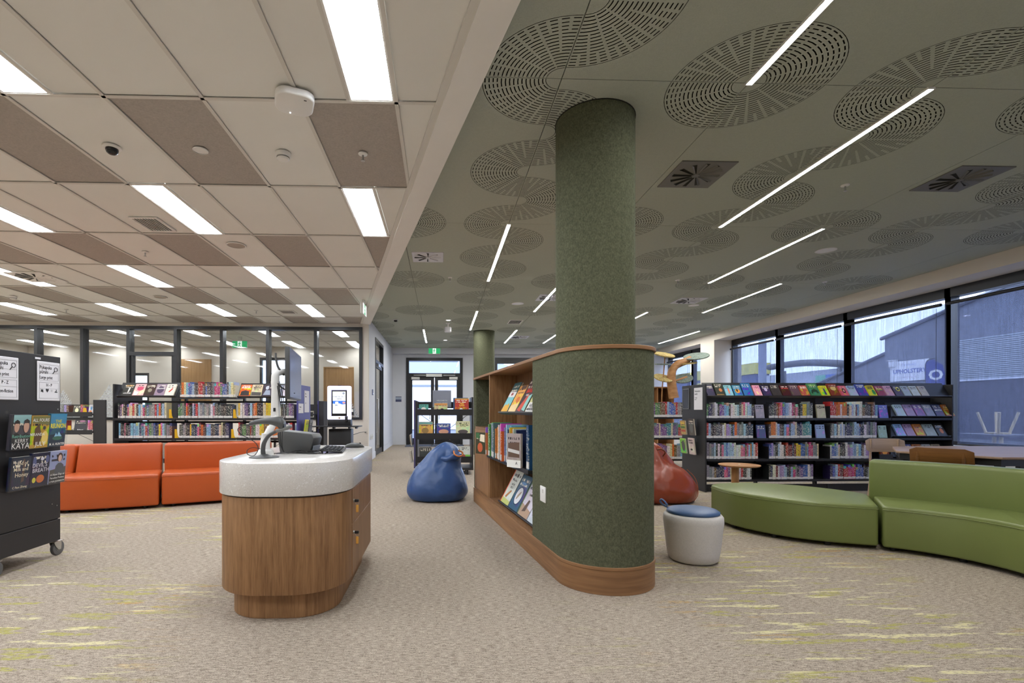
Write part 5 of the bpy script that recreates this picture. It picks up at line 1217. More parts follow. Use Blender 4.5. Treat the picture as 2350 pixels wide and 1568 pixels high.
# right-hand end panel of the left run (dark grey, violet kiosk glow painted into its colour) with poster and pocket
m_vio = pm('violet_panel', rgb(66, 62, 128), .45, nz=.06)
ep = [c for c in ls.children if c.name.startswith('end_panel')][1]; ep.data.materials[0] = m_vio; ep['label'] = 'dark grey end panel with violet kiosk glow painted in'
LM = Matrix.Translation((LXo + 3 * .853 + .0225, LY, 0)) @ Matrix.Rotation(PI / 2, 4, 'Z')   # local x = +y world, -y = +x world
end_sign(LM, .32, .58, 1.13, 1.46, 'poster', 'white poster on the violet shelf end panel', M_paper, (('New', .35, 1.41, .03), ('Fiction', .35, 1.37, .03), ('A - Z', .35, 1.27, .03)))
end_sign(LM, .02, .26, 1.12, 1.26, 'poster', 'small white notice on the violet shelf end panel', M_paper, (('Pukapuka', .05, 1.21, .025), ('hou', .05, 1.175, .025)))
pocket(LM, .08, .60, .80, [(.20, .15, .23, (214, 196, 50), 'yellow spined cover in the pocket on the violet end panel', []), (.42, .17, .22, (96, 90, 96), 'grey cover in the pocket on the violet end panel', [])], 'clear pocket on the violet shelf end panel', 'books on the violet end panel')
# ---- low shelves against the glass wall
def low_shelf(x0, x1, y, label, where, rows, endx, rnd):
    random.seed(rnd)
    t = thing('low_shelf', label, 'bookshelf', (x0, y, 0)); w = x1 - x0
    box('end_panel', endx - x0 - .0, endx - x0 + .24, .02, .06, 0, 1.37, M_char, t, bev=.003, seg=1) if endx is not None else None
    for z in (1.127, .773, .42, .1):
        bm = bmesh.new(); b_box(bm, 0, w, 0, .3, z - .06, z - .035); b_box(bm, 0, w, -.01, 0, z - .09, z); mesh_obj('shelf', to_mesh(bm, 'shelf', M_char), t)
    box('back_rail', 0, w, .30, .32, 1.15, 1.28, M_black, t)
    for s in (0, w): box('post', s - .015, s + .015, .27, .33, 0, 1.28, M_black, t)
    tube('brace', [(.02, .31, 1.05), (w - .02, .31, .45)], .004, M_black, t, 5, 1); tube('brace', [(w - .02, .31, 1.05), (.02, .31, .45)], .004, M_black, t, 5, 1)
    return t
low_shelf(-8.2, -6.9, 10.0, 'low dark shelf standing before the glass wall at the left', 'x', 0, -6.9, 5)
g = 'books on the low left shelf'
row(-7.75, -7.36, 10.02, 1.127 - .034, ['cream', 'grey', 'white', 'brown', 'lilac'], 'upper shelf of the low left shelf', g, .16, .19, .03, .05)
fo2 = lambda x, z, w, h, c, lab, y, grp, items=(), lean=.2: (lambda o: print_on(o, w, h, items) if items else None)(cover_book(Matrix.Translation((x, y, z + .001)) @ Matrix.Rotation(-lean, 4, 'X'), w, h, c, lab, grp))
fo2(-7.23, 1.093, .14, .17, (60, 56, 50), 'dark face-out book with pale star on the low left shelf', 10.04, g, [('s', flat(220, 214, 170), ell(.5, .4, .25, .25))])
row(-7.14, -7.03, 10.02, 1.093, ['purple', 'magenta'], 'beside the yellow bookend on the low left shelf', g, .17, .19, .03, .05)
fo2(-6.95, 1.093, .1, .18, (190, 196, 190), 'white face-out book with blue bird on the low left shelf', 10.04, g, [('s', flat(80, 130, 170), ell(.5, .6, .2, .2)), ('s', flat(206, 120, 60), ell(.4, .25, .25, .12))])
row(-7.75, -7.4, 10.02, .773 - .034, ['dark red', 'red', 'orange', 'black'], 'lower shelf of the low left shelf', g, .2, .23, .03, .06)
fo2(-7.16, .739, .24, .235, (36, 34, 36), 'large black face-out book on the low left shelf', 10.04, g, [('t', M_whiteink, 'Bellwood', .5, .15, .03, .02), ('s', flat(180, 120, 150), ell(.6, .88, .25, .08))])
row(-7.0, -6.905, 10.02, .739, ['pink', 'red', 'cream'], 'right end of the low left shelf', g, .19, .23, .025, .035)
for bx, z, lab in ((-7.06, 1.093, 'upper'), (-7.36, .739, 'lower')):
    t = thing('bookend', 'yellow metal bookend on the %s board of the low left shelf' % lab, 'bookend', (bx, 10.02, z), 0, 'yellow bookends')
    bm = bmesh.new(); b_loft(bm, [[(-w, .0, zz), (w, 0, zz), (w, .004, zz), (-w, .004, zz)] for zz, w in ((0, .045), (.06, .035), (.12, .028))]); mesh_obj('upright_plate', to_mesh(bm, 'upright_plate', M_yel), t); box('base_plate', -.04, .04, 0, .1, 0, .003, M_yel, t)
low_shelf(-3.3, -2.47, 9.62, 'low dark shelf between the violet panel and the checkout kiosk', 'x', 0, None, 6)
kp = thing('shelf_divider', 'narrow dark upright panel beside the checkout kiosk', 'panel', (-2.378, 9.9, 0)); box('panel_board', -.05, .05, -.03, .3, 0, 1.345, M_char, kp, bev=.003, seg=1); box('panel_edge', -.062, -.05, -.04, .31, 0, 1.35, m_vio, kp)  # edge board shares the painted violet kiosk tint
fo2(-2.62, .739, .2, .16, (214, 110, 70), 'orange face-out book on the low shelf by the kiosk', 9.68, 'books on the low shelf by the kiosk'); fo2(-2.85, .739, .16, .2, (110, 140, 160), 'blue grey face-out book on the low shelf by the kiosk', 9.68, 'books on the low shelf by the kiosk')
# ---- shelving past the column on the right
ms2 = shelving('back_shelving', 'black shelving beyond the green column, left of the window shelving', 3.75, 1, 9.0, pitch=1.15, levels=(1.03, .645, .25), back=False, H=1.30, endL=False, endR=False)
for z, nm in ((1.03, 'top'), (.645, 'middle'), (.25, 'lower')):
    row(3.80, 4.84, 9.02, z, ['cream', 'white', 'grey', 'green', 'red', 'orange', 'blue', 'light blue', 'brown', 'yellow', 'teal', 'black', 'purple'], '%s shelf of the back shelving' % nm, 'books on the shelving beyond the column', .24, .29, .028, .05)
# ---- display trolley at the left edge (end panel faces the walkway)
tr = thing('display_trolley', 'charcoal display trolley on castors at the left edge', 'trolley', (-3.05, 3.69, 0))
box('end_panel', -.03, 0, -.37, .37, .30, 1.585, M_char, tr, bev=.003, seg=1)
box('gap_backing', -.028, -.012, -.36, .36, .29, .305, M_black, tr); box('kick_panel', -.03, 0, -.37, .37, .125, .294, M_char, tr, bev=.003, seg=1)
box('end_panel', -1.0, -.97, -.37, .37, .125, 1.585, M_char, tr); box('back_panel', -.97, -.03, -.01, .01, .2, 1.5, M_char, tr); box('base_tray', -.97, -.03, -.35, .35, .125, .16, M_char, tr)
for z in (.45, .75, 1.05, 1.35):
    for s in (-1, 1): box('shelf', -.97, -.03, min(s * .02, s * .34), max(s * .02, s * .34), z, z + .02, M_char, tr)
for x in (-.12, -.88):
    for y in (.33, -.23):
        bm = bmesh.new()
        for s in (-1, 1): b_loft(bm, [[(s * .018, -w + o_, z), (s * .018, w + o_, z), (s * .0215, w + o_, z), (s * .0215, -w + o_, z)] for z, w, o_ in ((.045, .012, 0), (.08, .03, -.012), (.112, .036, -.02))])
        b_box(bm, -.03, .03, -.06, .03, .112, .117); b_cyl(bm, .016, .016, .117, .125, 14, cy=-.02); bmesh.ops.recalc_face_normals(bm, faces=bm.faces)
        cs = mesh_obj('caster', to_mesh(bm, 'caster', M_chrome), tr, (x + .09, y + .045, 0))
        WR = Matrix.Translation((0, 0, .058)) @ Matrix.Rotation(PI / 2, 4, 'Y')
        bm = bmesh.new(); b_cyl(bm, .058, .058, -.014, .014, 24, M=WR); bevel(bm, .004, 2, .9); mesh_obj('wheel', to_mesh(bm, 'wheel', M_rubber, True, .7), cs)
        bm = bmesh.new(); b_cyl(bm, .03, .03, -.016, .016, 18, M=WR); mesh_obj('hub', to_mesh(bm, 'hub', M_plasticl, True, .7), cs)
        bm = bmesh.new(); b_cyl(bm, .008, .008, -.024, .024, 10, M=WR); mesh_obj('axle', to_mesh(bm, 'axle', M_chrome), cs)
TM = Matrix.Translation((-3.05 + .0005, 3.69, 0)) @ Matrix.Rotation(PI / 2, 4, 'Z')   # local x = +y world; faces +x
for (u_, z) in ((.34, 1.17), (.33, .405), (.28, .425)): box('rivet', u_ - .004 + 0, u_ + .004, -.003, 0, z - .004, z + .004, M_chrome, tr).matrix_local = Matrix.Translation((.0005, 0, 0)) @ Matrix.Rotation(PI / 2, 4, 'Z')
lb_ = box('name_label', .12, .17, -.003, 0, 1.548, 1.562, M_paper, tr); lb_.matrix_local = Matrix.Translation((.0005, 0, 0)) @ Matrix.Rotation(PI / 2, 4, 'Z')
def print_sign(u0, u1, z0, z1, label, lines, icons=False):
    t = thing('sign_holder', label, 'sign'); t.matrix_world = TM
    bm = bmesh.new(); b_box(bm, u0, u1, -.007, 0, z0, z1); bevel(bm, .003, 1); mesh_obj('sign_sheet', to_mesh(bm, 'sign_sheet', M_paper), t)
    def fr(a, b, c, d):
        bm = bmesh.new(); w = .0016
        for q in ((a, b, c, c + w), (a, b, d - w, d), (a, a + w, c, d), (b - w, b, c, d)): b_box(bm, q[0], q[1], -.0082, -.007, q[2], q[3])
        mesh_obj('printed_border', to_mesh(bm, 'printed_border', M_inkg), t)
    zm = z0 + (z1 - z0) * .485; um = .016
    fr(u0 + um, u1 - um, zm + .01, z1 - .02); fr(u0 + um, u1 - um, z0 + .018, zm - .004)
    box('printed_rule', u0 + um, u1 - um, -.0082, -.007, z0 + (z1 - z0) * .715, z0 + (z1 - z0) * .72, M_inkg, t); box('printed_rule', u0 + um, u1 - um, -.0082, -.007, z0 + (z1 - z0) * .31, z0 + (z1 - z0) * .315, M_inkg, t)
    for s, uu, zz, sz, al in lines: text('sign_words', s, sz, M_ink, t, (uu, -.0075, zz), (PI / 2, 0, 0), al, .012, sx=.84)
    # magnifying glass
    uc, zc = u1 - .045, z0 + (z1 - z0) * .82
    tube('lens_symbol', [(uc + .016 * math.cos(q * PI / 8), -.0085, zc + .016 * math.sin(q * PI / 8)) for q in range(17)], .0022, M_ink, t, 5, 1)
    tube('lens_symbol', [(uc - .012, -.0085, zc - .013), (uc - .03, -.0085, zc - .034)], .003, M_ink, t, 5, 1)
    if icons:
        Mf = lambda du: Matrix.Translation((u0 + du, -.0072, z0 + .065)) @ Matrix.Rotation(PI / 2, 4, 'X')
        shape('symbol', [(-.015, 0), (-.004, .004), (0, -.002), (.012, .0), (.006, .012), (.014, .02), (.003, .018), (0, .026), (-.006, .018), (-.017, .028), (-.012, .016)], M_ink, t, Mf(.045))
        shape('symbol', [(0, -.002), (.014, .016), (.014, .024), (.008, .029), (0, .023), (-.008, .029), (-.014, .024), (-.014, .016)], M_ink, t, Mf(.092))
        shape('symbol', circ(0, .013, .009, 8), flat(190, 188, 190), t, Mf(.136))
        shape('symbol', [(-.014, 0), (.014, 0), (.014, .008), (.004, .008), (.008, .02), (.002, .026), (-.003, .02), (.002, .016), (-.006, .008), (-.014, .006)], M_ink, t, Mf(.178))
print_sign(.135, .355, 1.235, 1.535, 'white printed sign lettered H - P on the display trolley', (('Pukapuka', .155, 1.49, .036, 'LEFT'), ('pūrahi', .155, 1.455, .036, 'LEFT'), ('Large print', .155, 1.413, .033, 'LEFT'), ('H - P', .245, 1.355, .032, 'CENTER')), True)
print_sign(-.255, -.03, 1.235, 1.537, 'white printed sign lettered P - Z Non-fiction, cut by the photo edge', (('Pukapuka', -.235, 1.492, .036, 'LEFT'), ('pūrahi', -.235, 1.457, .036, 'LEFT'), ('Large print', -.235, 1.415, .033, 'LEFT'), ('P - Z', -.1425, 1.357, .032, 'CENTER'), ('Non-fiction', -.1425, 1.297, .034, 'CENTER')))
sk = flat(206, 160, 136); hair = flat(40, 30, 28); suit = flat(28, 28, 32)
def headart(cx, cy, s): return [('s', suit, [(cx - s * 1.5, cy - s * 2.6), (cx + s * 1.5, cy - s * 2.6), (cx + s * 1.2, cy - s * 1.5), (cx + s * .4, cy - s * 1.1), (cx - s * .4, cy - s * 1.1), (cx - s * 1.2, cy - s * 1.5)]), ('s', sk, ell(cx, cy, s * .75, s * .95)), ('s', hair, [(cx - s * .8, cy + s * .2), (cx - s * .7, cy + s * .9), (cx, cy + s * 1.15), (cx + s * .75, cy + s * .85), (cx + s * .8, cy + s * .2), (cx + s * .5, cy + s * .5), (cx - s * .5, cy + s * .5)])]
gp = 'books in the display trolley pockets'
pocket(TM, -.20, .34, .885, [
    (-.09, .165, .25, (64, 76, 82), 'dark cover with two men, first in the upper trolley pocket', [('s', flat(140, 180, 180), [(.08, .78), (.98, .72), (.98, .99), (.08, .99)])] + headart(.28, .66, .17) + headart(.75, .66, .19) + [('s', flat(30, 30, 32), [(.05, .0), (.99, 0), (.99, .42), (.05, .42)]), ('t', flat(120, 200, 176), 'Retribution', .52, .38, .034, .0), ('t', M_whiteink, 'KERRY', .55, .25, .038, .0), ('t', M_whiteink, 'KAYA', .52, .10, .06, .0), ('s', flat(30, 30, 32), [(-.0, 0), (.05, 0), (.05, 1), (0, 1)])]),
    (.08, .165, .24, (198, 158, 52), 'golden cover with white slanting letters, second in the upper trolley pocket', [('s', flat(120, 116, 60), [(.05, .78), (.99, .7), (.99, .99), (.05, .99)]), ('s', flat(92, 64, 36), [(.2, .1), (.5, .1), (.62, .35), (.5, .6), (.42, .75), (.2, .6)]), ('s', flat(240, 210, 110), ell(.78, .3, .18, .22)), ('t', M_whiteink, 'ALL FOURS', .5, .86, .034, .01), ('t', M_whiteink, 'MIRANDA', .35, .42, .03, .01), ('t', M_whiteink, 'JULY', .55, .12, .045, .01), ('s', flat(60, 64, 60), ell(.7, .62, .08, .06))]),
    (.248, .165, .255, (36, 84, 118), 'blue cover with yellow lettering, third in the upper trolley pocket', [('s', flat(60, 136, 176), [(.04, .55), (.99, .55), (.99, .99), (.04, .99)]), ('s', flat(34, 52, 70), [(.04, 0), (.99, 0), (.99, .4), (.04, .36)]), ('t', flat(214, 206, 70), 'THE', .5, .76, .034, .02), ('t', flat(240, 220, 50), 'REUNION', .5, .62, .048, .03), ('s', flat(150, 200, 226), [(.3, .3), (.4, .42), (.48, .34), (.56, .45), (.68, .36), (.76, .3)]), ('s', flat(60, 110, 90), ell(.5, .25, .3, .06)), ('t', M_whiteink, 'M. A. HUNTER', .5, .07, .026, .02)])],
    'upper clear book pocket on the display trolley', gp, .10, .235)
pocket(TM, -.20, .34, .60, [
    (-.09, .165, .235, (36, 44, 60), 'dark blue cover with cream title, first in the lower trolley pocket', [('s', flat(96, 72, 60), [(.55, .2), (.7, .25), (.68, .9), (.6, .95)]), ('t', flat(232, 220, 190), 'Land of', .5, .80, .036, .01), ('t', flat(232, 220, 190), 'Milk and', .5, .62, .036, .01), ('t', flat(232, 220, 190), 'Honey', .55, .45, .042, .01), ('t', flat(232, 220, 190), 'C Pam Zhang', .5, .08, .022, .01), ('s', flat(24, 24, 34), [(0, 0), (.05, 0), (.05, 1), (0, 1)])]),
    (.08, .165, .25, (34, 36, 56), 'dark floral cover with silver title, second in the lower trolley pocket', [('s', flat(206, 110, 50), ell(.55, .22, .22, .12)), ('s', flat(206, 196, 70), ell(.2, .2, .1, .08)), ('s', flat(90, 96, 140), ell(.15, .75, .1, .14)), ('s', flat(90, 96, 140), ell(.85, .8, .1, .12)), ('t', flat(214, 210, 220), "DEVIL'S", .45, .63, .042, .01), ('t', flat(214, 210, 220), 'BREATH', .52, .48, .042, .01), ('s', flat(214, 210, 220), ell(.55, .82, .1, .05))]),
    (.248, .165, .25, (150, 156, 190), 'pale cover with a woman in grey, third in the lower trolley pocket', [('s', flat(90, 86, 80), [(.04, 0), (.99, 0), (.99, .5), (.04, .42)]), ('s', flat(84, 86, 92), [(.3, .25), (.9, .25), (.84, .55), (.68, .62), (.5, .62), (.36, .54)]), ('s', flat(60, 40, 34), ell(.58, .8, .17, .14)), ('s', flat(216, 176, 156), ell(.58, .77, .11, .11)), ('s', flat(40, 38, 40), [(.04, 0), (.99, 0), (.99, .25), (.04, .25)]), ('t', M_whiteink, 'A New Day at', .5, .27, .024, .01), ('t', M_whiteink, 'Paradise Pottery', .5, .17, .021, .01), ('t', M_whiteink, 'LYNN JOHNSON', .5, .06, .02, .01)])],
    'lower clear book pocket on the display trolley', gp, .10, .235)
# ---- children's book trolley beyond the blue bean bag
kt = thing('childrens_trolley', 'black wheeled trolley of face-out children\'s books', 'trolley', (-.40, 8.86, 0))
m_vio2 = pm('violet_grey_panel', rgb(70, 66, 104), .45, nz=.06)  # bluish daylight reflection painted into the end panel's colour
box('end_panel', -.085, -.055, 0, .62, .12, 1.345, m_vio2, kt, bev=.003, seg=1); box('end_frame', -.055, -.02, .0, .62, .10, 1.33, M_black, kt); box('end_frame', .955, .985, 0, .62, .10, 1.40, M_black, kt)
for z in (1.12, .69, .27): bm = bmesh.new(); b_box(bm, -.02, .955, 0, .3, z, z + .018); b_box(bm, -.02, .955, -.012, 0, z - .05, z + .06); mesh_obj('shelf', to_mesh(bm, 'shelf', M_black), kt)
bm = bmesh.new(); b_box(bm, -.06, .985, -.02, .62, .085, .125); mesh_obj('base_tray', to_mesh(bm, 'base_tray', M_char), kt)
box('top_back', -.02, .955, .28, .30, 1.2, 1.32, M_black, kt)
for a, b in (((.0, .3, 1.1), (.45, .3, .78)), ((.93, .3, 1.1), (.5, .3, .78)), ((.0, .3, .35), (.45, .3, .66)), ((.93, .3, .35), (.5, .3, .66))): tube('brace', [a, b], .006, M_chrome, kt, 6, 1)
for x in (.0, .88):
    for y in (.04, .58):
        bm = bmesh.new(); b_cyl(bm, .045, .045, -.014, .014, 20, M=Matrix.Translation((x, y, .045)) @ Matrix.Rotation(PI / 2, 4, 'Y')); mesh_obj('wheel', to_mesh(bm, 'wheel', M_black, True, .7), kt)
        box('fork', x - .02, x + .02, y - .02, y + .02, .05, .088, M_chrome, kt)
KX, KY = -.40, 8.86
gk = "children's books on the trolley"
def kb_(x, z, w, h, c, lab, items=(), y=.05): fo2(KX + x, z, w, h, c, lab, KY + y, gk, items, .12)
kb_(.09, 1.139, .17, .13, (70, 150, 150), 'teal cover with white animal, top of the children\'s trolley', [('s', flat(226, 220, 210), ell(.5, .35, .25, .25))])
kb_(.40, 1.139, .24, .15, (206, 176, 130), 'cream cover with black animals, top of the children\'s trolley', [('s', M_ink, ell(.25, .2, .08, .12)), ('s', M_ink, ell(.6, .25, .12, .12)), ('s', flat(206, 140, 70), [(.02, .75), (.98, .75), (.98, .98), (.02, .98)])])
kb_(.78, 1.139, .25, .235, (178, 50, 40), 'red farm cover, top of the children\'s trolley', [('t', flat(240, 200, 70), 'Hop', .5, .62, .04, .02), ('t', flat(240, 200, 70), 'Inside', .5, .48, .04, .02), ('s', M_whiteink, ell(.45, .14, .12, .12)), ('s', flat(226, 170, 50), [(0, .93), (1, .93), (1, 1), (0, 1)])])
kb_(.76, 1.139, .27, .25, (60, 92, 130), 'blue book behind the red farm cover', y=.09)
kb_(.13, .709, .25, .245, (206, 150, 74), 'orange animal cover, middle of the children\'s trolley', [('s', flat(150, 116, 60), ell(.45, .35, .25, .22)), ('s', flat(110, 160, 150), [(.02, .8), (.98, .8), (.98, .98), (.02, .98)])])
kb_(.45, .709, .25, .215, (58, 76, 140), 'blue crowd cover, middle of the children\'s trolley', [('s', flat(206, 150, 120), ell(.5, .3, .36, .2)), ('t', M_whiteink, 'Monsters', .5, .75, .036, .02)])
kb_(.80, .709, .26, .255, (206, 204, 180), 'white animal cover, middle of the children\'s trolley', [('s', flat(80, 70, 70), ell(.5, .25, .35, .15)), ('t', flat(120, 140, 50), 'Three by', .5, .78, .034, .02), ('t', flat(120, 140, 50), 'the Sea', .5, .64, .034, .02)])
kb_(.12, .289, .22, .2, (60, 58, 60), 'black patterned cover at the bottom of the children\'s trolley'); kb_(.40, .289, .22, .14, (206, 90, 50), 'orange cover at the bottom of the children\'s trolley'); kb_(.80, .289, .26, .22, (200, 206, 190), 'white and green cover at the bottom of the children\'s trolley', [('s', flat(120, 190, 70), [(0, 0), (1, 0), (1, .3), (0, .35)]), ('s', flat(180, 80, 60), ell(.55, .2, .12, .14))])
sgn = thing('notice_stand', 'grey notice sheet in a clear stand on the children\'s trolley', 'sign', (KX + .42, KY + .2, 1.139)); box('notice_sheet', -.17, .17, 0, .004, .08, .39, flat(134, 138, 152), sgn); box('stand_foot', -.17, .17, -.03, .06, 0, .004, M_acryl, sgn); box('stand_back', -.17, .17, .004, .007, 0, .4, M_acryl, sgn)
for k, s in enumerate(('WELCOME TO', 'YOUR LIBRARY', 'PLAY AND READ')): text('notice_words', s, .03, M_whiteink, sgn, (0, -.001, .2 - .045 * k), (PI / 2, 0, 0))
KM = Matrix.Translation((KX - .0855, KY, 0)) @ Matrix.Rotation(-PI / 2, 4, 'Z')
end_sign(KM, -.30, -.10, .98, 1.29, 'shelf_sign', 'white sign on the end of the children\'s trolley', M_paper, (('Pukapuka', -.28, 1.24, .03), ('pikitia', -.28, 1.2, .03)))
pocket(KM, -.5, -.08, .52, [(-.38, .17, .2, (196, 180, 140), 'cream cover, upper end pocket of the children\'s trolley', []), (-.19, .17, .2, (170, 150, 110), 'tan cover, upper end pocket of the children\'s trolley', [])], 'upper clear pocket on the children\'s trolley', gk)
pocket(KM, -.5, -.08, .22, [(-.30, .2, .2, (196, 186, 150), 'pale cover, lower end pocket of the children\'s trolley', [])], 'lower clear pocket on the children\'s trolley', gk)

# ---- the 280 spine-out books that show largest are objects; the remaining rows are one object
SPINES.sort(key=lambda b: -b[0] * b[2] / max(.1, b[6].translation.y) ** 2)
for b in SPINES[:280]: book('book', *b[:6], b[6])
rest = SPINES[280:]
V_, F_, FM, AC, AP, AR = [], [], [], [], [], []
bv = [v.co.copy() for v in BOOK.vertices]; bf = [(list(p.vertices), p.material_index) for p in BOOK.polygons]
for w, d, h, col, lab, grp, M in rest:
    o0 = len(V_); S = M @ Matrix.Diagonal((w, d, h, 1)); c = rgb(*jit(col, 10)); r = random.random()
    for v in bv: V_.append(S @ v); AC += [c[0], c[1], c[2], 1.0]; AP += [v.x, v.y, v.z]; AR.append(r)
    for f, m in bf: F_.append([o0 + i for i in f]); FM.append(m)
me = bpy.data.meshes.new('book_rows'); me.from_pydata(V_, [], F_); me.materials.append(M_bookrow); me.materials.append(M_pages); me.polygons.foreach_set('material_index', FM)
me.attributes.new('bcol', 'FLOAT_COLOR', 'POINT').data.foreach_set('color', AC); me.attributes.new('bpos', 'FLOAT_VECTOR', 'POINT').data.foreach_set('vector', AP); me.attributes.new('brnd', 'FLOAT', 'POINT').data.foreach_set('value', AR); me.update()
br = mesh_obj('book_rows', me); tag(br, 'remaining rows of small spine-out books on the library shelves', 'books', kind='stuff')
# ================================================================ bean bags
def bag(name, label, loc, rz, mat, rings, seed, wr=.02, N_=40):
    """rings: z, cx, cy, rx, ry, fold amount"""
    rnd = random.Random(seed); t = thing(name, label, 'bean bag', loc, rz)
    ph = [rnd.uniform(0, 6.28) for _ in range(8)]
    P = smoothpath([(r[0], r[1], r[2]) for r in rings], 4); Q = smoothpath([(r[3], r[4], r[5]) for r in rings], 4)
    secs = []
    for p, q in zip(P, Q):
        z, cx, cy = p; rx, ry, fo = q; s = []
        for k in range(N_):
            a = 2 * PI * k / N_
            e = 1 + fo * (.5 * math.sin(7 * a + ph[0] + 3 * z) + .35 * math.sin(11 * a + ph[1] - 9 * z) + .3 * math.sin(4 * a + ph[2] + 14 * z)) + .012 * math.sin(5 * a + ph[3] + 20 * z)
            c, sn = math.cos(a), math.sin(a)
            sq = (abs(c) ** 2.6 + abs(sn) ** 2.6) ** (-1 / 2.6)
            s.append((cx + rx * e * sq * c, cy + ry * e * sq * sn, max(.002, z + fo * .05 * math.sin(3 * a + ph[4]))))
        secs.append(s)
    o = loft('bag_body', secs, mat, t, sub=1)
    return t, secs
m_bluebag = pm('blue_bag_vinyl', rgb(46, 76, 126), .36, nz=.08, crease=5)
m_redbag = pm('rust_bag_vinyl', rgb(140, 60, 36), .30, nz=.08, crease=5)
m_bluestitch = pm('blue_stitch', rgb(150, 165, 190), .6)
bb, secs = bag('bean_bag', 'blue vinyl bean bag slumped beside the book unit', (-.045, 6.48, 0), 0, m_bluebag,
    [(.002, 0, 0, .24, .22, 0), (.012, 0, 0, .33, .31, .01), (.06, 0, 0, .375, .35, .03), (.13, 0, 0, .40, .37, .025), (.24, 0.0, 0, .38, .35, .01), (.34, .005, 0, .335, .31, .015), (.42, .015, 0, .29, .265, .03), (.48, .04, .0, .26, .23, .05), (.53, .065, 0, .24, .21, .07), (.58, .085, 0, .222, .19, .08), (.63, .10, 0, .19, .16, .10), (.675, .115, 0, .145, .12, .14), (.715, .12, 0, .085, .07, .16), (.745, .115, .0, .015, .015, 0)], 4)
fp = []
for k in range(13):
    t = k / 12 * 2 - 1; r = max(.02, (1 - t * t) ** .5); fp.append([(.15 + .19 * t, -.15 + .05 * t * t + .085 * r * math.cos(q * PI / 7), .545 + .03 * t + .052 * r * math.sin(q * PI / 7) + .012 * math.sin(9 * t)) for q in range(14)])
loft('fold_flap', fp, m_bluebag, bb)
tube('handle', [(.21, -.17, .64), (.22, -.21, .60), (.27, -.215, .575), (.32, -.18, .585), (.32, -.15, .62), (.27, -.16, .645)], .010, flat(190, 110, 40), bb, 8, 6)
for a0 in (-.5, -2.7): tube('seam', [(math.cos(a0) * r, math.sin(a0) * r * .93, z) for r, z in ((.345, .03), (.402, .1), (.41, .16), (.39, .27), (.345, .36), (.30, .44))], .0035, m_bluestitch, bb, 5, 4)
rb, _ = bag('bean_bag', 'rust red vinyl bean bag half hidden behind the green column', (2.80, 6.30, 0), 0, m_redbag,
    [(.002, 0, 0, .28, .26, 0), (.012, 0, 0, .40, .36, .01), (.07, 0, 0, .455, .41, .03), (.16, .01, 0, .46, .42, .02), (.28, 0, 0, .42, .38, .012), (.38, -.01, 0, .36, .32, .03), (.43, -.03, 0, .31, .27, .07), (.475, -.06, 0, .26, .22, .12), (.53, -.08, 0, .235, .19, .17), (.60, -.10, 0, .205, .165, .2), (.67, -.12, 0, .165, .135, .23), (.73, -.13, 0, .115, .095, .25), (.77, -.14, 0, .06, .05, .2), (.785, -.14, 0, .015, .015, 0)], 9)
tube('seam', [(.28, -.24, .42), (.37, -.24, .33), (.425, -.22, .22), (.43, -.22, .1), (.38, -.22, .02)], .004, pm('rust_stitch', rgb(176, 96, 64), .6), rb, 5, 4)
tube('handle', [(-.06, -.14, .66), (-.02, -.19, .67), (.03, -.18, .63), (.02, -.14, .58)], .009, flat(110, 56, 34), rb, 8, 5)
# ================================================================ timber tree ornament and cube shelf
tn = thing('tree_ornament', 'curved timber tree ornament with speckled leaf discs', 'ornament', (4.75, 10.18, 0))
m_ter = felt('speckled_cork', rgb(176, 156, 104), .5, 60); m_terg = felt('speckled_grey_felt', rgb(120, 130, 122), .5, 60)
tube('trunk', [(.14, 0, 1.42), (.12, 0, 1.55), (.085, 0, 1.8), (.11, 0, 2.0), (.22, 0, 2.13), (.40, 0, 2.2), (.5, 0, 2.26)], lambda t: .105 - .045 * t, M_oak, tn, 12, 5, sx=1.0)
tube('branch', [(.10, 0, 1.75), (.25, 0, 1.80), (.42, 0, 1.86)], .03, M_oak, tn, 8, 4); tube('branch', [(.2, 0, 2.05), (.35, 0, 2.12), (.45, 0, 2.15)], .02, M_oak, tn, 8, 4)
tube('thin_stem', [(-.08, .085, 1.25), (-.085, .05, 1.6), (-.07, 0, 2.0), (-.05, 0, 2.3)], .013, M_oak, tn, 8, 4)
for x, z, r, tx, ty, m in ((-.06, 2.33, .21, .35, .1, m_ter), (-.09, 2.13, .16, .12, 0, m_terg), (-.09, 1.84, .19, .5, .1, m_ter), (.62, 2.30, .25, .3, -.22, m_terg), (.44, 2.15, .18, .12, -.12, m_ter), (.35, 1.83, .18, .5, -.35, m_terg)):
    lathe('leaf_disc', [(0, -.012), (r, -.012), (r + .004, 0), (r, .012), (0, .012)], m, tn, 28, loc=(x, 0, z), rot=(tx, ty, 0))
cs = thing('cube_shelf', 'oak cube shelf at the foot of the tree ornament', 'bookshelf', (4.52, 10.3, 0))
for x in (-.25, .08, .42): box('side_panel', x - .012, x + .012, 0, .35, 0, 1.66, M_oakz, cs)
for z in (.02, .42, .85, 1.28, 1.65): box('shelf_board', -.25, .42, 0, .35, z - .012, z + .012, M_oak, cs)
box('back_board', -.25, .42, .34, .35, 0, 1.65, wood('dark_oak', rgb(96, 62, 36), rgb(120, 82, 50), 'x', 5), cs)
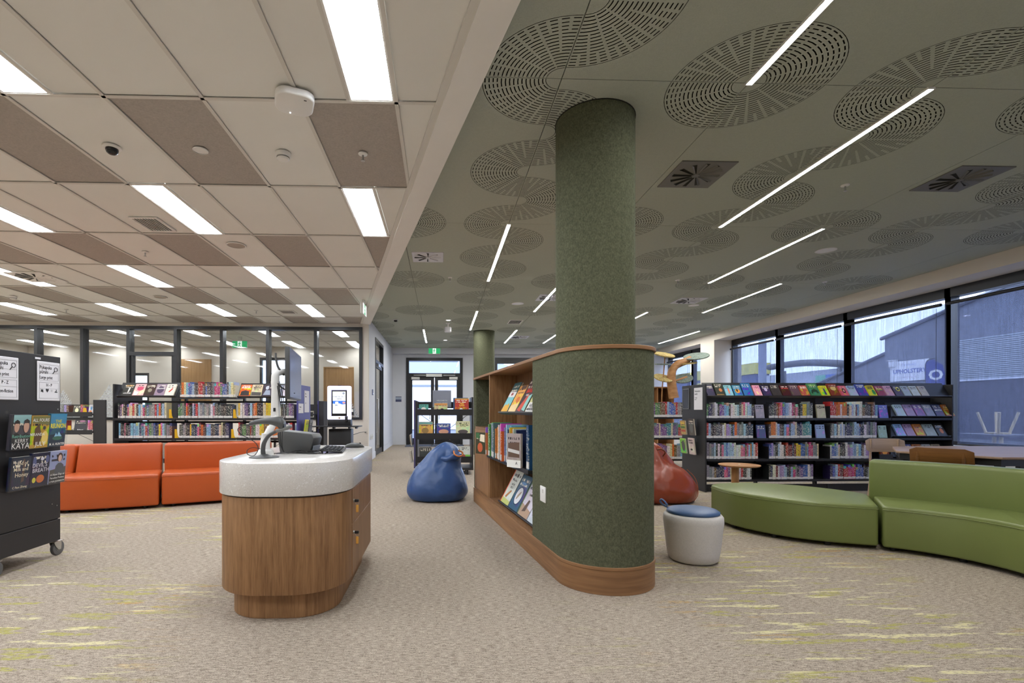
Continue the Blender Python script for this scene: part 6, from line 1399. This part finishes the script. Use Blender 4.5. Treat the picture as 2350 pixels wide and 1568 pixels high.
# ================================================================ ceiling fittings
def gx(z): return z
def sprinkler(x, y, z, label, g='sprinklers'):
    t = thing('sprinkler', label, 'sprinkler', (x, y, z), 0, g)
    lathe('escutcheon', [(0, 0), (.036, 0), (.034, -.006), (.02, -.012), (0, -.012)], M_wplas, t, 18)
    tube('sprinkler_stem', [(0, 0, -.01), (0, 0, -.05)], .008, M_chrome, t, 8, 1)
    lathe('deflector', [(0, -.05), (.016, -.052), (.016, -.055), (0, -.056)], M_chrome, t, 12)
for x, y, z, lab in ((-.588, 3.74, H1, 'white sprinkler head in the dark tile nearest the bulkhead'), (-3.609, 6.143, H1, 'white sprinkler head in the left tile ceiling, mid way'), (-3.581, 9.686, H1, 'white sprinkler head in the tile ceiling near the glass wall'), (-7.202, 9.73, H1, 'white sprinkler head in the tile ceiling at far left'),
                     (3.734, 4.421, H2, 'white sprinkler head above the green sofa'), (3.778, 7.735, H2, 'white sprinkler head above the bean bags'), (6.212, 7.757, H2, 'white sprinkler head near the window bulkhead'), (.145, 7.708, H2, 'white sprinkler head between the bulkhead and first linear light')):
    sprinkler(x, y, z, lab)
ap = thing('wireless_access_point', 'white rounded-square wireless access point on the ceiling', 'access point', (-.905, 3.08, H1 - .004), .35)
prism('ap_body', rrect(-.115, .115, -.115, .115, .07, 8), -.045, 0, M_wplas, ap, bev=.012, seg=3, ang=.9); box('mount_plate', -.06, .06, -.06, .06, 0, .004, M_grid, ap); cyl('status_light', .004, -.047, -.044, emis('led', (.9, .95, 1), 6), ap, 8, loc=(-.02, .09, 0)); box('logo', .05, .066, -.075, -.066, -.0456, -.0448, M_ink, ap)
def dome(x, y, z, lab):
    t = thing('dome_camera', lab, 'camera', (x, y, z)); lathe('ring', [(0, 0), (.062, 0), (.06, -.008), (.045, -.014), (0, -.014)], M_wplas, t, 24); lathe('dome', [(0, -.056), (.02, -.053), (.036, -.042), (.042, -.025), (.042, -.01), (0, -.01)], pm('smoked_dome', rgb(18, 18, 20), .08), t, 20, ang=2)
dome(-2.419, 3.711, H1, 'black dome camera in the white tile ceiling'); dome(-1.037, 11.343, H2, 'small black dome camera in the green ceiling near the corridor')
def disc(x, y, z, r, lab, nm='ceiling_speaker', m=None, cat='speaker'):
    t = thing(nm, lab, cat, (x, y, z), 0, nm.replace('_', ' ') + 's'); lathe('trim_ring', [(r * .88, -.003), (r, 0), (r, -.004), (r * .93, -.008), (r * .88, -.006)], M_wplas, t, 32); lathe('grille', [(0, -.003), (r * .89, -.003), (r * .89, 0), (0, 0)], m or pm('speaker_grille', rgb(176, 166, 154), .8), t, 32)
disc(-1.789, 3.732, H1, .055, 'white flat disc sensor on the dark ceiling tile', 'ceiling_sensor', M_wplas, 'sensor')
disc(-2.399, 5.863, H1, .11, 'round speaker in the white ceiling, nearer one'); disc(-4.792, 8.589, H1, .11, 'round speaker in the white ceiling, farther one')
disc(5.005, 6.235, H2, .12, 'white round speaker in the green ceiling by the third linear light', m=M_wplas); disc(5.006, 9.584, H2, .1, 'white round speaker in the green ceiling beside the far diffuser', m=M_wplas); disc(1.496, 9.548, H2, .12, 'white round speaker in the green ceiling left of the big column', m=M_wplas)
def smoke(x, y, z, lab):
    t = thing('smoke_detector', lab, 'smoke detector', (x, y, z)); lathe('base', [(0, 0), (.056, 0), (.056, -.022), (.05, -.03), (0, -.03)], M_wplas, t, 28); lathe('chamber', [(.046, -.03), (.044, -.036), (.046, -.042), (.036, -.052), (0, -.054)], M_wplas, t, 28); lathe('vent_ring', [(.0465, -.0325), (.047, -.034), (.0465, -.036)], M_ink, t, 28)
smoke(-1.187, 3.754, H1, 'white smoke detector in the nearest white ceiling tile'); smoke(-7.252, 8.611, H1, 'white smoke detector at the far left of the tile ceiling')
def grille(x, y, z, w, d, lab, rz=0):
    t = thing('air_grille', lab, 'air vent', (x, y, z), rz, 'square air grilles'); bm = bmesh.new()
    for a in ((-w, w, -d, -d + .02), (-w, w, d - .02, d), (-w, -w + .02, -d + .02, d - .02), (w - .02, w, -d + .02, d - .02)): b_box(bm, a[0], a[1], a[2], a[3], -.008, .004)
    mesh_obj('frame', to_mesh(bm, 'frame', M_white), t); box('vent_void', -w + .02, w - .02, -d + .02, d - .02, 0, .004, M_void, t)
    for k in range(9): xx = -w + .03 + (2 * w - .06) * k / 8; box('louvre', xx - .003, xx + .003, -d + .02, d - .02, -.006, .003, M_white, t)
grille(-2.991, 5.234, H1 - .001, .14, .19, 'white louvred air grille beside the second row lights'); grille(-3.012, 9.792, H1 - .001, .15, .15, 'white louvred air grille near the glass wall'); grille(1.743, 11.524, H2 - .001, .16, .25, 'white louvred air grille in the far green ceiling')
def swirl(x, y, z, s, plate, lab, rz=0, nb=12):
    t = thing('swirl_diffuser', lab, 'air diffuser', (x, y, z), rz, 'swirl air diffusers')
    box('face_plate', -s, s, -s, s, -.006, .004, plate, t, bev=.002, seg=1)
    for k in range(nb):
        a = 2 * PI * k / nb; r0, r1 = s * .16, s * .86
        bm = bmesh.new(); M = Matrix.Rotation(a, 4, 'Z'); w0, w1 = s * .028, s * .085
        vs = [bm.verts.new(M @ Vector(p)) for p in ((r0, -w0, -.0065), (r1, -w1, -.0065), (r1, w1, -.0065), (r0, w0, -.0065))]; bm.faces.new(vs[::-1])
        mesh_obj('slot', to_mesh(bm, 'slot', M_void), t)
        bm = bmesh.new(); b_loft(bm, [[M @ Vector((r, -w, -.007)), M @ Vector((r, -w * .3, -.016)), M @ Vector((r, -w * .3 + .002, -.016)), M @ Vector((r, -w + .003, -.007))] for r, w in ((r0, w0), (r1, w1))]); mesh_obj('blade', to_mesh(bm, 'blade', plate), t)
    lathe('hub', [(0, -.012), (s * .12, -.012), (s * .14, -.006), (0, -.006)], plate, t, 18)
m_dp = pm('diffuser_grey', rgb(108, 106, 98), .5); m_dl = pm('diffuser_white', rgb(206, 206, 210), .45)
swirl(2.25, 4.271, H2 - .002, .24, m_dp, 'grey square swirl diffuser right of the big column'); swirl(4.666, 4.268, H2 - .002, .24, m_dp, 'grey square swirl diffuser near the right photo edge'); swirl(-.176, 6.69, H2 - .002, .21, m_dl, 'white square swirl diffuser beside the bulkhead', 0, 8)
swirl(4.688, 9.17, H2 - .002, .25, m_dl, 'square swirl diffuser far right in the green ceiling'); swirl(2.23, 13.917, H2 - .002, .25, m_dl, 'square swirl diffuser near the far column'); swirl(2.03, 9.012, H2 - .002, .25, m_dl, 'square swirl diffuser half hidden by the big column')
swirl(-5.881, 7.362, H1 - .002, .27, M_white, 'white square swirl diffuser at the left of the tile ceiling')
pj = thing('ceiling_sensor', 'grey box sensor hanging from the far green ceiling', 'sensor', (.167, 11.75, H2)); tube('stem', [(0, 0, 0), (0, 0, -.1)], .015, M_wplas, pj, 8, 1); bm = bmesh.new(); b_box(bm, -.08, .08, -.06, .06, -.22, -.09); bevel(bm, .03, 3); mesh_obj('sensor_box', to_mesh(bm, 'sensor_box', m_dl, True, .8), pj); lathe('mount', [(0, 0), (.06, 0), (.05, -.012), (0, -.012)], M_wplas, pj, 16)
for x, y, lab in ((.173, 11.355, 'nearer small white downlight in the far ceiling'), (.132, 14.598, 'farther small white downlight in the far ceiling')):
    t = thing('downlight', lab, 'downlight', (x, y, H2), 0, 'small downlights'); lathe('rim', [(.05, 0), (.075, 0), (.07, -.006), (.05, -.004)], M_wplas, t, 20); cyl('lamp', .05, -.003, .002, emis('downlight_glow', (1, .97, .92), 4), t, 20)
# exit signs
def exitsign(loc, rz, lab, hang, swap=False):
    t = thing('exit_sign', lab, 'exit sign', loc, rz)
    gm = emis('exit_green', (.05, .55, .2), .55); wm = emis('exit_white', (.9, 1, .92), .8)
    if swap: gm, wm = wm, gm
    box('sign_body', -.2, .2, -.02, .02, -.1, .1, M_wplas, t, bev=.004)
    for s in (-1, 1):
        f = box('sign_face', -.19, .19, -.003, 0, -.088, .088, gm, t); f.matrix_local = Matrix.Translation((0, s * -.0205, 0)) @ (Matrix.Identity(4) if s > 0 else Matrix.Rotation(PI, 4, 'Z'))
        b = Matrix.Translation((0, -.0035, 0)) @ Matrix.Rotation(PI / 2, 4, 'X')
        shape('sign_window', [(-.055, -.088), (.055, -.088), (.055, .088), (-.055, .088)], wm, f, b)
        shape('running_figure', [(.006, .05), (.03, .02), (.02, .0), (.0, .02), (.004, -.02), (.03, -.05), (.02, -.062), (-.008, -.032), (-.03, -.06), (-.044, -.05), (-.018, -.012), (-.022, .022), (-.04, .0), (-.048, .01), (-.024, .044)], gm, f, b, off=.0008)
        shape('running_figure', circ(.004, .066, .013, 12), gm, f, b, off=.0008)
    if hang: box('mount_bracket', -.05, .05, -.015, .015, .1, .1 + hang, M_wplas, t)
exitsign((-.215, FY - .34, 3.13), 0, 'green exit sign above the exit doors', 0)
exitsign((-1.36, 8.72, 2.93), math.radians(90), 'white exit sign hanging edge-on from the bulkhead', .07, True)
exitsign((-5.3, 13.2, 2.9), 0, 'exit sign seen through the glass wall', .12)
# small wall items
wp = thing('wall_notice', 'small blue and white notice on the wall left of the exit doors', 'notice', (-1.43, FY - .001, 1.45)); box('notice_sheet', -.1, .1, -.008, 0, .08, .16, flat(150, 160, 180), wp); box('notice_band', -.1, .1, -.009, 0, 0, .08, flat(66, 72, 104), wp); box('notice_head', -.1, .1, -.009, 0, .16, .18, flat(70, 76, 96), wp)
for k, y in enumerate((11.5, 11.66, 11.82)):
    t = thing('wall_outlet', '%s white outlet low on the corridor wall' % ordn(k + 1), 'outlet', (CX, y, .48), 0, 'corridor wall outlets'); box('cover_plate', 0, .01, -.035, .035, 0, .12, M_wplas, t, bev=.003); box('socket', .01, .012, -.012, .012, .04, .08, flat(180, 178, 176), t)
t = thing('card_reader', 'small card reader on the corridor wall by the glass door', 'card reader', (CX, 11.75, 1.52)); box('reader_body', 0, .025, -.04, .04, 0, .14, flat(120, 128, 160), t, bev=.006); cyl('led_dot', .012, 0, .004, emis('reader_led', (.7, .8, 1), 2), t, 10, loc=(.025, 0, .04), rot=(0, PI / 2, 0))
# ================================================================ outside
def ext(o, lab, cat): return tag(o, lab, cat)
m_asph = pm('asphalt', rgb(96, 98, 104), .9); m_conc = pm('concrete_yard', rgb(196, 196, 198), .9)
m_shed, nt, out = newmat('corrugated_cladding'); v = coords(nt, 'Object', (0, 1, 0)); 
wv = nt.nodes.new('ShaderNodeTexWave'); wv.inputs['Scale'].default_value = 5; wv.bands_direction = 'Y'; L(nt, coords(nt), wv.inputs['Vector']); bsdf(nt, out, mixc(nt, wv.outputs[1], rgb(104, 106, 114), rgb(124, 126, 134)), .6)
g = prism('ground', [(-60, 16.95), (8.1, 16.95), (8.1, -40), (120, -40), (120, 90), (-60, 90)], -.2, -.03, m_asph, smooth=False); struct(g, 'grey asphalt outside the windows', 'ground')
SX = 22
sh = thing('warehouse', 'grey gabled warehouse with roller door across the street', 'building', (SX, 15.5, 0))
prof = [(-26, -.03), (8.16, -.03), (8.16, 4.78), (2.9, 5.95), (-1, 5.9), (-26, 4.6)]
bm = bmesh.new(); b_prism(bm, prof, 0, 14); o = mesh_obj('wall', to_mesh(bm, 'wall', m_shed), sh); o.matrix_local = Matrix(((0, 0, 1, 0), (1, 0, 0, 0), (0, 1, 0, 0), (0, 0, 0, 1)))
for a, b in (((8.3, 4.72), (2.9, 6.02)), ((2.9, 6.02), (-26, 4.66))): tube('roof_flashing', [(-.06, a[0], a[1]), (-.06, b[0], b[1])], .09, pm('flashing', rgb(90, 92, 100), .5), sh, 6, 1)
rd = []
m_rd = pm('roller_door', rgb(178, 184, 186), .5)
for k in range(22):
    z = 2.45 + k * .0765
    bm = bmesh.new(); b_loft(bm, [[(-.03, y, z), (-.075, y, z + .022), (-.075, y, z + .05), (-.03, y, z + .07)] for y in (-9, 4.75)]); bmesh.ops.recalc_face_normals(bm, faces=bm.faces); mesh_obj('roller_slat', to_mesh(bm, 'roller_slat', m_rd), sh)
box('door_recess', -.02, .02, -9, 4.75, 0, 2.44, pm('door_void', rgb(74, 72, 82), .9), sh); box('door_bottom_bar', -.1, -.02, -9, 4.75, 2.38, 2.45, flat(214, 216, 220), sh)
sg = thing('shop_sign', 'white upholstery shop sign on the warehouse wall', 'sign', (SX - .08, 22.3, 2.55), -PI / 2); box('sign_board', -.95, .95, -.03, .0, 0, .95, M_wplas, sg); text('sign_words', 'UPHOLSTERY', .27, flat(60, 70, 150), sg, (.02, -.031, .45), (PI / 2, 0, 0), 'CENTER', .03); text('sign_words', 'Community', .15, flat(120, 130, 180), sg, (0, -.031, .76), (PI / 2, 0, 0)); text('sign_words', 'repairs and covers', .1, flat(170, 120, 150), sg, (0, -.031, .18), (PI / 2, 0, 0))
wl_ = thing('wall_lamp', 'white wall lamp on the warehouse corner', 'lamp', (SX - .1, 23.1, 3.25)); box('lamp_box', -.12, .1, -.15, .15, 0, .35, M_wplas, wl_, bev=.02); box('lamp_visor', -.2, -.1, -.15, .15, .3, .34, M_wplas, wl_)
fl_ = thing('feather_flag', 'blue feather flag lettered OPEN outside the window', 'flag', (17.0, 16.55, -.03), -PI / 2 + .35)
bm = bmesh.new(); b_prism(bm, [(-.05, .5), (.42, .5), (.47, 2.2), (.35, 2.75), (.1, 2.95), (-.1, 2.9), (-.12, 2.3)], -.004, .004); bmesh.ops.rotate(bm, verts=bm.verts, matrix=Matrix.Rotation(PI / 2, 3, 'X')); mesh_obj('banner', to_mesh(bm, 'banner', flat(58, 68, 140)), fl_)
tube('pole', [(-.1, 0, 0), (-.12, 0, 2.4), (-.08, 0, 2.9), (.15, 0, 3.0)], .015, M_black, fl_, 6, 4)
for k, ch in enumerate('OPEN'): text('flag_letter', ch, .5, M_whiteink, fl_, (.17, -.006, 2.4 - k * .48), (PI / 2, 0, 0), 'CENTER', .03)
lb2 = thing('low_shed', 'lower grey shed beside the warehouse', 'building', (24.5, 28.2, 0)); bm = bmesh.new(); b_prism(bm, [(-4, 0), (5, 0), (5, 2.2), (-4, 4.85)], 0, 10); o = mesh_obj('wall', to_mesh(bm, 'wall', m_shed), lb2); o.matrix_local = Matrix(((0, 0, 1, 0), (1, 0, 0, 0), (0, 1, 0, 0), (0, 0, 0, 1))); tube('roof_flashing', [(-.06, -4, 4.9), (-.06, 5.1, 2.25)], .09, MATS['flashing'], lb2, 6, 1)
cn = thing('canopy', 'dark curved canopy roof seen through the blinds', 'canopy', (30, 39, 0)); tube('canopy_roof', [(0, -5, 4.3), (0, -2.5, 4.75), (0, 1, 5.1), (0, 5, 5.1)], .28, flat(84, 84, 84), cn, 8, 6); [box('canopy_post', -.1, .1, y - .1, y + .1, 0, 4.6, M_plasticl, cn) for y in (-3, 3)]; box('canopy_wall', .5, 1.0, -5, 7, 0, 4.4, flat(190, 194, 200), cn)
st_ = thing('service_station', 'blue building with yellow band across the street', 'building', (34, 58, 0)); box('wall', 0, 1.5, -6, 14, 0, 5.1, flat(60, 72, 120), st_); box('fascia_band', -.3, 1.5, -6.2, 14.2, 5.1, 6.3, flat(214, 200, 70), st_); box('fascia_panel', -.35, 0, -2, 6, 4.2, 4.7, flat(214, 200, 90), st_)
pl_ = thing('street_pole', 'grey street pole outside the window', 'pole', (25.5, 38.2, 0)); tube('shaft', [(0, 0, 0), (0, 0, 9)], .28, flat(140, 146, 160), pl_, 12, 1); cyl('footing', .4, 0, .15, m_conc, pl_, 16)
# patio beyond the exit doors
pt = thing('patio_building', 'white building beyond the exit doors', 'building', (0, 30, 0)); box('wall', -9, 5, 0, 4, 0, 3.4, flat(226, 228, 232), pt); bm = bmesh.new(); b_prism(bm, [(-9.4, 3.4), (5.4, 3.4), (2, 4.6), (-3, 4.6)], -.3, 4.3); bmesh.ops.rotate(bm, verts=bm.verts, matrix=Matrix.Rotation(PI / 2, 3, 'X')); bmesh.ops.translate(bm, verts=bm.verts, vec=(0, 4, 0)); mesh_obj('roof', to_mesh(bm, 'roof', flat(150, 158, 176)), pt)
box('fascia', -9.4, 5.4, -.05, .02, 2.6, 2.72, flat(120, 124, 130), pt)
cp = thing('patio_canopy', 'pale canopy slab above the patio', 'canopy', (-.2, 19, 0)); bm = bmesh.new(); b_box(bm, -4, 4, -2, 1.8, 3.2, 3.42); mesh_obj('canopy_slab', to_mesh(bm, 'canopy_slab', flat(150, 156, 170)), cp); [box('canopy_post', x - .08, x + .08, 1.5, 1.7, -.03, 3.2, M_frame, cp) for x in (-3.8, 1.6, 3.8)]
# office-side yard wall
yw = box('garden_wall', -13, -2.5, 20, 20.2, -.03, 1.1, flat(190, 190, 192)); ext(yw, 'pale garden wall outside the office windows', 'wall')
bn = thing('street_banner', 'blue and green banner under the curved canopy', 'banner', (29.2, 36.2, -.03)); box('banner_sheet', 0, .03, -1.5, 1.2, 2.6, 3.9, flat(70, 110, 190), bn); box('banner_panel', -.01, 0, .2, 1.2, 2.6, 3.9, flat(110, 190, 150), bn); [tube('banner_pole', [(0.05, y, 0), (.05, y, 3.9)], .03, M_plasticl, bn, 6, 1) for y in (-1.4, 1.1)]
m_pale = wood('pale_birch', rgb(206, 184, 140), rgb(226, 206, 164), 'z', 5)
ctb = thing('cafe_table', 'pale timber table standing outside the right window', 'table', (10.7, 9.1, -.03)); prism('table_top', rrect(-.45, .45, -.45, .45, .05), .70, .735, flat(90, 92, 100), ctb); [tube('leg', [(x * .38, y * .38, .70), (x * .46, y * .46, 0)], .03, m_pale, ctb, 8, 1) for x in (-1, 1) for y in (-1, 1)]
ust = thing('upturned_stool', 'pale stool turned upside down on the outdoor table', 'stool', (10.7, 9.1, .705)); lathe('seat', [(0, 0), (.18, 0), (.18, .03), (0, .03)], m_pale, ust, 24); [tube('leg', [(x * .11, y * .11, .03), (x * .19, y * .19, .42)], .022, m_pale, ust, 8, 1) for x in (-1, 1) for y in (-1, 1)]
